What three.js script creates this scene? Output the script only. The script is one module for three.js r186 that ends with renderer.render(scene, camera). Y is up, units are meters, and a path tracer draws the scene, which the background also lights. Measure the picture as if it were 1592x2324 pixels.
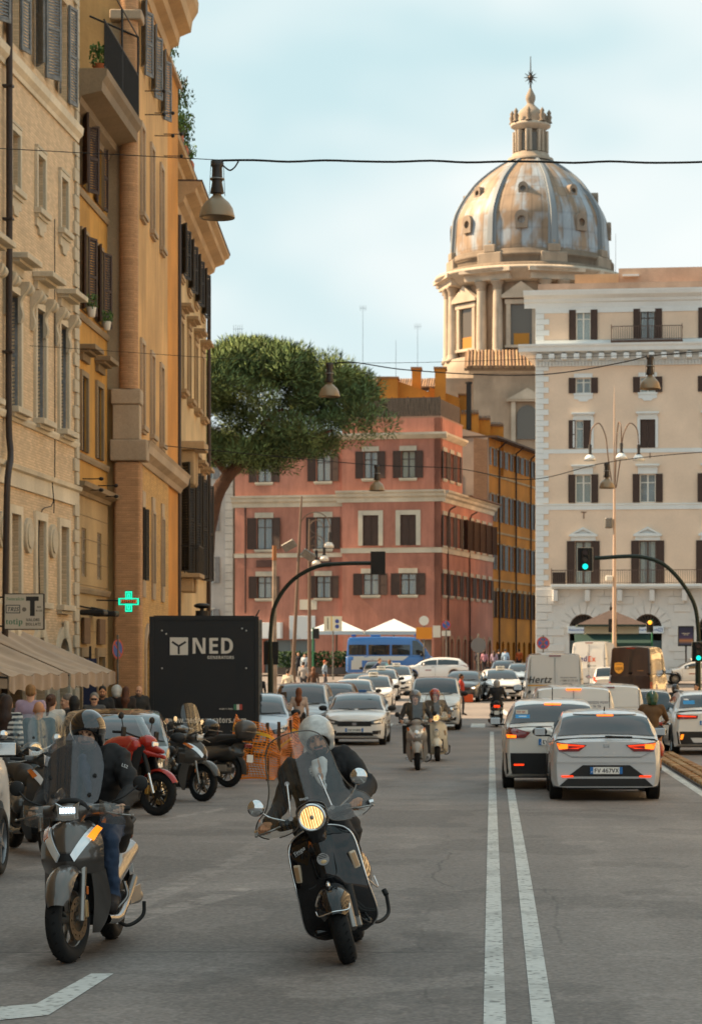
import * as THREE from 'three';
import { mergeGeometries, mergeVertices, toCreasedNormals } from 'three/addons/utils/BufferGeometryUtils.js';
import { RoundedBoxGeometry } from 'three/addons/geometries/RoundedBoxGeometry.js';

// ---------- camera: level, standing on the centre line, lens shifted so that the street's vanishing point sits low and right ----------
const scene = new THREE.Scene();
const EYE = 2.1;
const camera = new THREE.PerspectiveCamera(30.416, 2228 / 2990, 0.5, 2000);
camera.setViewOffset(2228, 2990, 0, 0, 1592, 2324);
camera.position.set(0, EYE, 0);
camera.lookAt(0, EYE, -100);
camera.focus = 17.5; camera.userData.fStop = 5.5;

// ---------- sky: bright thin cloud over pale blue, and the veiled sun over the roofs on the left ----------
const SUN = new THREE.Vector3(-0.76, 0.64, -0.11).normalize();
{
  const W = 1024, H = 512, data = new Float32Array(W * H * 4);
  const h3 = (x, y, z) => { let n = Math.imul(x, 374761393) + Math.imul(y, 668265263) + Math.imul(z, 2147483647 ^ 0x5bd1e995) | 0; n = Math.imul(n ^ (n >>> 13), 1274126177); return ((n ^ (n >>> 16)) >>> 0) / 4294967296; };
  const sm = (t) => t * t * (3 - 2 * t);
  const n3 = (x, y, z) => { const i = Math.floor(x), j = Math.floor(y), k = Math.floor(z), u = sm(x - i), v = sm(y - j), w = sm(z - k), L = (a, b, t) => a + (b - a) * t;
    return L(L(L(h3(i, j, k), h3(i + 1, j, k), u), L(h3(i, j + 1, k), h3(i + 1, j + 1, k), u), v), L(L(h3(i, j, k + 1), h3(i + 1, j, k + 1), u), L(h3(i, j + 1, k + 1), h3(i + 1, j + 1, k + 1), u), v), w); };
  const fb = (x, y, z) => { let s = 0, a = 0.5; for (let o = 0; o < 5; o++) { s += a * n3(x, y, z); x = x * 2.03 + 7; y = y * 2.03 + 3; z = z * 2.03 + 1; a *= 0.5; } return s; };
  for (let r = 0; r < H; r++) for (let c = 0; c < W; c++) {
    const up = ((r + 0.5) / H - 0.5) * Math.PI, az = ((c + 0.5) / W - 0.5) * 2 * Math.PI;
    const x = Math.cos(az) * Math.cos(up), y = Math.sin(up), z = Math.sin(az) * Math.cos(up), o = (r * W + c) * 4;
    const yy = Math.max(y, 0.02), k = 1 / (yy + 0.35);
    let cl = fb(x * k * 3.6 + 4, yy * 11, z * k * 3.6 + 9); cl = Math.min(1, Math.max(0, (cl - 0.38) * 4.2));
    const cl2 = Math.min(1, Math.max(0, (fb(x * k * 9 + 40, yy * 26, z * k * 9) - 0.42) * 2.4));
    const m = Math.min(1, 0.14 + 0.7 * cl + 0.34 * cl2), hz = Math.exp(-yy * 7) * 0.75, t = Math.min(1, m + hz * (1 - m));
    const blue = [0.205, 0.31, 0.335], white = [0.385, 0.408, 0.405];
    const glow = 1 + 1.1 * Math.pow(Math.max(0, x * SUN.x + y * SUN.y + z * SUN.z), 24);
    for (let q = 0; q < 3; q++) data[o + q] = y < -0.02 ? 0.1 : (blue[q] + (white[q] - blue[q]) * t) * glow;
    data[o + 3] = 1;
  }
  const sky = new THREE.DataTexture(data, W, H, THREE.RGBAFormat, THREE.FloatType);
  sky.mapping = THREE.EquirectangularReflectionMapping; sky.magFilter = THREE.LinearFilter; sky.needsUpdate = true;
  scene.background = sky; scene.environment = sky;
}
const SKY_STRENGTH = 1.0;
scene.backgroundIntensity = SKY_STRENGTH; scene.environmentIntensity = SKY_STRENGTH;
const sun = new THREE.DirectionalLight(0xffdcb0, 5);
sun.position.copy(SUN).multiplyScalar(300); sun.target.position.set(0, 0, -90); sun.position.add(sun.target.position);
sun.castShadow = true; sun.shadow.radius = 6; sun.shadow.mapSize.set(4096, 4096);
Object.assign(sun.shadow.camera, { left: -190, right: 190, top: 190, bottom: -190, near: 1, far: 700 });
scene.add(sun, sun.target);
const renderer = new THREE.WebGLRenderer({ antialias: true });
renderer.toneMapping = THREE.LinearToneMapping; renderer.toneMappingExposure = 2.45;
renderer.shadowMap.enabled = true;

// ---------- helpers ----------
let _s = 12345; const rnd = () => { _s = (_s + 0x6d2b79f5) | 0; let t = Math.imul(_s ^ (_s >>> 15), 1 | _s); t = (t + Math.imul(t ^ (t >>> 7), 61 | t)) ^ t; return ((t ^ (t >>> 14)) >>> 0) / 4294967296; };
const seed = (n) => { _s = n * 7919 + 17; }, rr = (a, b) => a + (b - a) * rnd(), PI = Math.PI, V = (x, y, z) => new THREE.Vector3(x, y, z), clamp = THREE.MathUtils.clamp, lerp = THREE.MathUtils.lerp;
const mixC = (a, b, t) => a.map((v, i) => v + (b[i] - v) * t), sstep = (a, b, x) => { const t = clamp((x - a) / (b - a), 0, 1); return t * t * (3 - 2 * t); };
const h2 = (x, y, s) => { let n = Math.imul(x | 0, 374761393) + Math.imul(y | 0, 668265263) + Math.imul(s | 0, 1442695041) | 0; n = Math.imul(n ^ (n >>> 13), 1274126177); return ((n ^ (n >>> 16)) >>> 0) / 4294967296; };
function pn(x, y, per, s = 0) { const i = Math.floor(x), j = Math.floor(y), f = x - i, g = y - j, u = f * f * (3 - 2 * f), v = g * g * (3 - 2 * g), w = (a) => ((a % per) + per) % per;
  const a = h2(w(i), w(j), s), b = h2(w(i + 1), w(j), s), c = h2(w(i), w(j + 1), s), d = h2(w(i + 1), w(j + 1), s); return (a + (b - a) * u) * (1 - v) + (c + (d - c) * u) * v; }
function fbm(u, v, per, oct = 5, s = 0, g = 0.5) { let t = 0, a = 1, n = 0; for (let o = 0; o < oct; o++) { t += a * pn(u * per, v * per, per, s + o); n += a; a *= g; per *= 2; } return t / n; }
// interpolate a table [[x, a, b, ...], ...] smoothly at x
function curve(tab, x, smooth = true) { if (x <= tab[0][0]) return tab[0].slice(1); const n = tab.length; if (x >= tab[n - 1][0]) return tab[n - 1].slice(1);
  let i = 0; while (tab[i + 1][0] < x) i++; const p1 = tab[i], p2 = tab[i + 1], h = p2[0] - p1[0], t = (x - p1[0]) / h, p0 = tab[i - 1] || p1, p3 = tab[i + 2] || p2;
  return p1.slice(1).map((_, q) => { const k = q + 1; if (!smooth) return lerp(p1[k], p2[k], t);
    const m = (p2[k] - p1[k]) / h; let m1 = p0 === p1 ? m : (p1[k] - p0[k]) / (p1[0] - p0[0]), m2 = p3 === p2 ? m : (p3[k] - p2[k]) / (p3[0] - p2[0]);
    m1 = m1 * m <= 0 ? 0 : 2 * m1 * m / (m1 + m); m2 = m2 * m <= 0 ? 0 : 2 * m2 * m / (m2 + m);
    const t2 = t * t, t3 = t2 * t; return (2 * t3 - 3 * t2 + 1) * p1[k] + (t3 - 2 * t2 + t) * h * m1 + (-2 * t3 + 3 * t2) * p2[k] + (t3 - t2) * h * m2; }); }

function tex(size, fn, tile = 1, color = true) { // fn(u, v) -> grey or [r, g, b] in sRGB 0..1
  const d = new Uint8Array(size * size * 4); for (let y = 0; y < size; y++) for (let x = 0; x < size; x++) { const c = fn((x + 0.5) / size, (y + 0.5) / size), o = (y * size + x) * 4; for (let q = 0; q < 3; q++) d[o + q] = clamp((c.length ? c[q] : c) * 255, 0, 255); d[o + 3] = 255; }
  const t = new THREE.DataTexture(d, size, size); t.wrapS = t.wrapT = THREE.RepeatWrapping; t.magFilter = THREE.LinearFilter; t.minFilter = THREE.LinearMipmapLinearFilter; t.repeat.set(1 / tile, 1 / tile); if (color) t.colorSpace = THREE.SRGBColorSpace; t.needsUpdate = true; return t; }
function canvasTex(w, h, draw) { const c = document.createElement('canvas'); c.width = w; c.height = h; draw(c.getContext('2d'), w, h); const t = new THREE.CanvasTexture(c); t.colorSpace = THREE.SRGBColorSpace; t.anisotropy = 8; return t; }
const lin = (hex) => new THREE.Color(hex);
function mat(color, o = {}) { const { P, ...p } = o; const k = (P || p.clearcoat || p.transmission || p.sheen) ? THREE.MeshPhysicalMaterial : THREE.MeshStandardMaterial; return new k({ color, roughness: 0.8, ...p }); }

class GB { // collects geometries and merges them into one named mesh
  constructor() { this.g = []; this.c = null; }
  geo(g, m) { g = g.index ? g.toNonIndexed() : g.clone(); for (const k of Object.keys(g.attributes)) if (!['position', 'normal'].includes(k)) g.deleteAttribute(k); if (m) g.applyMatrix4(m); if (!g.attributes.normal) g.computeVertexNormals(); this.g.push(g); return this; }
  box(x0, x1, y0, y1, z0, z1, b = 0) { const w = x1 - x0, h = y1 - y0, d = z1 - z0; let g; if (b) g = new RoundedBoxGeometry(w, h, d, 1, Math.min(b, w / 2.05, h / 2.05, d / 2.05)); else g = new THREE.BoxGeometry(w, h, d); g.translate((x0 + x1) / 2, (y0 + y1) / 2, (z0 + z1) / 2); return this.geo(g); }
  cyl(x, y, z, r0, r1, h, n = 12, m) { const g = new THREE.CylinderGeometry(r1, r0, h, n); g.translate(0, h / 2, 0); if (m) g.applyMatrix4(m); g.translate(x, y, z); return this.geo(g); }
  rod(a, b, r0, r1 = r0, n = 8) { const A = V(...a), B = V(...b), d = B.clone().sub(A), h = d.length(), g = new THREE.CylinderGeometry(r1, r0, h, n); g.translate(0, h / 2, 0); g.applyQuaternion(new THREE.Quaternion().setFromUnitVectors(V(0, 1, 0), d.normalize())); g.translate(...a); return this.geo(g); }
  tube(pts, r, n = 8, seg = 0, closed = false) { const c = new THREE.CatmullRomCurve3(pts.map((p) => V(...p)), closed, 'centripetal'); return this.geo(new THREE.TubeGeometry(c, seg || pts.length * 5, r, n, closed)); }
  sph(x, y, z, rx, ry = rx, rz = rx, n = 14) { const g = new THREE.SphereGeometry(1, n, Math.ceil(n * 0.7)); g.scale(rx, ry, rz); g.computeVertexNormals(); const q = new THREE.SphereGeometry(1, n, Math.ceil(n * 0.7)); const na = q.attributes.normal; for (let i = 0; i < na.count; i++) { const v = V(na.getX(i) / rx, na.getY(i) / ry, na.getZ(i) / rz).normalize(); na.setXYZ(i, v.x, v.y, v.z); } g.setAttribute('normal', na); g.translate(x, y, z); return this.geo(g); }
  lathe(pts, n = 24, x = 0, y = 0, z = 0) { const g = new THREE.LatheGeometry(pts.map((p) => new THREE.Vector2(p[0], p[1])), n); g.translate(x, y, z); return this.geo(g); }
  ext(shape, depth, o = {}, m) { const g = new THREE.ExtrudeGeometry(shape, { depth, bevelEnabled: false, curveSegments: 10, ...o }); return this.geo(g, m); }
  build() { const g = this.g.length === 1 ? this.g[0] : mergeGeometries(this.g); boxUV(g); return g; }
  mesh(name, m, parent) { return mesh(name, this.build(), m, parent); }
}
const gb = () => new GB();
function boxUV(g) { const p = g.attributes.position, n = g.attributes.normal, uv = new Float32Array(p.count * 2);
  for (let i = 0; i < p.count; i += 3) { let a = 0, b = 0, c = 0; for (let k = 0; k < 3; k++) { a += Math.abs(n.getX(i + k)); b += Math.abs(n.getY(i + k)); c += Math.abs(n.getZ(i + k)); }
    for (let k = 0; k < 3; k++) { const x = p.getX(i + k), y = p.getY(i + k), z = p.getZ(i + k); uv[(i + k) * 2] = a > b && a >= c ? z : x; uv[(i + k) * 2 + 1] = b >= a && b >= c ? z : y; } }
  g.setAttribute('uv', new THREE.BufferAttribute(uv, 2)); return g; }
function mesh(name, g, m, parent) { const o = new THREE.Mesh(g, m); o.name = parent ? name : numbered(name); o.castShadow = o.receiveShadow = true; (parent || scene).add(o); return o; }
const names = new Map();
function numbered(n) { const k = names.get(n) || 0; names.set(n, k + 1); return k ? n + '_' + String(k).padStart(3, '0') : n; }
function tag(o, label, category, group, kind) { if (label) o.userData.label = label; if (category) o.userData.category = category; if (group) o.userData.group = group; if (kind) o.userData.kind = kind; return o; }
function thing(name, label, category, pos = [0, 0, 0], ry = 0, group) { const o = new THREE.Group(); o.name = numbered(name); o.position.set(...pos); o.rotation.y = ry; scene.add(o); return tag(o, label, category, group); }
function part(name, parent, pos = [0, 0, 0], ry = 0) { const o = new THREE.Group(); o.name = name; o.position.set(...pos); o.rotation.y = ry; parent.add(o); return o; }
function copy(src, label, pos, ry, group) { const o = src.clone(); o.name = numbered(src.name.replace(/_\d+$/, '')); o.userData = { ...src.userData, label }; if (group) o.userData.group = group; o.position.set(...pos); if (ry !== undefined) o.rotation.y = ry; scene.add(o); return o; }
const rectShape = (x0, x1, y0, y1) => new THREE.Shape([[x0, y0], [x1, y0], [x1, y1], [x0, y1]].map((p) => new THREE.Vector2(...p)));
const poly = (pts) => new THREE.Shape(pts.map((p) => new THREE.Vector2(...p)));
function rectHole(x0, x1, y0, y1) { return new THREE.Path([[x0, y0], [x0, y1], [x1, y1], [x1, y0]].map((p) => new THREE.Vector2(...p))); }
function archHole(x0, x1, y0, y1) { const r = (x1 - x0) / 2, p = new THREE.Path(); p.moveTo(x0, y0); p.lineTo(x0, y1 - r); p.absarc((x0 + x1) / 2, y1 - r, r, PI, 0, true); p.lineTo(x1, y0); p.lineTo(x0, y0); return p; }
// a skin through rings of points: rings[i][j] = [x, y, z]
function loft(rings, { closed = true, cap0 = false, cap1 = false, crease = 0.7, flip = false } = {}) {
  const n = rings[0].length, pos = [], idx = []; for (const r of rings) for (const p of r) pos.push(...p);
  const tri = (a, b, c) => flip ? idx.push(a, c, b) : idx.push(a, b, c);
  for (let i = 0; i < rings.length - 1; i++) for (let j = 0; j < (closed ? n : n - 1); j++) { const a = i * n + j, b = i * n + (j + 1) % n, c = a + n, d = b + n; tri(a, b, d); tri(a, d, c); }
  const cap = (i, f) => { const c = [0, 0, 0]; for (const p of rings[i]) for (let q = 0; q < 3; q++) c[q] += p[q] / n; pos.push(...c); const k = pos.length / 3 - 1; for (let j = 0; j < n; j++) { const a = i * n + j, b = i * n + (j + 1) % n; f ? tri(k, b, a) : tri(k, a, b); } };
  if (cap0) cap(0, true); if (cap1) cap(rings.length - 1, false);
  const g = new THREE.BufferGeometry(); g.setAttribute('position', new THREE.Float32BufferAttribute(pos, 3)); g.setIndex(idx); return crease ? toCreasedNormals(g, crease) : (g.computeVertexNormals(), g);
}
// give an open sheet thickness t along its normals
function thicken(g, t) { g = mergeVertices(g.index ? g : g, 1e-5); g.computeVertexNormals(); const p = g.attributes.position, n = g.attributes.normal, N = p.count, pos = [], idx = [], E = new Map(), ix = g.index.array;
  for (let i = 0; i < N; i++) pos.push(p.getX(i), p.getY(i), p.getZ(i)); for (let i = 0; i < N; i++) pos.push(p.getX(i) - n.getX(i) * t, p.getY(i) - n.getY(i) * t, p.getZ(i) - n.getZ(i) * t);
  for (let i = 0; i < ix.length; i += 3) { const a = ix[i], b = ix[i + 1], c = ix[i + 2]; idx.push(a, b, c, a + N, c + N, b + N); for (const [u, v] of [[a, b], [b, c], [c, a]]) { const k = u < v ? u + '_' + v : v + '_' + u; E.has(k) ? E.set(k, null) : E.set(k, [u, v]); } }
  for (const e of E.values()) if (e) { const [u, v] = e; idx.push(u, u + N, v + N, u, v + N, v); }
  const o = new THREE.BufferGeometry(); o.setAttribute('position', new THREE.Float32BufferAttribute(pos, 3)); o.setIndex(idx); return toCreasedNormals(o, 0.8); }
const T4 = (x, y, z, rx = 0, ry = 0, rz = 0, s = 1) => new THREE.Matrix4().compose(V(x, y, z), new THREE.Quaternion().setFromEuler(new THREE.Euler(rx, ry, rz)), V(s, s, s));

// ---------- shared surface textures (grey, multiplied with each material's own colour) ----------
const G01 = (v, a, b) => a + (b - a) * v;
const TX = {
  stain: tex(512, (u, v) => { const a = fbm(u, v, 4, 6, 1), st = fbm(u, v * 0.25, 16, 4, 9); return clamp(0.78 + 0.26 * a + 0.12 * (st - 0.5) + 0.06 * (pn(u * 256, v * 256, 256, 4) - 0.5), 0, 1); }, 7),
  fine: tex(512, (u, v) => 0.82 + 0.3 * (fbm(u, v, 16, 5, 21) - 0.5) + 0.1 * (pn(u * 256, v * 256, 256, 5) - 0.5), 2),
  fineB: tex(256, (u, v) => fbm(u, v, 16, 4, 31), 1.2, false),
  brick: tex(512, (u, v) => { const row = Math.floor(v * 32), x = u * 8 + (row % 2) * 0.5, c = Math.floor(x), fx = x - c, fy = v * 32 - row, j = fx < 0.045 || fy < 0.16; const t = h2(((c % 8) + 8) % 8, row, 3); return j ? 0.8 + 0.06 * pn(u * 200, v * 200, 200) : 0.84 + 0.1 * t + 0.14 * (fbm(u, v, 8, 4, 2) - 0.5); }, 2.1),
  brickB: tex(512, (u, v) => { const row = Math.floor(v * 32), x = u * 8 + (row % 2) * 0.5, fx = x - Math.floor(x), fy = v * 32 - row; return fx < 0.045 || fy < 0.16 ? 0.1 : 0.8 + 0.2 * pn(u * 128, v * 128, 128); }, 2.1, false),
  streak: tex(512, (u, v) => clamp(0.7 + 0.3 * fbm(u, v, 4, 6, 1) + 0.17 * (fbm(u, v * 0.12, 24, 4, 19, 0.6) - 0.5) + 0.06 * (fbm(u, v * 0.3, 96, 3, 29) - 0.5), 0, 1), 8),
  soft: tex(256, (u, v) => 0.93 + 0.1 * (fbm(u, v, 4, 6, 61) - 0.5) + 0.03 * (pn(u * 128, v * 128, 128, 4) - 0.5), 6),
  lead: tex(512, (u, v) => 0.55 + 0.75 * (fbm(u, v * 0.2, 12, 5, 77) - 0.25), 9),
};
const cl = (t, s) => { const c = t.clone(); c.repeat.set(1 / s, 1 / s); c.needsUpdate = true; return c; };
const wallMat = (hex, o = {}) => mat(hex, { roughness: 0.92, map: o.brick ? TX.brick : o.fine ? TX.fine : o.streak ? TX.streak : TX.stain, bumpMap: o.brick ? TX.brickB : TX.fineB, bumpScale: o.brick ? 0.007 : 0.006, ...(o.x || {}) });

// an empty room open to the front: floor, ceiling, back and sides
const room = (b, n, x0, x1, y0, y1, z0) => { const z1 = -0.505, t = 0.1; return gb().box(x0, x1, y0, y1, z0, z0 + t).box(x0, x0 + t, y0, y1, z0 + t, z1).box(x1 - t, x1, y0, y1, z0 + t, z1).box(x0 + t, x1 - t, y0, y0 + t, z0 + t, z1).box(x0 + t, x1 - t, y1 - t, y1, z0 + t, z1).box(x0 + t, x1 - t, (y0 + y1) / 2, (y0 + y1) / 2 + 0.2, z0 + t, z1).box((x0 + x1) / 2, (x0 + x1) / 2 + 0.1, y0 + t, y1 - t, z0 + t, z1 - 0.1).mesh(n, darkRoom, b); };

// ---------- smooth bodies: blended capsules and ellipsoids meshed on a grid ----------
// prim: { a, b, r: [ra, rb], t: tag, k: blend } or { e: centre, s: [rx, ry, rz], q?: [x, y, z] euler }; cut: true carves
function blob(prims, cell, amp = 0, fr = 15) {
  let lo = [1e9, 1e9, 1e9], hi = [-1e9, -1e9, -1e9];
  for (const p of prims) { const R = p.e ? Math.max(...p.s) : Math.max(...p.r), pts = p.e ? [p.e] : [p.a, p.b]; p.lo = [0, 1, 2].map((i) => Math.min(...pts.map((v) => v[i])) - R); p.hi = [0, 1, 2].map((i) => Math.max(...pts.map((v) => v[i])) + R); if (p.q) { const E = new THREE.Euler(...p.q); p.m = new THREE.Matrix4().makeRotationFromEuler(E).transpose().elements; } if (!p.cut) for (let i = 0; i < 3; i++) { lo[i] = Math.min(lo[i], p.lo[i]); hi[i] = Math.max(hi[i], p.hi[i]); } }
  const pad = 2.5 * cell + amp; lo = lo.map((v) => v - pad); hi = hi.map((v) => v + pad); const n = [0, 1, 2].map((i) => Math.ceil((hi[i] - lo[i]) / cell) + 1), [NX, NY, NZ] = n, N = NX * NY * NZ, D = new Float32Array(N).fill(9), B = new Float32Array(N).fill(9), C = new Uint8Array(N);
  for (const p of prims) { const k = p.k ?? 0.03, m = k + 3 * cell + amp, i0 = [0, 1, 2].map((i) => Math.max(0, Math.floor((p.lo[i] - m - lo[i]) / cell))), i1 = [0, 1, 2].map((i) => Math.min(n[i] - 1, Math.ceil((p.hi[i] + m - lo[i]) / cell)));
    let bx, by, bz, bb; if (!p.e) { bx = p.b[0] - p.a[0]; by = p.b[1] - p.a[1]; bz = p.b[2] - p.a[2]; bb = bx * bx + by * by + bz * bz || 1e-9; }
    for (let z = i0[2]; z <= i1[2]; z++) for (let y = i0[1]; y <= i1[1]; y++) for (let x = i0[0]; x <= i1[0]; x++) { const o = (z * NY + y) * NX + x, X = lo[0] + x * cell, Y = lo[1] + y * cell, Z = lo[2] + z * cell; let d;
      if (p.e) { let a = X - p.e[0], b = Y - p.e[1], c = Z - p.e[2]; if (p.m) { const e = p.m, a2 = e[0] * a + e[4] * b + e[8] * c, b2 = e[1] * a + e[5] * b + e[9] * c, c2 = e[2] * a + e[6] * b + e[10] * c; a = a2; b = b2; c = c2; } const k0 = Math.hypot(a / p.s[0], b / p.s[1], c / p.s[2]), k1 = Math.hypot(a / (p.s[0] * p.s[0]), b / (p.s[1] * p.s[1]), c / (p.s[2] * p.s[2])); d = k1 > 1e-9 ? k0 * (k0 - 1) / k1 : -Math.min(...p.s); }
      else { const ax = X - p.a[0], ay = Y - p.a[1], az = Z - p.a[2], t = clamp((ax * bx + ay * by + az * bz) / bb, 0, 1); d = Math.hypot(ax - bx * t, ay - by * t, az - bz * t) - (p.r[0] + (p.r[1] - p.r[0]) * t); }
      if (p.cut) { const h = Math.max(k - Math.abs(D[o] + d), 0) / k; D[o] = Math.max(D[o], -d) + h * h * k / 4; continue; }
      if (d < B[o]) { B[o] = d; C[o] = p.t || 0; } const h = k > 0 ? Math.max(k - Math.abs(D[o] - d), 0) / k : 0; D[o] = Math.min(D[o], d) - h * h * k / 4; } }
  if (amp) for (let z = 0, o = 0; z < NZ; z++) for (let y = 0; y < NY; y++) for (let x = 0; x < NX; x++, o++) if (Math.abs(D[o]) < 0.06) { const X = lo[0] + x * cell, Y = lo[1] + y * cell, Z = lo[2] + z * cell; D[o] += amp * (pn(X * fr + Z * 3.1 + 50, Y * fr * 0.8 + Z * 5 + 50, 4096, 2) + 0.5 * pn(X * fr * 2.3 + Z * 9 + 90, Y * fr * 2 + 90, 4096, 5) - 0.75); }
  const vid = new Int32Array(N).fill(-1), pos = [], tag = [], idx = []; const E = [[0, 1], [0, 2], [0, 4], [1, 3], [1, 5], [2, 3], [2, 6], [3, 7], [4, 5], [4, 6], [5, 7], [6, 7]], O = (c) => ((c >> 2) * NY + ((c >> 1) & 1)) * NX + (c & 1);
  for (let z = 0; z < NZ - 1; z++) for (let y = 0; y < NY - 1; y++) for (let x = 0; x < NX - 1; x++) { const o = (z * NY + y) * NX + x; let m = 0; for (let c = 0; c < 8; c++) if (D[o + O(c)] < 0) m |= 1 << c; if (m === 0 || m === 255) continue; let sx = 0, sy = 0, sz = 0, k = 0, bd = 9, bt = 0;
    for (const [a, b] of E) if (((m >> a) & 1) !== ((m >> b) & 1)) { const da = D[o + O(a)], db = D[o + O(b)], t = da / (da - db); sx += lerp(a & 1, b & 1, t); sy += lerp((a >> 1) & 1, (b >> 1) & 1, t); sz += lerp(a >> 2, b >> 2, t); k++; } for (let c = 0; c < 8; c++) if (B[o + O(c)] < bd) { bd = B[o + O(c)]; bt = C[o + O(c)]; }
    vid[o] = pos.length / 3; pos.push(lo[0] + (x + sx / k) * cell, lo[1] + (y + sy / k) * cell, lo[2] + (z + sz / k) * cell); tag.push(bt); }
  const S = [1, NX, NX * NY]; for (let z = 1; z < NZ - 1; z++) for (let y = 1; y < NY - 1; y++) for (let x = 1; x < NX - 1; x++) { const o = (z * NY + y) * NX + x; for (let a = 0; a < 3; a++) { const s0 = D[o] < 0, s1 = D[o + S[a]] < 0; if (s0 === s1) continue; const u = S[(a + 1) % 3], v = S[(a + 2) % 3], q = [vid[o - u - v], vid[o - v], vid[o], vid[o - u]]; if (q.some((i) => i < 0)) continue; s0 ? idx.push(q[0], q[1], q[2], q[0], q[2], q[3]) : idx.push(q[0], q[2], q[1], q[0], q[3], q[2]); } }
  const g = new THREE.BufferGeometry(); g.setAttribute('position', new THREE.Float32BufferAttribute(pos, 3)); g.setIndex(idx); g.computeVertexNormals(); g.tags = tag; return g; }
const cap = (a, b, ra, rb, t = 0, k = 0.03) => ({ a, b, r: [ra, rb], t, k }), ell = (e, s, t = 0, k = 0.03, q) => ({ e, s, t, k, q });
// joins tagged pieces into one mesh with a colour for each tag
function tinted(pieces, pal) { const P = [], Nn = [], C = [], I = []; let base = 0; for (const [g, m] of pieces) { const q = g.clone(); if (m) q.applyMatrix4(m); const p = q.attributes.position, n = q.attributes.normal; for (let i = 0; i < p.count; i++) { P.push(p.getX(i), p.getY(i), p.getZ(i)); Nn.push(n.getX(i), n.getY(i), n.getZ(i)); const c = pal[g.tags[i]] || pal[0]; C.push(c.r, c.g, c.b); } const ix = q.index.array; for (let i = 0; i < ix.length; i++) I.push(ix[i] + base); base += p.count; }
  const g = new THREE.BufferGeometry(); g.setAttribute('position', new THREE.Float32BufferAttribute(P, 3)); g.setAttribute('normal', new THREE.Float32BufferAttribute(Nn, 3)); g.setAttribute('color', new THREE.Float32BufferAttribute(C, 3)); g.setAttribute('uv', new THREE.Float32BufferAttribute(new Float32Array(P.length / 3 * 2).map((_, i) => P[Math.floor(i / 2) * 3 + (i % 2 ? 1 : 0)]), 2)); g.setIndex(I); return g; }
const bodyMat = mat(0xffffff, { vertexColors: true, roughness: 0.82 });

// ---------- ground: the street dips a little and climbs to the square ----------
const PROF = [[-80, 0], [0, 0], [20, 0], [40, -0.2], [60, -0.34], [80, -0.45], [97, -0.28], [117, 0.08], [145, 0.42], [165, 0.85], [200, 0.95], [420, 1], [900, 1]];
const GY = (d) => curve(PROF, d)[0];
const gy = (x, d, up = 0) => [x, GY(d) + up, -d];
function sheet(x0, x1, d0, d1, up, nx, nd, uvf) { const pos = [], uv = [], idx = [];
  const f0 = typeof x0 === 'function' ? x0 : () => x0, f1 = typeof x1 === 'function' ? x1 : () => x1;
  for (let i = 0; i <= nd; i++) for (let j = 0; j <= nx; j++) { const d = lerp(d0, d1, i / nd), x = lerp(f0(d), f1(d), j / nx); pos.push(x, GY(d) + up, -d); const q = uvf ? uvf(x, d) : [x, d]; uv.push(...q); }
  for (let i = 0; i < nd; i++) for (let j = 0; j < nx; j++) { const a = i * (nx + 1) + j, b = a + 1, c = a + nx + 1, e = c + 1; idx.push(a, b, e, a, e, c); }
  const g = new THREE.BufferGeometry(); g.setAttribute('position', new THREE.Float32BufferAttribute(pos, 3)); g.setAttribute('uv', new THREE.Float32BufferAttribute(uv, 2)); g.setIndex(idx); g.computeVertexNormals(); return g; }
const grit = (u, v) => 0.5 * pn(u * 512, v * 512, 512, 3) + 0.5 * pn(u * 256, v * 256, 256, 8);
const asphaltT = tex(1024, (u, v) => { const a = fbm(u, v, 5, 6, 41), g = grit(u, v); let c = 0.49 + 0.13 * (a - 0.5) + 0.16 * (g - 0.5); if (pn(u * 512, v * 512, 512, 17) > 0.93) c += 0.12; return [c * 1.035, c, c * 0.98]; }, 6);
const asphaltB = tex(512, (u, v) => grit(u, v), 1.6, false);
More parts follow.
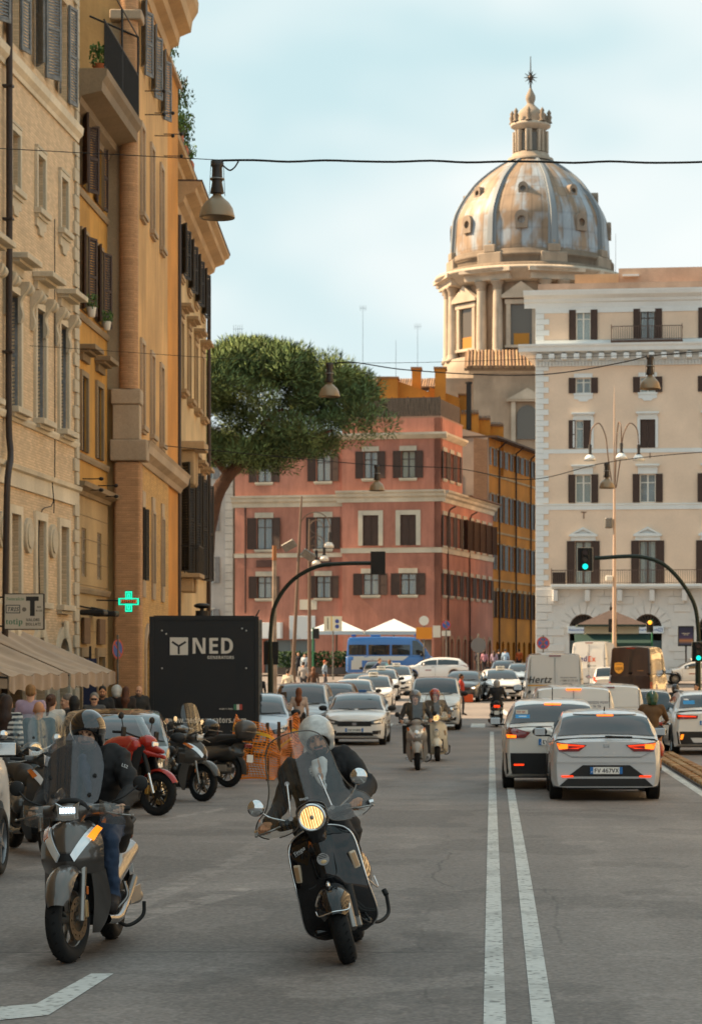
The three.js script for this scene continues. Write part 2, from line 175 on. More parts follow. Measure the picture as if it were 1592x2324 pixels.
// the stretch nearest the camera: polished wheel tracks, tar seams, patches, cracks and rubbed-off paint that the photograph shows
const nearT = tex(2048, (u, v) => { const x = -9 + u * 18, d = 11 + v * 44; const a = fbm(u, v * 2.4, 8, 6, 51), g = grit(u * 2.6 % 1, v * 6 % 1), big = fbm(u, v * 1.2, 3, 4, 61);
  let c = 0.49 + 0.12 * (a - 0.5) + 0.22 * (g - 0.5) + 0.10 * (big - 0.5); if (pn(u * 1900, v * 2048, 4096, 17) > 0.94) c += 0.10; c -= 0.05 * sstep(0.56, 0.6, fbm(u * 1.7 % 1, v * 3.1 % 1, 8, 5, 33)); c += 0.035 * sstep(0.6, 0.64, fbm(u * 2.3 % 1, v * 5.3 % 1, 8, 5, 35));
  const wob = (s, k) => (fbm((d * k) % 1, 0.3 + s, 16, 4, 5) - 0.5);
  // transverse tar seam across the left carriageway
  const seam = Math.abs(d - 17.35 - 0.06 * (fbm(u * 3 % 1, 0.2, 16, 5, 7) - 0.5) - (x > -0.2 ? 0.3 : 0)); if (x < -0.05) c -= 0.2 * sstep(0.035, 0.006, seam) * (0.5 + 0.5 * pn(u * 60, 3, 512, 2));
  const seam2 = Math.abs(d - 37.6); if (x < 0.1) c -= 0.12 * sstep(0.05, 0.015, seam2);
  // long cracks beside the centre line
  const ck = Math.abs(x + 0.46 + 0.05 * (d - 14) * 0.1 - 0.55 * wob(0.1, 0.037)); c -= 0.09 * sstep(0.02, 0.004, ck) * sstep(0.42, 0.6, fbm(v * 3 % 1, 0.7, 8, 3, 3)) * (d < 30 ? 1 : 0);
  const ck2 = Math.abs(x - 0.52 - 0.25 * wob(0.4, 0.051)); c -= 0.06 * sstep(0.02, 0.004, ck2) * sstep(0.4, 0.55, fbm(v * 5 % 1, 0.2, 8, 3, 9)) * (d < 27 ? 1 : 0);
  // tar smear, dark matter with an edge
  const sm = fbm(u * 2 % 1, v * 4 % 1, 8, 5, 91); const inb = sstep(1.5, 0.4, Math.abs(x + 0.9)) * sstep(5, 1, Math.abs(d - 17)); c -= 0.08 * sstep(0.53, 0.6, sm) * inb;
  // rubbed-off paint: diagonal line of the old bay and two short dashes
  const w = fbm(u * 4 % 1, v * 8 % 1, 32, 4, 13); const line = (x0, d0, x1, d1, hw) => { const L = Math.hypot(x1 - x0, d1 - d0), t = ((x - x0) * (x1 - x0) + (d - d0) * (d1 - d0)) / (L * L); if (t < 0 || t > 1) return 0; const e = Math.abs((x - x0) * (d1 - d0) - (d - d0) * (x1 - x0)) / L; return sstep(hw, hw * 0.6, e); };
  let p = 0.5 * line(-3.5, 13.5, -2.6, 27, 0.16) + 0.35 * line(-2.75, 27, -2.3, 47, 0.13) + 0.7 * line(-2.9, 19.5, -2.2, 22.2, 0.17) + 0.6 * line(-4.6, 33.5, -4.0, 36.7, 0.14) + 0.5 * line(-2.0, 24, -1.4, 24.4, 0.12) + 0.5 * line(0.9, 24.5, 1.5, 24.8, 0.1) + 0.6 * line(-1.2, 36.2, -0.9, 36.3, 0.1);
  c += 0.16 * clamp(p, 0, 1) * sstep(0.36, 0.6, w + 0.06);
  const tr = sstep(0.45, 0.1, Math.abs(x + 2.4)) + sstep(0.4, 0.1, Math.abs(x + 0.95)) + sstep(0.4, 0.1, Math.abs(x - 1.1)) + sstep(0.4, 0.1, Math.abs(x - 2.6)); c += 0.022 * tr * (0.4 + a);
  return [c * 1.035, c, c * 0.98]; }, 1); nearT.repeat.set(1, 1); nearT.wrapS = nearT.wrapT = THREE.ClampToEdgeWrapping;
const nearUV = (x, d) => [(x + 9) / 18, (d - 11) / 44];
const asphalt = mat(0xf0e9e4, { map: asphaltT, bumpMap: asphaltB, bumpScale: 0.006, roughness: 0.72 });
const asphaltNear = mat(0xf0e9e4, { map: nearT, roughness: 0.7 });
const road = new THREE.Group(); road.name = 'road'; scene.add(road); tag(road, 'grey worn asphalt street with wheel tracks and cracks', 'road', null, 'structure');
mesh('near_carriageway', sheet(-9, 9, 11, 55, 0, 24, 40, nearUV), asphaltNear, road);
for (const [x0, x1, d0, d1, nd] of [[-300, -9, -80, 55, 30], [9, 300, -80, 55, 30], [-9, 9, -80, 11, 10], [-300, 300, 55, 330, 60], [-900, 900, 330, 1500, 8]]) mesh('carriageway', sheet(x0, x1, d0, d1, 0, x1 - x0 > 100 ? 24 : 6, nd), asphalt, road);

const paintT = tex(1024, (u, v) => { const w = fbm(u, v, 16, 6, 15, 0.6), g = grit(u, v); return clamp(0.9 - 0.1 * sstep(0.5, 0.8, w) - 0.14 * g - 0.2 * (g > 0.72 ? 1 : 0), 0, 1); }, 11);
const paint = mat(0xf0f2ee, { map: paintT, roughness: 0.75, bumpMap: asphaltB, bumpScale: 0.004 });
function marking(name, label, geos) { const m = mesh(name, geos.length > 1 ? mergeGeometries(geos) : geos[0], paint); tag(m, label, 'road marking', null, 'structure'); return m; }
marking('centre_line', 'left of the two white centre lines, running to the crossing', [sheet(-0.045, 0.085, 10, 84, 0.005, 1, 60)]);
marking('centre_line', 'right of the two white centre lines, under the grey car', [sheet((d) => 0.235 + 0.0016 * (d - 14), (d) => 0.365 + 0.0016 * (d - 14), 10, 62, 0.005, 1, 50)]);
marking('edge_line', 'white line along the brick strip on the right', [sheet((d) => 3.45 + 0.012 * (d - 35), (d) => 3.6 + 0.012 * (d - 35), 30, 66, 0.005, 1, 30)]);
marking('lane_arrow', 'bent white lane marking at the lower left corner', [new THREE.ShapeGeometry(poly([[-2.51, 16.13], [-2.66, 16.13], [-2.76, 14.72], [-3.4, 14.3], [-3.3, 13.7], [-2.6, 14.25]])).rotateX(-PI / 2).translate(0, 0.005, 0)]);
{ const c = new THREE.Group(); c.name = 'pedestrian_crossing'; scene.add(c); tag(c, 'white zebra crossing where the street meets the square', 'crossing', null, 'structure');
  for (let i = 0; i < 12; i++) mesh('stripe', sheet(-6.5 + i * 1.15, -5.98 + i * 1.15, 88, 91.5, 0.005, 1, 4), paint, c);
  for (let i = 0; i < 7; i++) mesh('stripe', sheet(-7 + i * 1.2, -6.4 + i * 1.2, 128, 132, 0.005, 1, 4), paint, c);
  marking('crossing_line', 'faded white line slanting across the square before the crossing', [sheet((d) => 0.8 - (d - 96) * 0.05, (d) => 1.05 - (d - 96) * 0.05, 96, 112, 0.005, 1, 10)]); }

// pavements with kerb stones
const paveMat = wallMat(0x8d867f, { fine: 1 }), kerbMat = wallMat(0x9c978f, { fine: 1 });
function pavement(name, label, x0, x1, d0, d1, kerbSide) { const g = new THREE.Group(); g.name = name; scene.add(g); tag(g, label, 'pavement', null, 'structure');
  const k = kerbSide > 0 ? x1 : x0, kf = typeof k === 'function' ? k : () => k; mesh('paving', sheet(x0, x1, d0, d1, 0.14, 6, Math.ceil((d1 - d0) / 3)), paveMat, g);
  const n = Math.floor((d1 - d0) / 1.2); for (let i = 0; i < n; i++) { const a = d0 + i * 1.2, c = a + 0.6, b = gb().box(-0.15, 0.15, -0.1, 0.15, -0.592, 0.592, 0.015); const m = b.mesh('kerb_stone', kerbMat, g); m.position.set(kf(c) + kerbSide * 0.152, GY(c), -c); m.rotation.x = Math.atan((GY(c + 0.5) - GY(c - 0.5))); } return g; }
pavement('pavement_left', 'grey pavement below the brick palaces on the left', -14, (d) => -7.35 - Math.max(0, d - 70) * 0.03, 14, 101, 1);
pavement('pavement_square', 'pavement in front of the pink building across the square', -40, -3, 169, 178, 1);
pavement('pavement_right', 'pavement in front of the pale palace on the right', 3.6, 40, 163, 173, -1);
{ // brick strip between the lanes
  const g = new THREE.Group(); g.name = 'brick_strip'; scene.add(g); tag(g, 'low strip of orange bricks between the lanes at the right edge', 'kerb', null, 'structure');
  const bm = [0xb98b5c, 0xc9a172, 0xa8764a, 0xd2b48a].map((c) => wallMat(c, { fine: 1 })), geo = gb().box(-0.105, 0.105, 0, 0.06, -0.052, 0.052, 0.008).build();
  mesh('mortar_bed', sheet((d) => 3.66 + 0.012 * (d - 35), (d) => 4.3 + 0.012 * (d - 35), 38, 62, 0.03, 2, 20), wallMat(0x77706a, { fine: 1 }), g); seed(5);
  let n = 0; for (let d = 38.2; d < 62 && n < 300; d += 0.235) for (let k = 0; k < 3; k++) { const m = mesh('brick', geo, bm[Math.floor(rnd() * 4)], g); m.position.set(3.77 + k * 0.21 + 0.012 * (d - 35), GY(d) + 0.031 + rnd() * 0.008, -d); m.rotation.y = PI / 2 + (k % 2 ? 0.5 : -0.5) + rr(-0.06, 0.06); n++; } }

// ---------- buildings: shared pieces ----------
const shutDark = mat(0x3a2a22, { roughness: 0.75, map: cl(TX.fine, 1) }), shutGrey = mat(0x8f9396, { roughness: 0.8, map: cl(TX.fine, 1) }), shutBrown = mat(0x4a342a, { roughness: 0.7, map: cl(TX.fine, 1) }), shutBlack = mat(0x35302c, { roughness: 0.7, map: cl(TX.fine, 1) });
const glass = mat(0xe8f0f2, { transmission: 0.86, roughness: 0.04, thickness: 0 }), frameWhite = mat(0xd8d4ca, { roughness: 0.6 }), frameDark = mat(0x4b3a30, { roughness: 0.6 }), iron = mat(0x2b2826, { roughness: 0.55, metalness: 0.5 }), darkRoom = mat(0x8f857a, { roughness: 1 }), curtain = mat(0xcfc9bd, { roughness: 0.95 });
const cache = new Map(), once = (k, f) => { if (!cache.has(k)) cache.set(k, f()); return cache.get(k); };
function shutterGeo(w, h, slats) { return once('sh' + [w, h, slats], () => { const b = gb(), e = Math.min(0.07, w * 0.16); b.box(0, e, 0, h, 0, 0.05).box(w - e, w, 0, h, 0, 0.05).box(e, w - e, 0, e, 0.002, 0.048).box(e, w - e, h - e, h, 0.002, 0.048).box(e, w - e, h * 0.48, h * 0.48 + e, 0.002, 0.048);
  const n = slats ? Math.max(6, Math.round(h / slats)) : 0; if (!n) b.box(e, w - e, e, h - e, 0.012, 0.03); for (let i = 0; i < n; i++) { const y = e + (h - 2 * e) * (i + 0.5) / n, g = new THREE.BoxGeometry(w - 2 * e, (h - 2 * e) / n * 0.95, 0.008); g.rotateX(-0.5); g.translate(w / 2, y, 0.025); b.geo(g); } return b.build(); }); }
function paneGeo(w, h) { return once('pane' + [w, h], () => gb().box(-w / 2, w / 2, 0, h, -0.004, 0.004).build()); }
function frameGeo(w, h, bars, cross) { return once('fr' + [w, h, bars, cross], () => { const b = gb(), e = 0.07; b.box(-w / 2, -w / 2 + e, 0, h, -0.03, 0.03).box(w / 2 - e, w / 2, 0, h, -0.03, 0.03).box(-w / 2 + e, w / 2 - e, 0, e, -0.028, 0.028).box(-w / 2 + e, w / 2 - e, h - e, h, -0.028, 0.028); if (bars) b.box(-0.05, 0.05, e, h - e, -0.026, 0.034); if (cross) b.box(-w / 2 + e, w / 2 - e, h * cross - 0.03, h * cross + 0.03, -0.024, 0.03); return b.build(); }); }
// one window: opening w x h whose sill is at (x, y) of the wall; the children are its frame, pane, shutters, surround and sill
function win(b, x, y, w, h, o = {}) { const g = part('window', b, [x, y, 0]); const rec = o.rec ?? 0.22;
  const put = (n, geo, m, px = 0, py = 0, pz = 0, ry = 0) => { const q = mesh(n, geo, m, g); q.position.set(px, py, pz); q.rotation.y = ry; return q; };
  if (!o.noglass) { put('frame', frameGeo(w, h, o.bars ?? 1, o.cross ?? 0.7), o.frame || frameWhite, 0, 0, -rec); put('pane', paneGeo(w - 0.06, h - 0.06), glass, 0, 0.03, -rec); }
  if (o.curtain) put('curtain', once('cu' + [w, h, o.curtain], () => { const c = gb(); for (const s of [-1, 1]) { const r = [], k = o.curtain * w / 2; for (let j = 0; j <= 1; j++) { const ring = []; for (let i = 0; i <= 16; i++) ring.push([s * (w / 2 - k * i / 16), j * h, 0.03 * Math.sin(i * 1.9)]); r.push(ring); } c.geo(thicken(loft(r, { closed: false }), 0.01)); } return c.build(); }), o.curtainMat || curtain, 0, 0, -rec - 0.15);
  const sm = o.sm || shutDark, sw = o.sw ?? w / 2, sl = o.slats || 0;
  if (o.sh === 'open') { const ang = o.ang ?? 0.3 * h2(x * 13, y * 7, 3) ** 2; put('shutter', shutterGeo(sw, h, sl), sm, w / 2 + 0.01, 0, 0.03, -ang); put('shutter', shutterGeo(sw, h, sl), sm, -w / 2 - 0.01 - sw * Math.cos(ang), 0, 0.03 + sw * Math.sin(ang), ang); }
  if (o.sh === 'closed') { put('shutter', shutterGeo(w / 2 - 0.006, h, sl), sm, -w / 2, 0, -0.09); put('shutter', shutterGeo(w / 2 - 0.006, h, sl), sm, 0.006, 0, -0.09); }
  if (o.sh === 'half') { put('shutter', shutterGeo(sw, h, sl), sm, -w / 2 - 0.01 - sw, 0, 0.03); put('shutter', shutterGeo(w / 2, h, sl), sm, 0, 0, -0.06); }
  const tm = o.tm || o.trim;
  if (o.sur) { const e = o.sur; put('surround', once('su' + [w, h, e], () => gb().ext((() => { const s = rectShape(-w / 2 - e, w / 2 + e, -0.0, h + e); s.holes.push(rectHole(-w / 2, w / 2, 0.001, h)); return s; })(), 0.07).build()), tm, 0, 0, 0.002); }
  if (o.sill) put('sill', once('si' + [w, o.sill, o.sur], () => { const e = (o.sur || 0.1) + 0.06; return gb().box(-w / 2 - e, w / 2 + e, -0.14, -0.002, -0.1, o.sill, 0.012).box(-w / 2 - e + 0.05, w / 2 + e - 0.05, -0.22, -0.142, -0.1, o.sill * 0.6).build(); }), tm);
  if (o.apron) put('apron', once('ap' + [w], () => gb().ext(poly([[-w / 2 - 0.12, -0.15], [w / 2 + 0.12, -0.15], [w / 2 + 0.12, -0.42], [w * 0.36, -0.45], [w * 0.25, -0.6], [-w * 0.25, -0.6], [-w * 0.36, -0.45], [-w / 2 - 0.12, -0.42]]), 0.06).build()), tm, 0, 0, 0.003);
  if (o.lintel) put('lintel', once('li' + [w, o.lintel], () => gb().box(-w / 2 - 0.12, w / 2 + 0.12, 0, o.lintel, 0.003, 0.09, 0.01).build()), tm, 0, h + (o.sur || 0) + 0.004);
  if (o.hood) put('hood', once('ho' + [w, o.hood], () => { const e = w / 2 + 0.28; return gb().box(-e + 0.14, e - 0.14, 0, 0.2, 0.003, 0.1).box(-e + 0.07, e - 0.07, 0.202, 0.27, 0.003, o.hood * 0.6).box(-e, e, 0.272, 0.4, 0.003, o.hood, 0.015).build(); }), tm, 0, h + (o.sur || 0) + (o.hoodY ?? 0.05));
  if (o.console) for (const s of [-1, 1]) put('console', once('co', () => { const p = []; for (let i = 0; i <= 20; i++) { const t = i / 20; p.push([0.06 + 0.2 * t * t + 0.05 * Math.sin(t * 9), t * 0.95]); } p.push([0.002, 0.95], [0.002, 0]); const g2 = gb().ext(poly(p), 0.22, {}, T4(-0.11, 0, 0, 0, -PI / 2, 0)); g2.cyl(0, 0, 0, 0.14, 0.14, 0.25, 14, T4(0, 0.82, 0.17, 0, 0, PI / 2).multiply(T4(0, -0.125, 0))); return g2.build(); }), tm, s * (w / 2 + 0.22), h - 0.62, 0.003);
  if (o.ped) put('pediment', once('pe' + [w], () => { const e = w / 2 + 0.42, hh = e * 0.55; return gb().box(-e, e, 0.3, 0.42, 0.003, 0.26).ext((() => { const s = poly([[-e, 0.424], [e, 0.424], [0, 0.424 + hh]]); s.holes.push(new THREE.Path([[-e * 0.62, 0.52], [0, 0.32 + hh * 0.78 + 0.06], [e * 0.62, 0.52]].map((q) => new THREE.Vector2(...q)))); return s; })(), 0.24, {}, T4(0, 0, 0.004)).ext(poly([[-e * 0.62, 0.5], [e * 0.62, 0.5], [0, 0.4 + hh * 0.8]]), 0.06, {}, T4(0, 0, 0.01)).box(-e + 0.12, e - 0.12, 0, 0.298, 0.003, 0.1).build(); }), tm, 0, h + 0.02);
  return g; }
function wallPanel(b, name, L, y0, y1, holes, m, t = 0.5, x0 = 0, z = 0) { const s = rectShape(x0, x0 + L, y0, y1); s.holes.push(...holes); const q = gb().ext(s, t).mesh(name, m, b); q.position.z = z - t; return q; }
// a moulded band or cornice: profile [[out, up], ...] swept along the wall from x0 to x1 with closed ends
function band(b, name, x0, x1, y, prof, m, z = 0.002, ret = 0) { const p = [...prof]; const g = gb().ext(poly([[0, prof[0][1]], ...p, [0, prof[prof.length - 1][1]]]), x1 - x0, {}, new THREE.Matrix4().makeBasis(V(0, 0, 1), V(0, 1, 0), V(1, 0, 0)).setPosition(x0, y, z)); const q = gb(); for (const e of g.g) { if (new THREE.Matrix4().makeBasis(V(0, 0, 1), V(0, 1, 0), V(1, 0, 0)).determinant() < 0) { const i = e.attributes.position.array, n = e.attributes.normal.array; for (let k = 0; k < i.length; k += 9) for (let c = 0; c < 3; c++) { let t = i[k + c + 3]; i[k + c + 3] = i[k + c + 6]; i[k + c + 6] = t; t = n[k + c + 3]; n[k + c + 3] = n[k + c + 6]; n[k + c + 6] = t; } for (let k = 0; k < n.length; k++) n[k] = n[k]; } q.geo(e); } return q.mesh(name, m, b); }
const PROFS = { belt: [[0.06, 0], [0.06, 0.3], [0.12, 0.34], [0.14, 0.44]], thin: [[0.05, 0], [0.08, 0.1], [0.08, 0.16]], cornice: [[0.05, 0], [0.08, 0.12], [0.2, 0.2], [0.22, 0.34], [0.5, 0.44], [0.52, 0.6], [0.62, 0.72], [0.64, 0.8]], big: [[0.05, 0], [0.1, 0.25], [0.3, 0.35], [0.34, 0.6], [0.75, 0.75], [0.78, 1.0], [0.95, 1.2], [0.97, 1.35]] };
function quoins(b, x, dir, y0, y1, hq, m, w = 0.55) { let i = 0; for (let y = y0; y < y1 - hq * 0.5; y += hq, i++) { const L = i % 2 ? w : w * 0.62; const q = mesh('quoin', once('qu' + [L, hq], () => gb().box(0, L, 0.008, hq - 0.008, 0, 0.07, 0.012).build()), m, b); q.position.set(dir > 0 ? x : x - L, y, 0.001); } }

// direction of a left-hand facade: u runs away from the camera along the wall, the wall faces the street
const leftWall = (name, label, x, d, dx) => { const o = thing(name, label, 'building', [x, 0, -d], Math.acos(dx / Math.hypot(dx, 1))); return o; };
const HOLE = (x, y, w, h) => rectHole(x - w / 2, x + w / 2, y, y + h);

// ---------- A: brick palace at the left edge ----------
{ const L = 33, x0 = 30, b = leftWall('brick_palace', 'tall tan brick palace with stone window hoods at the left edge', -11.74, 30, 0.03);
  const br = wallMat(0xe8cba6, { brick: 1 }), st = wallMat(0xe4d6bd), cols = []; for (let u = 31.2; u > 3; u -= 2.72) cols.push(u); const H = [];
  for (const u of cols) H.push(archHole(u - 0.62, u + 0.62, -0.19, 2.62), HOLE(u, 3.45, 0.95, 1.98), HOLE(u, 7.85, 0.98, 2.65), HOLE(u, 12.9, 0.8, 1.3), HOLE(u, 16.25, 1.05, 2.5));
  wallPanel(b, 'wall', L, -0.5, 20.5, H, br); room(b, 'interior', 0, L - 0.01, -0.5, 20.45, -6); gb().box(L - 0.45, L - 0.002, -0.5, 20.5, -12, -0.502).box(-0.2, L - 0.46, 20.2, 20.48, -12, -0.502).mesh('end_wall', br, b);
  band(b, 'belt_course', 0, L, 6.05, [[0.06, 0], [0.06, 0.36], [0.13, 0.4], [0.15, 0.5]], st); band(b, 'sill_band', 0, L, 7.55, PROFS.thin, st); band(b, 'cornice', 0, L, 15.5, [[0.05, 0], [0.07, 0.1], [0.16, 0.2], [0.18, 0.38]], st); band(b, 'eaves', -0.2, L + 0.2, 19.6, PROFS.big, st);
  quoins(b, L, -1, 0, 6, 0.34, st); quoins(b, L, -1, 6.6, 15.4, 0.34, st); quoins(b, L, -1, 15.95, 19.5, 0.34, st);
  cols.forEach((u, i) => { 
    const a = part('arch', b, [u, 0, 0]); gb().ext((() => { const r = 0.62, s = new THREE.Shape(); s.moveTo(-0.92, -0.18); s.lineTo(-0.92, 2); s.absarc(0, 2, 0.92, PI, 0, true); s.lineTo(0.92, -0.18); s.lineTo(r, -0.18); s.lineTo(r, 2); s.absarc(0, 2, r, 0, PI, false); s.lineTo(-r, -0.18); return s; })(), 0.06).box(-0.13, 0.13, 2.6, 3.05, 0.05, 0.14, 0.02).mesh('surround', st, a); gb().box(-0.6, 0.6, -0.18, 1.98, -0.4, -0.36).box(-0.62, 0.62, 1.98, 2.05, -0.42, -0.3).mesh('door_leaf', frameDark, a);
    win(b, u, 3.45, 0.95, 1.98, { sur: 0.2, sill: 0.2, tm: st, frame: frameDark, rec: 0.3, cross: 0.66, curtain: i % 2 ? 0.5 : 0 });
    const w = win(b, u, 7.85, 0.98, 2.65, { sur: 0.17, sill: 0.28, hood: 0.5, hoodY: 0.26, console: 1, tm: st, rec: 0.3, noglass: 1 }); for (const s of [-1, 1]) { const q = mesh('shutter', shutterGeo(0.49, 2.62, 0.09), shutGrey, w); q.position.set(s * 0.49 - (s > 0 ? 0 : 0), 0.01, -0.02); q.rotation.y = s > 0 ? PI / 2 + 0.15 : PI / 2 - 0.1; } gb().box(-0.46, 0.46, 0.02, 2.63, -0.46, -0.42).mesh('inner_blind', shutGrey, w);
    win(b, u, 12.9, 0.8, 1.3, { sur: 0.14, sill: 0.18, tm: st, rec: 0.28, frame: shutGrey, lintel: 0.07, apron: 1 });
    win(b, u, 16.25, 1.05, 2.5, { sh: 'open', sm: shutGrey, slats: 0.08, ang: i % 2 ? 0.55 : 0.2, rec: 0.25, frame: shutGrey });
    if (i) gb().cyl(0, 0, 0, 0.42, 0.42, 0.08, 20, T4(0, 0, 0, PI / 2)).cyl(0, 0, 0.03, 0.3, 0.3, 0.08, 20, T4(0, 0, 0, PI / 2)).mesh('medallion', st, b).position.set(u + 1.36, 5.0, 0.0); });
  const dp = gb(); dp.tube([[24.7, 20, 0.14], [24.7, 12, 0.14], [24.7, 7, 0.14], [24.6, 6.7, 0.2], [24.1, 6.3, 0.26], [23.9, 6.0, 0.28], [23.9, 0, 0.2]], 0.075, 10, 60); for (const y of [18, 15, 12, 9]) dp.box(24.6, 24.8, y, y + 0.05, 0, 0.23); dp.mesh('drain_pipe', mat(0x3c2c25, { roughness: 0.6, map: cl(TX.fine, 1) }), b);
  gb().tube([[30.1, 13, 0.03], [30.12, 10, 0.03], [30.1, 6.6, 0.03], [29.9, 5.7, 0.05]], 0.012, 5, 20).mesh('cable', iron, b); gb().tube([[29.1, 6.4, 0.18], [29.3, 5.9, 0.16], [28.4, 5.6, 0.05], [28.4, 3, 0.03]], 0.014, 5, 24).mesh('cable', iron, b); }

// ---------- B: narrow ochre house ----------
{ const L = 5.8, b = leftWall('ochre_house', 'narrow ochre house with brown shutters and a heavy balcony cornice', -10.92, 63.2, 0);
  const oc = wallMat(0xdba24c, { streak: 1 }), lo = wallMat(0xbb9d70), st = wallMat(0xa08a6c), C = [1.75, 4.3], H = [], HL = [];
  for (const u of C) { H.push(HOLE(u, 14.7, 0.95, 1.85), HOLE(u, 11.4, 0.95, 2.1), HOLE(u, 7.65, 0.9, 2.0)); HL.push(HOLE(u, 4.3, 0.75, 1.3), HOLE(u, -0.2, 1.1, 2.35)); }
  wallPanel(b, 'wall', L, 6.6, 17, H, oc); wallPanel(b, 'lower_wall', L, -0.5, 6.598, HL, lo, 0.5, 0, 0.02); room(b, 'interior', 0, L, -0.4, 17, -6);
  gb().box(0, L, 17, 22.5, -8, -2.0).mesh('upper_wall', wallMat(0xb9ac98), b);
  band(b, 'balcony_cornice', -0.3, L + 0.15, 16.3, [[0.05, 0], [0.08, 0.15], [0.25, 0.25], [0.28, 0.42], [0.82, 0.55], [0.84, 0.8], [0.95, 0.95], [0.97, 1.12]], wallMat(0x8d7a62)); gb().box(-0.28, L + 0.1, 17.4, 17.44, -2, 0.9).mesh('terrace_floor', st, b);
  const ra = gb(); for (let u = -0.2; u <= L; u += 0.14) ra.rod([u, 17.43, 0.88], [u, 18.7, 0.88], 0.012, 0.012, 5); ra.rod([-0.25, 18.7, 0.88], [L, 18.7, 0.88], 0.025).rod([-0.25, 17.5, 0.88], [L, 17.5, 0.88], 0.02).rod([L, 17.43, 0.88], [L, 19.8, 0.88], 0.03).rod([L, 19.8, 0.88], [L, 20.4, -0.5], 0.03).rod([2.8, 17.4, 0.88], [2.8, 19.8, 0.88], 0.03).rod([-0.2, 19.8, 0.88], [L, 19.8, 0.88], 0.02); ra.mesh('railing', iron, b);
  band(b, 'sill_band', 0, L, 14.42, PROFS.thin, st); band(b, 'sill_band', 0, L, 11.12, PROFS.thin, st); band(b, 'sill_band', 0, L, 7.4, PROFS.thin, st); band(b, 'shop_cornice', -0.02, L + 0.05, 6.45, [[0.05, 0], [0.1, 0.1], [0.3, 0.18], [0.33, 0.3]], st, 0.03); band(b, 'plinth_band', 0, L, 3.85, PROFS.thin, st, 0.03);
  for (const [i, u] of C.entries()) { win(b, u, 14.7, 0.95, 1.85, { sh: 'open', sm: shutBrown, slats: 0.075, ang: i ? 0.1 : 0.5, rec: 0.25, frame: frameDark, sur: 0.1, tm: st }); win(b, u, 11.4, 0.95, 2.1, { sh: 'open', sm: shutBrown, slats: 0.075, ang: 0.35, rec: 0.25, frame: frameDark, sur: 0.1, tm: st }); win(b, u, 7.65, 0.9, 2.0, { sur: 0.15, hood: 0.45, hoodY: 0.25, tm: st, sh: 'closed', sm: shutBrown, slats: 0.08, noglass: 1 }); win(b, u, 4.3, 0.75, 1.3, { sh: 'closed', sm: mat(0x8a7a66, { roughness: 0.8 }), slats: 0.07, noglass: 1 }).position.z = 0.02;
    const d = part('shop_door', b, [u, 0, 0.02]); gb().ext((() => { const s = rectShape(-0.75, 0.75, -0.2, 2.4); s.holes.push(rectHole(-0.55, 0.55, -0.198, 2.15)); return s; })(), 0.08).mesh('surround', st, d); gb().box(-0.55, 0.55, -0.2, 2.15, -0.3, -0.26).mesh('door_leaf', frameDark, d); gb().box(-0.5, 0.5, 2.5, 3.2, 0.02, 0.1, 0.01).mesh('shop_sign', mat(0x8a6a4c, { map: cl(TX.fine, 0.4) }), d);
    for (const q of [7.2, 6.9]) gb().rod([u - 0.3, q - 0.3, 0.03], [u - 0.3, q - 0.3, 0.5], 0.015).sph(u - 0.3, q - 0.3, 0.53, 0.05, 0.05, 0.07, 8).mesh('spotlight', iron, b); }
  const jm = mat(0x7e6a4d, { roughness: 0.9 }); for (let y = 0.35; y < 6.4; y += 0.62) gb().box(0, L, y, y + 0.02, 0.021, 0.028).mesh('joint_moulding', jm, b);
  for (const u of [0.9, 2.9]) { const q = gb(); q.box(u - 0.35, u + 0.35, 3.25, 3.4, 0.1, 0.75, 0.05).rod([u, 3.5, 0.02], [u, 3.4, 0.5], 0.02); q.mesh('canopy_lamp', iron, b); } }
// pots on the sills of the ochre house
const leafGreen = mat(0x4c6a2c, { roughness: 0.8 }), leafDark = mat(0x2f4a22, { roughness: 0.8 }), terracotta = mat(0xa85c34, { roughness: 0.9 });
function tuft(n, r, h, s = 0.05) { const g = gb(); for (let i = 0; i < n; i++) { const a = rnd() * 2 * PI, q = Math.sqrt(rnd()) * r, y = rnd() * h, l = new THREE.PlaneGeometry(s, s * 2); l.rotateX(rr(-1.2, 1.2)); l.rotateY(rnd() * 6); l.translate(Math.cos(a) * q, y, Math.sin(a) * q); g.geo(l); } return g; }
function potPlant(label, x, y, z, r, h, pm, n, group) { const p = thing('potted_plant', label, 'plant', [x, y, z], 0, group); gb().lathe([[0, 0], [r * 0.7, 0], [r, h], [r * 0.88, h], [r * 0.8, h * 0.9], [0, h * 0.88]], 12).mesh('pot', pm, p); const f = tuft(n, r * 1.4, r * 2.8, r * 0.28).mesh('foliage', leafGreen, p); f.position.y = h * 0.9; return p; }
seed(31); potPlant('white pot with green plant on upper sill of ochre house', -10.72, 11.28, -65.1, 0.13, 0.26, frameWhite, 90); potPlant('white pot with trailing plant on far upper sill of ochre house', -10.72, 11.28, -67.7, 0.12, 0.24, frameWhite, 110);
potPlant('terracotta pot with plant behind the balcony railing of ochre house', -10.35, 17.44, -64.2, 0.2, 0.4, terracotta, 160);

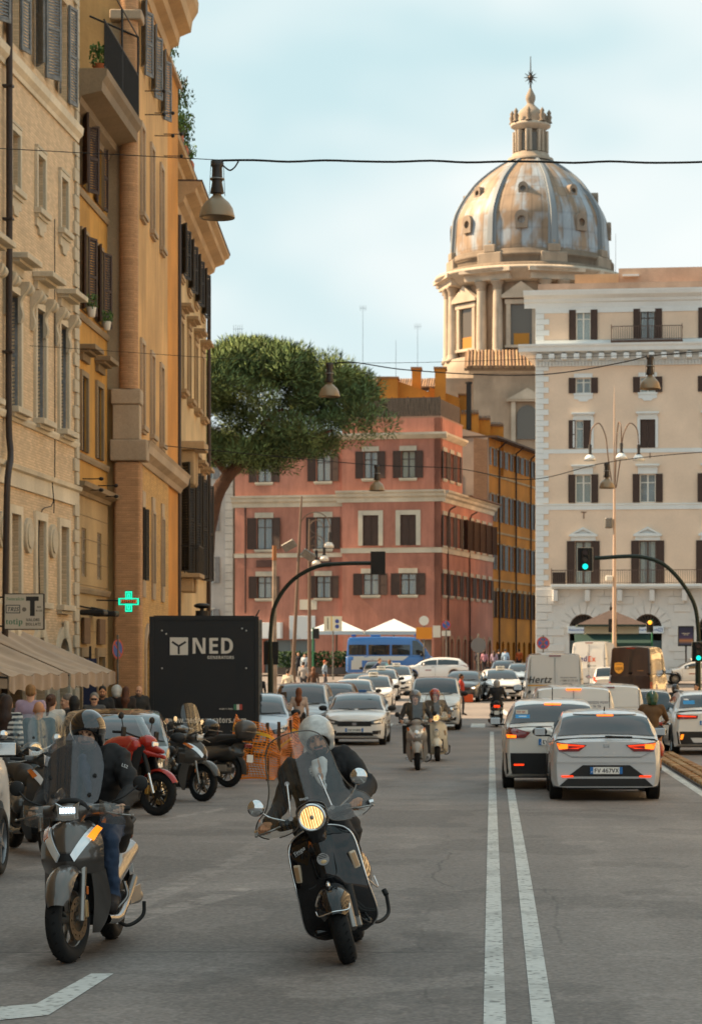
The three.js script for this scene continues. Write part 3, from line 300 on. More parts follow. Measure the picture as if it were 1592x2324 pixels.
// ---------- C: big orange house with a brick corner pier ----------
{ const L = 9.6, b = leftWall('orange_house', 'tall orange plaster house with a brick corner pier and stone belt', -10.15, 69.4, -0.04);
  const pl = wallMat(0xeab878, { streak: 1 }), br = wallMat(0xdcae6c, { brick: 1 }), bp = wallMat(0xcb9c72, { brick: 1 }), st = wallMat(0xc4ad92), C = [1.5, 4.4, 7.4], H = [], HL = [];
  for (const u of C) { H.push(HOLE(u, 19.3, 0.95, 1.9), HOLE(u, 15.1, 0.8, 2.5), HOLE(u, 8.9, 0.8, 2.4)); HL.push(HOLE(u, 4.4, 0.7, 2.1)); } HL.push(archHole(2.1, 3.5, -0.4, 2.9), archHole(5.6, 7, -0.4, 2.9));
  wallPanel(b, 'wall', L, 8.3, 22.1, H, pl); wallPanel(b, 'lower_wall', L, -0.6, 8.298, HL, br, 0.5, 0, 0.03); room(b, 'interior', 0.02, L, -0.5, 22, -8); gb().box(0, 0.4, -0.5, 22.1, -8, -0.502).mesh('end_wall', pl, b);
  band(b, 'belt_cornice', -0.02, L + 4, 7.75, [[0.05, 0], [0.12, 0.15], [0.3, 0.28], [0.34, 0.5], [0.4, 0.6]], st, 0.035); band(b, 'roof_cornice', -0.3, L + 0.1, 21.7, [[0.05, 0], [0.1, 0.3], [0.35, 0.42], [0.4, 0.7], [0.75, 0.85], [0.8, 1.2], [0.98, 1.5], [1, 1.8]], wallMat(0xc9a77c));
  for (const u of C) { win(b, u, 19.3, 0.95, 1.9, { sh: 'open', sm: shutGrey, slats: 0.09, ang: 0.4, rec: 0.25, frame: frameDark }); for (const [y, h] of [[15.1, 2.5], [8.9, 2.4]]) { const w = win(b, u, y, 0.8, h, { noglass: 1, sur: 0.14, tm: st, sill: 0.16 }); gb().box(-0.4, 0.4, 0, h, -0.12, -0.1).mesh('blind_panel', pl, w); }
    const w = win(b, u, 4.4, 0.7, 2.1, { sh: u < 2 ? 'open' : '', sw: 0.2, sm: shutBlack, slats: 0.08, ang: 0.3, rec: 0.25, frame: frameDark, sur: u < 2 ? 0 : 0.09, tm: st }); w.position.z = 0.03; gb().box(-0.42, 0.42, 2.12, 2.6, 0.003, 0.05).mesh('stone_block', st, w); gb().box(-0.42, 0.42, -0.5, -0.01, 0.003, 0.06).mesh('stone_block', st, w);
    for (const q of [18.9, 18.2]) gb().rod([u + 0.8, q, 0.01], [u + 0.8, q, 0.55], 0.015).sph(u + 0.8, q, 0.57, 0.06, 0.06, 0.06, 8).mesh('bracket', iron, b); }
  for (const u of [2.8, 6.3]) { const a = part('arch', b, [u, 0, 0.03]); gb().ext((() => { const s = new THREE.Shape(); s.moveTo(-0.95, -0.4); s.lineTo(-0.95, 2.2); s.absarc(0, 2.2, 0.95, PI, 0, true); s.lineTo(0.95, -0.4); s.lineTo(0.7, -0.4); s.lineTo(0.7, 2.2); s.absarc(0, 2.2, 0.7, 0, PI, false); s.lineTo(-0.7, -0.4); return s; })(), 0.07).mesh('surround', st, a); gb().box(-0.68, 0.68, -0.4, 2.2, -0.4, -0.35).mesh('door_leaf', frameDark, a); }
  // pier on the near corner
  const p = part('corner_pier', b); const P = (x0, x1, y0, y1, z0, z1, n, m, r = 0.02) => gb().box(x0, x1, y0, y1, z0, z1, r).mesh(n, m, p);
  P(-0.3, 0.32, -0.6, 7.74, -0.62, 0.16, 'lower_shaft', bp, 0.1); P(-0.36, 0.38, 7.745, 8.35, -0.72, 0.34, 'pier_belt', st, 0.04); P(-0.3, 0.3, 8.355, 9.35, -0.64, 0.12, 'pedestal', st, 0.02); P(-0.34, 0.34, 9.355, 9.8, -0.7, 0.17, 'pedestal_cap', st, 0.05);
  const c = gb().cyl(0, 9.805, 0, 0.27, 0.26, 10.5, 20).mesh('brick_column', bp, p); c.position.set(-0.1, 0, -0.2); gb().box(-0.06, 0.3, 9.805, 20.3, -0.9, 0.03).mesh('pilaster', wallMat(0xcbb08c), p); P(-0.42, 0.38, 20.31, 20.6, -0.72, 0.2, 'capital', st, 0.05); gb().cyl(-0.1, 20.61, -0.2, 0.27, 0.27, 3, 20).mesh('upper_column', bp, p);
  // orange strip at the far end
  wallPanel(b, 'end_bay', 4, -0.6, 21.6, [], wallMat(0xdb943e), 0.5, L, -0.02); gb().box(L + 0.02, L + 4, -0.5, 21.5, -8, -0.53).mesh('end_bay_core', pl, b); gb().box(L, L + 4, 21.602, 21.75, -0.6, 0.12, 0.02).mesh('coping', st, b); }

// ---------- D: yellow palace with projecting eaves ----------
{ const L = 15, b = leftWall('yellow_palace', 'pale yellow palace with dark shutters and deep projecting eaves beside the pine', -10.86, 83.3, -0.045);
  const pl = wallMat(0xe8c590, { streak: 1 }), at = wallMat(0xcf8f44), st = wallMat(0xc2a27a), C = [2.6, 5.9, 9.2, 12.5], H = [];
  for (const u of C) H.push(HOLE(u, 15.65, 1.0, 1.75), HOLE(u, 11.6, 1.05, 2.4), HOLE(u, 5.2, 1.2, 3.8), HOLE(u, 1.9, 0.5, 1.0));
  wallPanel(b, 'wall', L, -0.6, 17.7, H, pl); room(b, 'interior', 0, L, -0.5, 17.6, -8); gb().box(L - 0.4, L - 0.002, -0.6, 17.7, -12, -0.502).mesh('end_wall', pl, b); gb().box(0.002, 0.4, 8, 17.7, -8, -0.502).mesh('near_end_wall', at, b);
  band(b, 'eaves_cornice', -0.1, L + 0.3, 17.4, [[0.05, 0], [0.1, 0.3], [0.3, 0.42], [0.36, 0.62], [0.7, 0.75], [0.74, 0.9], [0.9, 1.0], [0.92, 1.1]], st); gb().box(-0.1, L + 0.3, 18.5, 18.56, -2, 0.95).mesh('gutter_slab', mat(0x4a3a2e), b);
  // attic storey set back behind the eaves
  const at0 = part('attic', b, [0, 0, -0.9]); { const s = rectShape(0, L, 18.55, 20.9); for (const u of C) s.holes.push(HOLE(u, 18.75, 1.0, 1.7)); gb().ext(s, 0.3).mesh('attic_wall', at, at0).position.z = -0.3; for (const u of C) { for (const k of [-1, 1]) { const q = mesh('attic_shutter', shutterGeo(0.5, 1.7, 0.09), shutBlack, at0); q.position.set(u + (k > 0 ? 0.51 : -1.0), 18.75, 0.03); } } room(at0, 'attic_room', 0.02, L - 0.02, 18.5, 20.8, -6); band(at0, 'attic_eaves', -0.1, L + 0.2, 20.6, [[0.05, 0], [0.3, 0.12], [0.34, 0.3], [0.62, 0.42], [0.65, 0.6]], wallMat(0xcaa676)); gb().box(0, L, 21.2, 21.26, -6, 0.66).mesh('roof_deck', mat(0x5a4636), at0); }
  for (const [i, u] of C.entries()) { win(b, u, 15.65, 1.0, 1.75, { sh: 'open', sm: shutBlack, slats: 0.09, ang: 0.45, rec: 0.25, frame: frameDark, sill: 0.12, tm: st }); win(b, u, 11.6, 1.05, 2.4, { sur: 0.16, hood: 0.42, hoodY: 0.05, tm: st, rec: 0.25, frame: frameDark, sill: 0.26 }); win(b, u, 5.2, 1.2, 3.8, { sh: 'open', sm: shutBlack, slats: 0.1, ang: 0.6, sur: 0.12, hood: 0.45, hoodY: 0.1, tm: st, rec: 0.25, frame: frameDark }); win(b, u, 1.9, 0.5, 1.0, { sur: 0.1, tm: st, rec: 0.2, frame: frameDark }); }
  const bl = part('balcony', b, [2.6, 0, 0]); gb().box(-1.1, 1.1, 4.95, 5.1, 0, 0.75, 0.02).box(-0.9, -0.6, 4.45, 4.948, 0, 0.5, 0.05).box(0.6, 0.9, 4.45, 4.948, 0, 0.5, 0.05).mesh('slab', st, bl); const r = gb(); for (let u = -1.05; u <= 1.06; u += 0.15) r.rod([u, 5.1, 0.7], [u, 6.05, 0.7], 0.012, 0.012, 5); for (let z = 0.05; z < 0.7; z += 0.15) for (const s of [-1.05, 1.05]) r.rod([s, 5.1, z], [s, 6.05, z], 0.012, 0.012, 5); r.rod([-1.07, 6.06, 0.7], [1.07, 6.06, 0.7], 0.022).rod([-1.05, 6.06, 0], [-1.05, 6.06, 0.7], 0.022).rod([1.05, 6.06, 0], [1.05, 6.06, 0.7], 0.022); r.mesh('railing', iron, bl);
  gb().box(1.7, 3.5, 9.45, 9.75, 0.01, 0.9, 0.04).box(1.9, 2.2, 8.2, 9.44, 0.01, 0.55, 0.1).box(3.0, 3.3, 8.2, 9.44, 0.01, 0.55, 0.1).mesh('portal_hood', st, b);
  for (const u of [0.25, L - 0.2]) gb().rod([u, -0.3, 0.12], [u, 17.4, 0.12], 0.08, 0.08, 10).mesh('drain_pipe', mat(0x3a2a22, { roughness: 0.6 }), b); }
// terrace plants on the yellow palace
seed(77); { const sp = [[84.2, 22.2, 1.1, 1.7], [85.6, 21.6, 1.2, 1.5], [87.8, 21.6, 1.4, 1.6], [90.4, 21.5, 1.3, 1.3], [92.6, 21.5, 1.2, 1.1], [95.4, 21.4, 0.9, 0.9]]; const lab = ['tall wispy shrub nearest on the roof terrace', 'bushy shrub second along the roof terrace', 'wide leafy shrub mid roof terrace of yellow palace', 'spreading shrub beyond the middle of the roof terrace', 'small round shrub near far end of roof terrace', 'last low shrub at far end of roof terrace'];
  sp.forEach(([d, y, r, h], i) => { const p = thing('terrace_shrub', lab[i], 'shrub', [-11.6 - 0.045 * (d - 83), 21.26, -d], 0, 'shrubs on the roof terrace'); gb().box(-0.45, 0.45, 0, 0.4, -0.3, 0.3, 0.02).mesh('planter', terracotta, p); const st = gb(); for (let k = 0; k < 7; k++) { const a = rnd() * 6.28; st.tube([[0, 0.35, 0], [Math.cos(a) * r * 0.3, h * 0.5, Math.sin(a) * r * 0.3], [Math.cos(a) * r * 0.7, h * rr(0.8, 1.2), Math.sin(a) * r * 0.7]], 0.015, 4, 6); } st.mesh('stem', mat(0x4a3a28), p); const f = gb(); for (let k = 0; k < 9; k++) { const a = rnd() * 6.28, q = rnd() * r * 0.8; f.geo(tuft(120, r * 0.3, r * 0.5, 0.05).build(), T4(Math.cos(a) * q, h * rr(0.35, 1.0), Math.sin(a) * q)); } f.mesh('foliage', i % 2 ? leafGreen : leafDark, p); }); }

// ---------- houses along the street outside the frame: unseen, they shade the street; right-hand ones sized and paled to bounce light ----------
function plainHouse(label, x, d, ry, L, H, hex, rows, depth = 10) { const b = thing('street_house', label, 'building', [x, 0, -d], ry), m = wallMat(hex), st = wallMat(0xb9a88e), Hs = [], pos = []; const n = Math.floor(L / 3.4), sp = L / n;
  for (let i = 0; i < n; i++) for (let k = 0; k < rows; k++) { const u = sp * (i + 0.5), y = 1 + k * (H - 1.5) / rows; Hs.push(HOLE(u, y, 1.1, 2.1)); pos.push([u, y]); }
  wallPanel(b, 'wall', L, -0.6, H, Hs, m); room(b, 'core', 0, L, -0.6, H - 0.1, -depth); gb().box(0, L, H, H + 0.2, -depth, 0.5).mesh('roof', mat(0x7a5038), b); band(b, 'cornice', 0, L, H - 0.8, PROFS.cornice, st); band(b, 'belt_course', 0, L, 5.2, PROFS.belt, st);
  for (const [u, y] of pos) win(b, u, y, 1.1, 2.1, { sh: 'open', sm: shutBrown, sur: 0.12, tm: st, rec: 0.2 }); return b; }
plainHouse('tan street house behind the camera on the left side', -12.6, -46, PI / 2, 76, 21, 0xc79d68, 5);
plainHouse('cream street house facing the brick palace on the right side', 16, 90, -PI / 2, 68, 18, 0xeadcbe, 5);
plainHouse('ochre street house facing the palaces, right side toward the square', 16.5, 149, -PI / 2, 57, 15, 0xe6cfa4, 4);

// ---------- pink corner house across the square ----------
const trimW = wallMat(0xcfc6b4), trimG = wallMat(0xc9cdcb);
{ const b = thing('pink_house', 'dusty pink corner house with dark shutters across the square', 'building', [-3.7, 0.9, -178], -0.21), pk = wallMat(0xc48470, { streak: 1 }), p2 = wallMat(0xc68874, { streak: 1 }), F = 0.0324;
  const Y = (y) => (1495 - y) * F + 1.2, X = (px) => (px - 1000) * F; // photograph levels turned into metres above the pavement
  // right block, slightly proud of the left wing
  const H = [], cR = [X(836), X(924)]; for (const u of cR) H.push(HOLE(u, Y(1084), 1.05, 2.0), HOLE(u, Y(1237), 1.2, 2.25), HOLE(u, Y(1350), 1.2, 1.6)); H.push(rectHole(X(870) - 0.7, X(870) + 0.7, 0, 2.6), rectHole(X(960) - 0.6, X(960) + 0.6, 0, 2.6));
  wallPanel(b, 'wall', 7.5, -0.6, Y(948), H, pk, 0.5, -7.5); room(b, 'interior', -7.4, -0.45, -0.5, Y(950), -5);
  const HL = [], cL = [X(580), X(721)]; for (const u of cL) HL.push(HOLE(u, Y(1088), 1.05, 2.0), HOLE(u, Y(1243), 1.2, 2.35), HOLE(u, Y(1356), 1.2, 1.65)); HL.push(rectHole(X(640) - 2, X(640) + 2, 0, 2.6));
  wallPanel(b, 'left_wing_wall', 8.4, -0.6, Y(985), HL, p2, 0.5, -15.9, -0.35); room(b, 'left_wing_interior', -15.8, -7.5, -0.5, Y(990), -8);
  const cor = [[0.05, 0], [0.1, 0.3], [0.3, 0.42], [0.34, 0.6], [0.5, 0.72], [0.52, 0.85]];
  band(b, 'main_cornice', -7.9, 0.35, Y(1138), cor, trimW, 0.01); band(b, 'wing_cornice', -16.1, -7.55, Y(1146), cor, trimW, -0.34); band(b, 'string_course', -7.6, 0.08, Y(1254), [[0.06, 0], [0.1, 0.3], [0.14, 0.38]], trimW); band(b, 'wing_string_course', -15.95, -7.5, Y(1262), [[0.06, 0], [0.1, 0.25], [0.14, 0.32]], trimW, -0.34); band(b, 'roof_cornice', -7.9, 0.5, Y(995), [[0.05, 0], [0.2, 0.12], [0.4, 0.3], [0.42, 0.45]], trimW, 0.01);
  const kinds = [0.2, 0.6, 0.9, 0.45]; const wv = (u, y, w, h, i, o = {}) => win(b, u, y, w, h, { sh: 'open', sm: shutBrown, lintel: 0.36, sill: 0.14, tm: trimW, rec: 0.2, frame: frameDark, curtain: kinds[i % 4], curtainMat: mat(0xd2b088), sw: w * 0.58, ...o });
  cR.forEach((u, i) => { wv(u, Y(1084), 1.05, 2.0, i + 1); wv(u, Y(1237), 1.2, 2.25, i, { sh: 'closed', sur: 0.34, lintel: 0, sill: 0, curtain: 0 }); wv(u, Y(1350), 1.2, 1.6, i + 2); });
  cL.forEach((u, i) => { for (const [y, h, k] of [[Y(1088), 2.0, 1], [Y(1243), 2.35, 0], [Y(1356), 1.65, 2]]) { const w = wv(u, y, h > 2.2 ? 1.2 : 1.1, h, i + k, { lintel: h > 2.1 ? 0.4 : 0.36 }); w.position.z = -0.35; } gb().box(u - 0.6, u + 0.6, Y(1284), Y(1267), -0.34, -0.2, 0.02).mesh('vent_grille', mat(0x4a302a), b); });
  // long side along the lane
  const s = part('lane_side', b, [0, 0, 0], PI / 2); const Ls = 18.4, HS = [], sc = []; for (let i = 0; i < 8; i++) sc.push(1.2 + i * 2.25); for (const [i, u] of sc.entries()) { HS.push(HOLE(u, Y(1237), 1.05, 2.25), HOLE(u, Y(1350), 1.0, 1.6)); if (i < 3) HS.push(HOLE(u, Y(1084), 1.0, 2.0)); HS.push(archHole(u - 0.5, u + 0.5, 0, 2.7)); }
  { const sh = poly([[0, -0.6], [Ls, -0.6], [Ls, Y(1115)], [7.2, Y(1115)], [7.2, Y(948)], [0, Y(948)]]); sh.holes.push(...HS); gb().ext(sh, 0.5).mesh('side_wall', pk, s).position.z = -0.5; room(s, 'side_interior', 0.5, Ls, -0.5, Y(1120), -7); }
  b.updateMatrixWorld();
  const sw = (u, y, w, h, o) => win(s, u, y, w, h, { sh: 'open', sm: shutBrown, rec: 0.2, tm: trimW, lintel: 0.3, sill: 0.1, ...o });
  band(s, 'side_cornice', 0.4, Ls + 0.3, Y(1138), cor, trimW); band(s, 'side_string_course', 0.1, Ls, Y(1254), [[0.06, 0], [0.1, 0.3], [0.14, 0.38]], trimW); band(s, 'side_roof_cornice', 0, 7.5, Y(995), [[0.05, 0], [0.2, 0.12], [0.4, 0.3], [0.42, 0.45]], trimW); gb().box(7.2, Ls + 0.2, Y(1113), Y(1110), -7, 0.75).mesh('side_eaves', mat(0x5d4434), s);
  sc.forEach((u, i) => { sw(u, Y(1237), 1.05, 2.25, { ang: i > 2 ? 0.9 : 0.1, sw: 0.55 }); sw(u, Y(1350), 1.0, 1.6, { sw: 0.5 }); if (i < 3) sw(u, Y(1084), 1.0, 2.0, { sw: 0.55 }); const a = part('arch', s, [u, 0, 0]); gb().ext((() => { const q = new THREE.Shape(); q.moveTo(-0.75, 0); q.lineTo(-0.75, 2.2); q.absarc(0, 2.2, 0.75, PI, 0, true); q.lineTo(0.75, 0); q.lineTo(0.5, 0); q.lineTo(0.5, 2.2); q.absarc(0, 2.2, 0.5, 0, PI, false); q.lineTo(-0.5, 0); return q; })(), 0.06).mesh('surround', wallMat(0xb08f78), a); });
  for (const u of [2.0, 9.4]) gb().tube([[u, Y(1330), 0.1], [u, Y(1180), 0.1], [u, Y(1155), 0.2], [u + 0.5, Y(1145), 0.55]], 0.06, 6).rod([u, 0, 0.1], [u, Y(1330), 0.1], 0.06).mesh('drain_pipe', mat(0x3a2622), s);
  gb().rod([X(535), Y(1390), -0.25], [X(535), Y(1146), -0.25], 0.06).mesh('drain_pipe', mat(0x3a2622), b);
  // roof terrace: reed screen, back walls
  gb().box(-7.5, 0, Y(948), Y(944), -7.5, -0.01).mesh('roof_deck', mat(0x8a6a58), b);
  const reed = tex(256, (u, v) => 0.35 + 0.4 * pn(u * 128, v * 3, 128, 3) * (0.6 + 0.4 * pn(u * 40, v * 60, 256, 6)), 1.6); const rm = mat(0x9a8878, { map: reed, roughness: 0.95 }); gb().box(-7.4, -0.05, Y(944), Y(901), -0.2, -0.15).mesh('reed_screen', rm, b); gb().box(-0.2, -0.15, Y(944), Y(904), -7, -0.21).mesh('reed_screen', rm, b);
  const ps = gb(); for (let i = 0; i <= 6; i++) ps.rod([-7.35 + i * 1.2, Y(944), -0.25], [-7.35 + i * 1.2, Y(898), -0.25], 0.03); ps.mesh('screen_post', iron, b);
  gb().box(-15.9, -7.5, -0.5, Y(986), -12, -8.05).mesh('back_wall', p2, b); gb().box(-15.9, -7.5, Y(985), Y(983), -12, -0.3).mesh('wing_roof', mat(0x7a5038), b);
  // ground floor: shop fronts
  gb().box(X(640) - 2, X(640) + 2, 0, 2.6, -0.8, -0.75).mesh('shop_window', mat(0x5f6a6c, { roughness: 0.15 }), b); gb().box(X(575) - 1.2, X(575) + 1.6, 2.7, 3.9, -0.34, 0.25, 0.02).mesh('shop_awning', mat(0xd6d9da), b); gb().box(X(672) - 1, X(672) + 1, 2.65, 4.4, -0.34, -0.2, 0.02).mesh('shop_board', mat(0xb9c0c4), b);
  gb().box(X(665), X(706), 4.85, 5.6, -0.34, -0.29).mesh('stone_tablet', trimW, b); }
{ // sign lettering above the shop
  const t = canvasTex(512, 128, (c, w, h) => { c.fillStyle = '#d6d9da'; c.fillRect(0, 0, w, h); c.fillStyle = '#2d3550'; c.font = 'bold 90px sans-serif'; c.fillText('argento', 20, 95); }); const q = thing('shop_fascia', 'white shop fascia reading argento at the foot of pink house', 'sign', [-17.2, 3.6, -175.9], -0.21); gb().box(-1.1, 1.1, 0, 0.62, -0.05, 0).mesh('board', mat(0xd6d9da), q); const pg = new THREE.PlaneGeometry(2.1, 0.52); pg.translate(0, 0.31, 0.006); mesh('lettering', pg, mat(0xffffff, { map: t }), q); }

// ---------- pale sliver of a house behind the pine, on the left of the pink one ----------
{ const b = thing('pale_house', 'pale grey stone house glimpsed between yellow palace and pink house', 'building', [-26, 0.9, -186], 0), m = wallMat(0xb9bcbc); const H = []; for (const y of [3, 7, 11, 15]) for (const u of [1.5, 4.2]) H.push(HOLE(u, y, 1, 2)); wallPanel(b, 'wall', 6.2, -0.6, 19, H, m); room(b, 'core', 0, 6.2, -0.6, 18.9, -8); for (const y of [3, 7, 11, 15]) for (const u of [1.5, 4.2]) win(b, u, y, 1, 2, { sh: 'open', sm: shutGrey, sur: 0.12, tm: trimG }); for (let y = 0; y < 18.5; y += 0.6) gb().box(5.6, 6.2, y + 0.02, y + 0.58, 0.002, 0.06).mesh('quoin', trimG, b); }

// ---------- ochre terrace along the curving lane ----------
{ const b = thing('ochre_terrace', 'long orange ochre house curving along the lane below the church', 'building', [-0.2, 0.95, -200], Math.acos(0.25 / Math.hypot(0.25, 1))), oc = wallMat(0xc27a1e), st = wallMat(0xb89a72), L = 17.5, H = [], cs = []; for (let i = 0; i < 9; i++) cs.push(1 + i * 1.95);
  const rows = [[17.2, 1.4], [12.6, 2.2], [8.6, 2.1], [4.6, 2.2]]; for (const u of cs) { for (const [y, h] of rows) H.push(HOLE(u, y, 0.9, h)); H.push(archHole(u - 0.45, u + 0.45, 0, 2.6)); }
  wallPanel(b, 'wall', L, -0.6, 19.4, H, oc); room(b, 'core', 0.3, L, -0.6, 19, -6);
  for (const [i, u] of cs.entries()) for (const [k, [y, h]] of rows.entries()) win(b, u, y, 0.9, h, { sh: 'open', sm: k < 3 ? shutGrey : shutBrown, sw: 0.45, ang: 0.2 * (i % 3), sur: k === 3 ? 0.12 : 0, lintel: 0.12, tm: st, rec: 0.15 });
  for (const y of [16.3, 11.6, 7.6]) band(b, 'string_course', 0, L, y, PROFS.thin, st); gb().box(-0.3, L, 19.4, 19.55, -6, 0.8).mesh('eaves', mat(0x4f3a2c), b); for (const u of [3.2, 9.2, 14.8]) gb().rod([u, 0, 0.12], [u, 18.8, 0.12], 0.07).rod([u, 18.8, 0.12], [u + 0.3, 19.35, 0.7], 0.07).mesh('drain_pipe', mat(0x352822), b);
  const g = part('gable', b, [0, 0, 0]); g.rotation.y = -PI / 2 - 0.03; gb().ext(poly([[-4.6, -0.6], [0, -0.6], [0, 19.5], [-4.6, 20.9]]), 0.3).mesh('gable_wall', wallMat(0xa89484), g); gb().ext(poly([[-1.2, 12], [-0.02, 12], [-0.02, 19.2], [-1.2, 19.4]]), 0.05, {}, T4(0, 0, 0.3)).mesh('bare_brick', wallMat(0x8a6a52, { brick: 1 }), g); gb().box(-3.2, -2.2, 14, 16.4, 0.3, 0.34).mesh('blocked_window', wallMat(0x94837a), g); }

// ---------- roofs and chimneys behind the pink house ----------
{ const tileM = wallMat(0xa07a58), tile2 = wallMat(0x8a6a50), och = wallMat(0xc08032), D = 205, k = D / 5500; const X = (px) => (px - 1114) * k, Y = (y) => (1495 - y) * k + 2.1;
  const roof = thing('tiled_roof', 'low clay tiled roof with rows of tiles behind the reed screen', 'roof', [X(910), 0, -D - 6]); const n = 34, w = X(1000) - X(812); gb().box(-w / 2, w / 2, 0.5, Y(880), -9, 3.2).mesh('attic_wall', wallMat(0xb08a66), roof);
  for (let i = 0; i < n; i++) { const q = gb().rod([-w / 2 + (i + 0.5) * w / n, Y(872), 3.6], [-w / 2 + (i + 0.5) * w / n, Y(836), -2], 0.11, 0.1, 7).mesh('tile_row', i % 3 ? tileM : tile2, roof); } gb().ext(poly([[3.5, Y(876)], [-2.1, Y(838)], [-2.1, Y(842)], [3.5, Y(880)]]), w, {}, new THREE.Matrix4().makeBasis(V(0, 0, 1), V(0, 1, 0), V(-1, 0, 0)).setPosition(w / 2, 0, 0)).mesh('roof_deck', tile2, roof);
  const ch = [['plain ochre roof house beside the pine top', 860, 905, 868, 930], ['wide ochre roof house with a sloping top in the middle', 905, 975, 872, 925], ['square ochre chimney block against the tiled roof', 935, 955, 840, 880], ['slim ochre chimney block next to the church wall', 988, 1012, 846, 882], ['ochre roof house end with sloped coping near the reed screen', 975, 1042, 885, 950], ['tall ochre chimney stack over the grey gable', 1042, 1062, 900, 965], ['short ochre chimney with tile cap over the ochre terrace', 1046, 1086, 946, 985], ['middle stepped chimney with tile cap over the ochre terrace', 1082, 1112, 956, 990], ['lowest stepped chimney with tile cap over the ochre terrace', 1108, 1142, 968, 1000], ['pale plaster roof house beside the pine top', 838, 862, 878, 940]];
  ch.forEach(([lab, a, c, t, bt], i) => { const o = thing('roof_block', lab, 'chimney', [X((a + c) / 2), Y(bt) - 3, -D + 2 - (i % 3)]), hw = (X(c) - X(a)) / 2, hh = Y(t) - Y(bt) + 3; if (i === 1 || i === 4) gb().ext(poly([[-hw, 0], [hw, 0], [hw, hh - 0.9], [-hw, hh]]), 2.4, {}, T4(0, 0, -1.2)).mesh('wall', i === 9 ? wallMat(0xc2a184) : och, o); else gb().box(-hw, hw, 0, hh, -1, 1).mesh('wall', i === 9 ? wallMat(0xc2a184) : och, o); const cap = gb(); if (i >= 6 && i < 9) { for (let q = 0; q < 6; q++) cap.rod([-hw + (q + 0.5) * hw / 3, hh, 1.1], [-hw + (q + 0.5) * hw / 3, hh + 0.3, -0.2], 0.12, 0.12, 6); cap.mesh('tile_cap', tile2, o); } else if (i !== 1 && i !== 4) cap.box(-hw - 0.1, hw + 0.1, hh, hh + 0.15, -1.1, 1.1).mesh('cap', tileM, o); });
  const pipe = thing('flue_pipe', 'black metal flue pipe above the ochre chimneys', 'pipe', [X(1064), Y(930), -D + 3]); gb().rod([0, -2, 0], [0, Y(880) - Y(930), 0], 0.22, 0.22, 10).cyl(0, Y(880) - Y(930), 0, 0.3, 0.3, 0.15, 10).mesh('pipe', iron, pipe);
  const an = [[540, 745, 795, 150], [776, 790, 830, 210], [823, 695, 845, 215], [898, 772, 838, 215], [947, 738, 838, 215], [1396, 530, 610, 205]]; const al = ['thin aerial above the pine on the far left', 'short aerial right of the pine crown', 'tall braced aerial mast right of the pine', 'slim aerial above the tiled roof', 'tall plain aerial mast above the tiled roof', 'aerial at the left end of the palace roof'];
  an.forEach(([px, a, c, d], i) => { const kk = d / 5500, o = thing('roof_aerial', al[i], 'aerial', [(px - 1114) * kk, (1495 - c) * kk + 2.1, -d], 0, 'roof aerials'), h = (c - a) * kk; gb().rod([0, -2.5, 0], [0, h, 0], 0.022, 0.012, 5).mesh('mast', iron, o); if (i % 2 === 0) { const r = gb(); r.rod([-0.3, h * 0.97, 0], [0.35, h * 0.97, 0], 0.01, 0.01, 4); for (let q = -2; q < 3; q++) r.rod([q * 0.13, h * 0.97 - 0.25, 0], [q * 0.13, h * 0.97 + 0.25, 0], 0.008, 0.008, 4); r.mesh('antenna', iron, o); } }); }

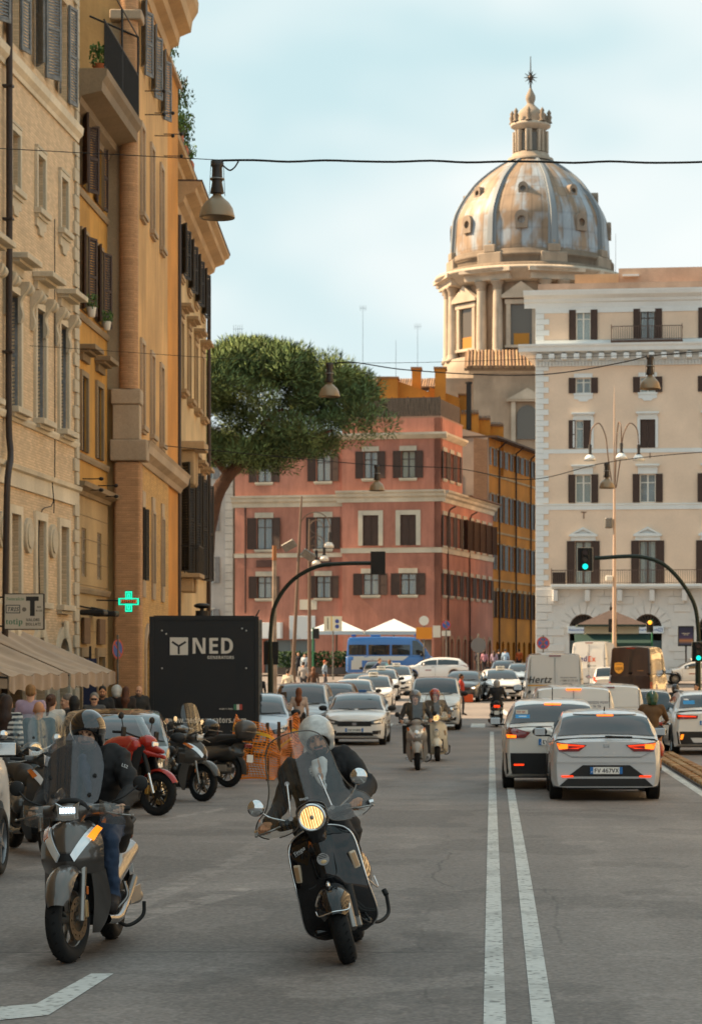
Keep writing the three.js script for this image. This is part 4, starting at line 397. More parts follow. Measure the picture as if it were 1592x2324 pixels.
// ---------- pale palace on the right ----------
{ const b = thing('pale_palace', 'pale stone palace with white quoins and brown shutters on the right', 'building', [3.22, 0.9, -176], -0.13), F = 0.032, pl = wallMat(0xead1b9, { x: { map: TX.soft } }), wh = wallMat(0xe2e6e6, { x: { map: TX.soft } }), rust = wallMat(0xdedcd8, { x: { map: TX.soft } }), L = 30; const Y = (y) => (1495 - y) * F + 1.2, X = (px) => (px - 1215) * F;
  const cs = [3.47, 8.13, 12.8, 17.4, 22, 26.6], H = [], HG = []; const rows = [[Y(774), 1.05, 2.2], [Y(894), 1.1, 1.12], [Y(1019), 1.1, 2.05], [Y(1142), 1.15, 2.05], [Y(1327), 1.2, 3.15]];
  for (const u of cs) for (const [y, w, h] of rows) H.push(HOLE(u, y, w, h)); for (const u of cs) HG.push(archHole(u - 1.02, u + 1.02, 0.02, Y(1394)));
  wallPanel(b, 'wall', L, Y(1330), Y(684), H, pl); wallPanel(b, 'ground_floor_wall', L, -0.6, Y(1331), HG, rust, 0.5, 0, 0.05); room(b, 'interior', 0.5, L, -0.5, Y(690), -9); gb().box(0, 0.5, -0.6, Y(684), -14, -0.502).mesh('left_side_wall', pl, b);
  gb().box(0.15, L, Y(665), Y(644), -5, -0.2).mesh('parapet', wallMat(0xb99c88), b); gb().box(0, L, Y(684), Y(670), -10, -0.21).mesh('roof_deck', pl, b); gb().box(X(1398) - 3.2, X(1398), Y(655), Y(615), -6, -2).mesh('penthouse_link', wallMat(0xd0ab84), b); gb().box(X(1398), L, Y(655), Y(602), -7, -2.2).mesh('penthouse', wallMat(0xcfae95), b); gb().box(X(1408), X(1445), Y(622), Y(618), -2.19, -1.7).mesh('penthouse_awning', wh, b);
  const sweep = (n, y, prof, z = 0.002) => { band(b, n, -prof[prof.length - 1][0], L, y, prof, wh, z); const s = part(n + '_return', b, [0, 0, 0], -PI / 2); const m = band(s, 'moulding', -12, 0, y, prof, wh, 0.003); };
  sweep('top_cornice', Y(700), [[0.05, 0], [0.1, 0.35], [0.25, 0.42], [0.3, 0.62], [0.7, 0.85], [0.8, 1.1], [0.82, 1.2]]); band(b, 'frieze', 0, L, Y(712), [[0.06, 0], [0.06, 0.38]], wh); band(b, 'attic_band', 0, L, Y(788), [[0.06, 0], [0.06, 0.42], [0.1, 0.46]], wh);
  sweep('main_cornice', Y(806), [[0.05, 0], [0.15, 0.05], [0.95, 0.14], [1.0, 0.4], [1.12, 0.55], [1.14, 0.66]]); band(b, 'architrave', 0, L, Y(833), [[0.06, 0], [0.1, 0.35], [0.16, 0.4], [0.18, 0.86]], wh);
  for (let i = 0; i < 33; i++) { const m = mesh('modillion', once('modi', () => gb().box(-0.2, 0.2, 0, 0.42, 0.18, 0.9, 0.03).build()), wh, b); m.position.set(0.35 + i * 0.9, Y(806) - 0.43, 0.002); } const dn = gb(); for (let u = 0.05; u < L - 0.2; u += 0.24) dn.box(u, u + 0.14, Y(832), Y(823), 0.14, 0.24); dn.mesh('dentils', wh, b);
  band(b, 'belt_course', 0, L, Y(1030), [[0.04, 0], [0.06, 0.3]], wh); band(b, 'belt_course', 0, L, Y(1158), [[0.06, 0], [0.08, 0.3], [0.14, 0.36], [0.14, 0.44]], wh);
  quoins(b, 0, 1, Y(1330), Y(836), 0.4, wh, 0.95); quoins(b, 0, 1, Y(775), Y(715), 0.4, wh, 1.0);
  for (const [i, u] of cs.entries()) { const o = (k, e = {}) => ({ sh: 'open', sm: shutBrown, sw: 0.5, rec: 0.18, tm: wh, curtain: [0.9, 0.3, 0.7, 0.5, 0.8, 0.6][(i + k) % 6], ...e });
    win(b, u, rows[0][0], 1.05, 2.2, o(0, { lintel: 0.16, frame: i === 1 ? frameDark : frameWhite })); win(b, u, rows[1][0], 1.1, 1.12, o(1, { lintel: 0.3, apron: 1, sill: 0.12 })); win(b, u, rows[2][0], 1.1, 2.05, o(2, { sh: i === 0 ? 'half' : 'closed', sur: 0.2, hood: 0.32, hoodY: -0.06 })); win(b, u, rows[3][0], 1.15, 2.05, o(3, { hood: 0.36, hoodY: 0.3, lintel: 0.3, curtain: i === 1 ? 0 : 0.9 })); win(b, u, rows[4][0], 1.2, 3.15, o(4, { ped: 1, frame: frameDark, cross: 0, sw: 0.58 }));
    const a = part('shop_arch', b, [u, 0, 0.05]); const top = Y(1394) - 1.02; const fan = gb(); for (let k = 0; k <= 12; k++) { const t = PI * k / 12; fan.rod([0.3 * Math.cos(t), top + 0.3 * Math.sin(t), -0.25], [0.98 * Math.cos(t), top + 0.98 * Math.sin(t), -0.25], 0.03, 0.03, 5); } fan.geo(new THREE.TorusGeometry(0.98, 0.05, 6, 20, PI), T4(0, top, -0.25)).geo(new THREE.TorusGeometry(0.3, 0.04, 6, 14, PI), T4(0, top, -0.25)).box(-1, 1, top - 0.06, top, -0.3, -0.2); fan.mesh('fanlight', mat(0x6a5f58), a); gb().box(-1, 1, 0.02, top - 0.9, -0.3, -0.28).mesh('shop_glass', mat(0x4a5c62, { roughness: 0.1 }), a);
    const vs = gb(); for (let k = 0; k < 9; k++) { const t0 = PI * (k + 0.06) / 9, t1 = PI * (k + 0.94) / 9, r0 = 1.03, r1 = k === 4 ? 1.95 : 1.7; vs.ext(poly([[r0 * Math.cos(t0), top + r0 * Math.sin(t0)], [r1 * Math.cos(t0), top + r1 * Math.sin(t0)], [r1 * Math.cos(t1), top + r1 * Math.sin(t1)], [r0 * Math.cos(t1), top + r0 * Math.sin(t1)]]), 0.08); } vs.mesh('voussoirs', rust, a); }
  // rusticated courses of the ground floor: separate blocks with open joints
  const blk = (w) => once('rb' + w.toFixed(2), () => gb().box(0, w - 0.03, 0.02, 0.55, 0, 0.07, 0.015).build()); for (let r = 0; r < 11; r++) { const y = 0.0 + r * 0.57; let x = 0.02 + (r % 2) * -0.4; while (x < L - 0.5) { const w = 1.25; const x0 = Math.max(x, 0.01), x1 = x + w; if (!cs.some((u) => { const top = Y(1394) - 1.02, hw = y < top ? 1.03 : 1.75 * Math.sqrt(Math.max(0, 1 - ((y - top) / 2) ** 2)); return x1 > u - hw && x0 < u + hw; })) { const m = mesh('stone_block', blk(x1 - x0), rust, b); m.position.set(x0, y, 0.051); } x += w; } }
  // balconies
  const bal = (x0, x1, y, name) => { const p = part(name, b, [0, 0, 0]); gb().box(x0, x1, y - 0.2, y, 0.01, 0.95, 0.02).box(x0 + 0.05, x1 - 0.05, y - 0.32, y - 0.202, 0.01, 0.8).mesh('slab', name === 'long_balcony' ? wh : shutBrown, p); const r = gb(); for (let u = x0 + 0.06; u <= x1 - 0.04; u += 0.16) r.rod([u, y, 0.88], [u, y + 1, 0.88], 0.016, 0.016, 5); r.box(x0 + 0.02, x1 - 0.02, y + 0.98, y + 1.03, 0.855, 0.905).box(x0 + 0.02, x1 - 0.02, y + 0.08, y + 0.11, 0.865, 0.895); for (const u of [x0 + 0.04, x1 - 0.04]) r.rod([u, y, 0.88], [u, y + 1.15, 0.88], 0.03).box(u - 0.02, u + 0.02, y + 0.98, y + 1.02, 0.02, 0.85); r.mesh('railing', mat(0x5a463c, { roughness: 0.6 }), p); return p; };
  bal(8.13 - 2.6, 8.13 + 2.55, Y(779), 'balcony'); const lb = bal(1.2, L, Y(1327), 'long_balcony'); for (let i = 0; i < 12; i++) gb().box(1.3 + i * 2.33, 1.68 + i * 2.33, Y(1366), Y(1339), 0.06, 0.75, 0.08).mesh('bracket', rust, lb); gb().box(1.3, 2.25, Y(1327), Y(1300), 0.6, 0.8).mesh('planter', mat(0x3a2e2a), lb);
  const cr = gb(); for (const [u, y] of [[3.5, Y(1178)], [8.3, Y(1042)]]) cr.box(u - 0.03, u + 0.03, y, y + 0.5, 0.01, 0.04).box(u - 0.2, u + 0.2, y + 0.44, y + 0.5, 0.011, 0.045); cr.mesh('wall_tie', mat(0x6a4a3a), b);
  const sg = (u, t, w) => { const g = thing('bank_sign', t.l, 'sign', [0, 0, 0]); g.position.set(3.22 + u * Math.cos(0.13), 0.9 + Y(1438), -176 + u * Math.sin(0.13) + 0.25); g.rotation.y = -0.13; gb().box(-w / 2, w / 2, 0, 0.52, -0.1, 0, 0.01).mesh('board', mat(0xc9d3da), g); const pg = new THREE.PlaneGeometry(w * 0.96, 0.42); pg.translate(0, 0.26, 0.004); mesh('lettering', pg, mat(0xffffff, { map: canvasTex(512, 112, (c, ww, hh) => { c.fillStyle = '#c9d3da'; c.fillRect(0, 0, ww, hh); c.fillStyle = '#26408c'; c.font = 'bold 58px sans-serif'; c.fillText('Deutsche Bank', 10, 76); c.strokeStyle = '#26408c'; c.lineWidth = 9; c.strokeRect(434, 24, 62, 62); c.beginPath(); c.moveTo(450, 74); c.lineTo(480, 38); c.stroke(); }) }), g); };
  sg(3.47, { l: 'pale blue bank sign half hidden behind the kiosk' }, 2.3); sg(8.13, { l: 'pale blue bank sign over the shop arch right of the kiosk' }, 2.3); }

// ---------- domed church ----------
const churchDarkPane = mat(0x5c564e, { roughness: 0.12 });  // opaque; its dark tone stands in for the unlit space behind church windows
{ const D = 290, k = D / 5500, b = thing('domed_church', 'domed baroque church with ribbed lead dome and lantern', 'church', [4.7, 0, -D]), Y = (y) => (1495 - y) * k + 2.1, R = (px) => px * k;
  const st = wallMat(0xc4b5a2), st2 = wallMat(0xac9c8a), stD = wallMat(0x8d7d6c), tan = wallMat(0xa09080), lead = mat(0x8f9295, { map: TX.lead, roughness: 0.55, metalness: 0.25 }), leadL = mat(0xc0cad2, { map: TX.lead, roughness: 0.55, metalness: 0.1 });
  const prof = [[178, 600], [179, 584], [177, 548], [174, 512], [157, 472], [140, 447], [122, 424], [82, 390], [50, 370], [40, 366]].map(([r, y]) => [R(r), Y(y)]).reverse();
  // shell with panels of weathered tan and lead, in sheets
  const pr = (t) => { const q = prof.map((p, i) => [i / (prof.length - 1), p[0], p[1]]); return curve(q, t); };
  const pos = [], col = [], idx = [], NA = 384, NT = 80; for (let i = 0; i <= NT; i++) for (let j = 0; j <= NA; j++) { const t = i / NT, a = j / NA * 2 * PI, [r, y] = pr(t); pos.push(r * Math.cos(a), y, r * Math.sin(a)); const sheetA = Math.floor(j / 8), sheetT = Math.floor(t * 9), q = h2(sheetA % 48, 3, 7) * 0.6 + h2(sheetA % 48, sheetT, 11) * 0.4, f = fbm(j / NA * 0.999, t * 0.16, 32, 5, 5, 0.65), m = clamp((q - 0.5) * 1.5 + (f - 0.5) * 4.2 + 0.34, 0, 1); const c = mixC([0.25, 0.175, 0.115], [0.30, 0.345, 0.39], m), w = (0.6 + 0.8 * fbm(j / NA * 0.999, t * 0.12, 48, 5, 8, 0.7)) * (j % 8 === 0 ? 0.72 : 1) * (Math.abs(t * 9 - Math.round(t * 9)) < 0.06 ? 0.85 : 1); col.push(...c.map((v) => v * w)); }
  for (let i = 0; i < NT; i++) for (let j = 0; j < NA; j++) { const a = i * (NA + 1) + j; idx.push(a, a + 1, a + NA + 2, a, a + NA + 2, a + NA + 1); }
  const g = new THREE.BufferGeometry(); g.setAttribute('position', new THREE.Float32BufferAttribute(pos, 3)); g.setAttribute('color', new THREE.Float32BufferAttribute(col, 3)); g.setIndex(idx); g.computeVertexNormals(); mesh('dome', g, mat(0xffffff, { vertexColors: true, roughness: 0.6, metalness: 0.1 }), b);
  const off = 0.52; for (let i = 0; i < 8; i++) { const a = i * PI / 4 + off, ring = []; for (let q = 0; q <= 24; q++) { const [r, y] = pr(q / 24), w = 0.2 + 0.5 * q / 24, p = []; for (const [s, o] of [[-w, -0.3], [-w, 0.1], [-w * 0.55, 0.12], [-w * 0.5, 0.42], [w * 0.5, 0.42], [w * 0.55, 0.12], [w, 0.1], [w, -0.3]]) { const rr2 = r + o, al = a + s / Math.max(r, 1); p.push([rr2 * Math.cos(al), y, rr2 * Math.sin(al)]); } ring.push(p); } const rb = part('rib', b); mesh('rib_shell', loft(ring, { closed: false, crease: 0.5 }), leadL, rb); gb().box(-0.75, 0.75, 0, 0.9, -0.5, 0.6, 0.1).sph(0, 1.2, 0.1, 0.4, 0.5, 0.4, 10).mesh('rib_foot', st2, rb).applyMatrix4(T4(R(178) * Math.cos(a), Y(600), R(178) * Math.sin(a), 0, PI / 2 - a, 0));
    // dormers in the middle of each panel, two tiers
    const am = a + PI / 8; for (const [t, s, n] of [[0.5, 0.6, 'upper_dormer'], [0.73, 0.82, 'lower_dormer']]) { const [r, y] = pr(t), o = part(n, b, [r * Math.cos(am), y, r * Math.sin(am)], PI / 2 - am); o.scale.setScalar(s); const sh = new THREE.Shape(); sh.moveTo(-0.85, -1); sh.lineTo(0.85, -1); sh.lineTo(0.95, 0.6); sh.absarc(0, 0.6, 0.95, 0, PI); sh.lineTo(-0.85, -1); const hl = new THREE.Path(); hl.absarc(0, 0.2, 0.55, 0, 2 * PI, true); sh.holes.push(hl); gb().ext(sh, 1.5, {}, T4(0, 0, -1.1)).mesh('hood', tan, o); gb().cyl(0, 0.2, 0, 0.56, 0.56, 0.2, 18, T4(0, 0, 0, PI / 2)).mesh('oculus', churchDarkPane, o).position.z = -0.3; } }
  // attic ring, drum, entablature
  const ring = (n, pts, m, seg = 96) => gb().lathe(pts.map(([r, y]) => [R(r), Y(y)]), seg).mesh(n, m, b);
  ring('dome_ring', [[180, 592], [183, 595], [183, 600], [189, 603], [189, 608], [183, 611], [183, 636], [178, 640]], stD); ring('attic_ring', [[178, 640], [186, 630], [194, 624], [194, 634], [188, 640], [188, 655]], stD); ring('drum_cornice', [[188, 652], [205, 640], [216, 634], [218, 642], [204, 650], [198, 658], [190, 664], [176, 667]], st); ring('drum_wall', [[176, 664], [176, 836]], wallMat(0xb89c82)); ring('drum_base', [[176, 826], [196, 826], [200, 834], [204, 850], [204, 880]], st2);
  for (let i = 0; i < 8; i++) { const a = i * PI / 4 + off, c = part('column_pair', b, [0, 0, 0], -a); for (const s of [-1, 1]) { const al = s * 0.11, r = R(188), x = r * Math.cos(al), z = -r * Math.sin(al); gb().cyl(x, Y(822), z, 0.62, 0.54, Y(684) - Y(822), 14).lathe([[0, 0], [0.85, 0], [0.85, 0.4], [0.7, 0.5], [0.7, 0.8], [0.6, 0.9]], 12, x, Y(832), z).mesh('column', st, c); gb().lathe([[0.52, 0], [0.6, 0.1], [0.58, 0.5], [0.85, 0.95], [0.9, 1.1], [0, 1.1]], 12, x, Y(684), z).mesh('capital', st2, c); } gb().box(R(176), R(201), Y(664), Y(648), -3, 3, 0.1).box(R(176), R(212), Y(648), Y(638), -3.4, 3.4, 0.05).mesh('entablature_block', st, c); gb().box(R(176), R(190), Y(636), Y(600), -1.6, 1.6, 0.15).mesh('attic_pier', st2, c);
    const am = a + PI / 8, w = part('drum_window', b, [0, 0, 0], -am), r0 = R(177); gb().box(r0 - 0.5, r0 + 0.12, Y(806), Y(716), -1.25, 1.25).mesh('pane', churchDarkPane, w); gb().box(r0 - 0.3, r0 + 0.45, Y(812), Y(712), -1.75, -1.25).box(r0 - 0.3, r0 + 0.45, Y(812), Y(712), 1.25, 1.75).box(r0 - 0.3, r0 + 0.5, Y(812), Y(806), -1.9, 1.9).box(r0 - 0.3, r0 + 0.5, Y(716), Y(706), -1.9, 1.9).mesh('surround', st, w); gb().ext(poly([[-2.3, 0], [2.3, 0], [2.3, 0.3], [0, 1.9], [-2.3, 0.3]]), 0.8, {}, T4(r0, Y(703), 0, 0, PI / 2, 0)).mesh('pediment', st, w); gb().box(r0 + 0.1, r0 + 0.16, Y(806), Y(780), -0.9, 0.9).mesh('panel', mat(0xa8752a), w); }
  // lantern
  const L = part('lantern', b); const LL = (n, pts, m, seg = 32) => gb().lathe(pts.map(([r, y]) => [R(r), Y(y)]), seg).mesh(n, m, L); LL('lantern_base', [[52, 368], [52, 362], [44, 360], [42, 352], [36, 348], [0, 348]], st2); LL('lantern_core', [[28, 350], [28, 298], [0, 298]], stD); LL('lantern_cornice', [[33, 298], [38, 293], [45, 289], [46, 284], [40, 281], [30, 280], [0, 280]], st); LL('lantern_cap', [[31, 281], [29, 270], [30, 262], [24, 252], [14, 243], [9, 238], [8, 234], [11, 226], [11, 218], [6, 208], [2, 200], [1, 196]], st2);
  for (let i = 0; i < 8; i++) { const a = i * PI / 4 + off + PI / 8; const c = part('lantern_pier', L, [0, 0, 0], -a); gb().box(R(27), R(35), Y(350), Y(298), -0.28, 0.28, 0.06).cyl(R(38), Y(348), -0.24, 0.15, 0.14, Y(300) - Y(348), 8).cyl(R(38), Y(348), 0.24, 0.15, 0.18, Y(300) - Y(348), 8).mesh('pier', st, c); gb().lathe([[0.4, 0], [0.25, 0.3], [0.35, 0.7], [0.2, 1.0], [0.28, 1.2], [0.05, 1.6]], 8, R(42), Y(281), 0).mesh('urn', stD, c); const am = i * PI / 4 + off; gb().box(R(26), R(31), Y(346), Y(306), -0.3, 0.3).mesh('lantern_window', churchDarkPane, part('lantern_bay', L, [0, 0, 0], -am)); }
  const f = gb().rod([0, Y(200), 0], [0, Y(128), 0], 0.13, 0.05, 6); for (let i = 0; i < 10; i++) { const a = i * PI / 5; f.rod([0, Y(176), 0], [0.85 * Math.cos(a), Y(176) + 0.85 * Math.sin(a), 0], 0.14, 0.02, 5); } f.sph(0, Y(176), 0, 0.3).mesh('star_finial', mat(0x4a4038, { metalness: 0.6, roughness: 0.5 }), L);
  // crossing block and transept below the drum, tiled roof rows
  gb().box(-12, 14, 0, Y(880), -12, 10).mesh('crossing_block', st2, b); const t = part('transept', b, [0, 0, 10.02]); const x0 = R(1000 - 1203), x1 = R(1290 - 1203); gb().box(x0 + 4, x1, 0, Y(884), 0, 9).mesh('transept_wall', wallMat(0xb09a84), t); band(t, 'transept_cornice', x0 + 3.5, x1, Y(890), [[0.1, 0], [0.5, 0.3], [0.6, 0.7], [0.9, 0.8]], st, 9);
  const yb = Y(880), yt = Y(822); gb().ext(poly([[9.6, yb], [0, yt], [0, yt - 0.3], [9.6, yb - 0.3]]), x1 - x0 - 3, {}, new THREE.Matrix4().makeBasis(V(0, 0, 1), V(0, 1, 0), V(-1, 0, 0)).setPosition(x1, 0, 0)).mesh('roof_deck', wallMat(0x8a6d52), t); const tm = [wallMat(0x9c7c5e), wallMat(0x8a6c54), wallMat(0xa98b68)]; const n = 30; for (let i = 0; i < n; i++) { const x = x0 + 3.2 + (x1 - x0 - 3.4) * (i + 0.5) / n; gb().rod([x, yb + 0.1, 9.7], [x, yt + 0.1, 0], 0.16, 0.16, 7).mesh('tile_row', tm[i % 3], t); }
  const pw = part('transept_window', b, [R(1190 - 1203), 0, 19.1]); gb().ext((() => { const s = new THREE.Shape(); s.moveTo(-1.15, Y(1030)); s.lineTo(1.15, Y(1030)); s.lineTo(1.15, Y(980)); s.absarc(0, Y(980), 1.15, 0, PI); s.lineTo(-1.15, Y(1030)); return s; })(), 0.1).mesh('pane', churchDarkPane, pw); gb().ext(poly([[-2.3, Y(946)], [2.3, Y(946)], [0, Y(922)]]), 0.7).box(-2.3, 2.3, Y(950), Y(946.2), 0, 0.6).box(-1.8, -1.3, Y(1040), Y(950.2), 0, 0.4).box(1.3, 1.8, Y(1040), Y(950.2), 0, 0.4).mesh('aedicule', st, pw); }

// ---------- umbrella pine in the square ----------
{ seed(900); const t = thing('umbrella_pine', 'umbrella pine with broad green crown leaning from behind yellow palace', 'tree', [-18.9, 0.4, -150]), bark = mat(0x5a3d2c, { roughness: 0.95, map: cl(TX.stain, 1.2), bumpMap: TX.fineB, bumpScale: 0.05 }); const k = 150 / 5500, X = (px) => (px - 1114) * k + 18.9, Y = (y) => (1495 - y) * k + 1.7;
  const limb = (pts, r0, r1) => { const c = new THREE.CatmullRomCurve3(pts.map((p) => V(...p))), rings = []; const n = pts.length * 5; for (let i = 0; i <= n; i++) { const p = c.getPoint(i / n), r = lerp(r0, r1, i / n), T = c.getTangent(i / n), u = V(0, 0, 1).cross(T).normalize(), w = T.clone().cross(u), q = []; for (let j = 0; j < 10; j++) { const a = j / 10 * 2 * PI, rr3 = r * (0.9 + 0.2 * h2(i, j, 3)); q.push([p.x + (u.x * Math.cos(a) + w.x * Math.sin(a)) * rr3, p.y + (u.y * Math.cos(a) + w.y * Math.sin(a)) * rr3, p.z + (u.z * Math.cos(a) + w.z * Math.sin(a)) * rr3]); } rings.push(q); } return loft(rings, { crease: 1.2 }); };
  mesh('trunk', boxUV(limb([[0.6, 0, 0], [0.9, 4, 0.2], [X(478), Y(1175), 0.1], [X(505), Y(1100), 0.2], [X(540), Y(1055), 0.1], [X(585), Y(1010), 0]], 0.62, 0.3)), bark, t);
  for (const [pts, r] of [[[[X(520), Y(1082), 0], [X(495), Y(1050), 1], [X(470), Y(1020), 2]], 0.26], [[[X(545), Y(1050), 0], [X(610), Y(1040), -1], [X(670), Y(1020), -2]], 0.24], [[[X(565), Y(1030), 0], [X(600), Y(975), 2], [X(650), Y(940), 3]], 0.24], [[[X(530), Y(1065), 0], [X(540), Y(1010), -2], [X(530), Y(950), -4]], 0.22], [[[X(600), Y(1040), -0.5], [X(680), Y(1010), 1.5], [X(760), Y(985), 2.5]], 0.18]]) mesh('limb', boxUV(limb(pts, r, r * 0.4)), bark, t);
  const cx = X(590), cy = Y(935), cols = [[0.17, 0.235, 0.075], [0.12, 0.185, 0.06], [0.21, 0.28, 0.09], [0.14, 0.205, 0.07]]; const P = [], N = [], C = []; const tri = (o, a, b2, n, c) => { for (const q of [o, a, b2]) { P.push(...q); N.push(...n); C.push(...c); } };
  for (let i = 0; i < 260; i++) { // clumps over a flattened dome, thin flat underside
    const a = rnd() * 2 * PI, u = Math.sqrt(rnd()), top = rnd() < 0.6, R0 = 7.0 * (0.88 + 0.18 * Math.sin(a * 3 + 1) + 0.08 * Math.sin(a * 7)), x = cx + Math.cos(a) * u * R0, z = Math.sin(a) * u * R0 * 0.85; const hT = 3.7 * Math.sqrt(Math.max(0, 1 - u * u)), hB = (-3.3 + 1.2 * rnd()) * Math.sqrt(Math.max(0, 1 - u * u)); const y = cy + (top ? hT * (0.82 + 0.25 * rnd()) : rnd() < 0.55 ? hB : lerp(hB, hT, rnd())), r = rr(0.85, 1.5), cc = cols[Math.floor(rnd() * 4)];
    for (let q = 0; q < 900; q++) { const dx = rr(-1, 1), dy = rr(-0.75, 0.85), dz = rr(-1, 1), l = Math.hypot(dx, dy, dz); if (l > 1 || l < 0.25) continue; const o = [x + dx * r, y + dy * r * 0.75, z + dz * r], s = rr(0.2, 0.4), d = V(dx + rr(-0.5, 0.5), dy + rr(0.0, 0.9), dz + rr(-0.5, 0.5)).normalize(), w = V(rr(-1, 1), rr(-1, 1), rr(-1, 1)).cross(d).normalize().multiplyScalar(0.035); const tone = 0.8 + 0.4 * rnd(), n = V(dx, dy + 0.5, dz).normalize(); tri([o[0] - w.x, o[1] - w.y, o[2] - w.z], [o[0] + w.x, o[1] + w.y, o[2] + w.z], [o[0] + d.x * s, o[1] + d.y * s, o[2] + d.z * s], [n.x, n.y, n.z], cc.map((v) => v * tone)); } }
  const g = new THREE.BufferGeometry(); g.setAttribute('position', new THREE.Float32BufferAttribute(P, 3)); g.setAttribute('normal', new THREE.Float32BufferAttribute(N, 3)); g.setAttribute('color', new THREE.Float32BufferAttribute(C, 3)); mesh('crown', g, mat(0xffffff, { vertexColors: true, roughness: 0.85, side: THREE.DoubleSide }), t); }

// ---------- vehicles ----------
const lampDark = mat(0x4a4d50, { roughness: 0.1, metalness: 0.4, clearcoat: 1 });
const carGlass = mat(0x1a2228, { roughness: 0.03, P: 1, clearcoat: 1, clearcoatRoughness: 0.02 }), rubber = mat(0x161515, { roughness: 0.85, map: cl(TX.fine, 0.5) }), blackPl = mat(0x1a1a1b, { roughness: 0.6 }), chrome = mat(0xd5d7d8, { metalness: 1, roughness: 0.12 }), alloy = mat(0x8b8d8f, { metalness: 0.8, roughness: 0.35 }), lampClear = mat(0xe6ebee, { roughness: 0.12, metalness: 0.35, clearcoat: 1 }), redLens = mat(0x7a120c, { roughness: 0.15, clearcoat: 1 }), redLit = mat(0x80180a, { roughness: 0.2, emissive: 0xff3a08, emissiveIntensity: 0.7 }), brakeLit = mat(0xc04a10, { roughness: 0.3, emissive: 0xff6a10, emissiveIntensity: 1.1 }), amberLit = mat(0xc86a18, { roughness: 0.3, emissive: 0xff8a18, emissiveIntensity: 0.6 }), amberLens = mat(0xc8641a, { roughness: 0.2, clearcoat: 1 });
const paintOf = (hex, o = {}) => mat(hex, { roughness: 0.38, metalness: 0.15, clearcoat: 1, clearcoatRoughness: 0.06, ...o });
const wheelGeo = (R, w, spokes) => once('wh' + [R, w, spokes], () => { const t = gb(), rr2 = R * 0.66, h = w / 2; t.lathe([[rr2, -h * 0.9], [R * 0.86, -h], [R * 0.97, -h * 0.86], [R, -h * 0.55], [R, h * 0.55], [R * 0.97, h * 0.86], [R * 0.86, h], [rr2, h * 0.9], [rr2, -h * 0.9]], 32); const m = new THREE.Matrix4().makeRotationZ(-PI / 2); const T = t.build().applyMatrix4(m); const r = gb(); r.lathe([[rr2, -h * 0.85], [rr2 * 0.97, -h * 0.6], [rr2 * 0.95, h * 0.4], [rr2 * 0.99, h * 0.82], [rr2, h * 0.88]], 28).cyl(0, h * 0.3, 0, rr2 * 0.24, rr2 * 0.2, h * 0.5, 12); for (let i = 0; i < spokes; i++) { const a = i / spokes * 2 * PI, g = new THREE.BoxGeometry(rr2 * 0.95, h * 0.3, rr2 * 0.2); g.translate(rr2 * 0.5, h * 0.58, 0); g.rotateY(a); r.geo(g); } const Rm = r.build().applyMatrix4(m); const d = gb().cyl(0, h * 0.05, 0, rr2 * 0.94, rr2 * 0.94, h * 0.1, 24).build().applyMatrix4(m); return [T, Rm, d]; });
function wheel(p, x, y, z, R, w, side, spokes = 5, rimM = alloy) { const g = part('wheel', p, [x, y, z], side > 0 ? 0 : PI); const [T, r, d] = wheelGeo(R, w, spokes); mesh('tyre', T, rubber, g); mesh('rim', r, rimM, g); mesh('brake_disc', d, blackPl, g); return g; }
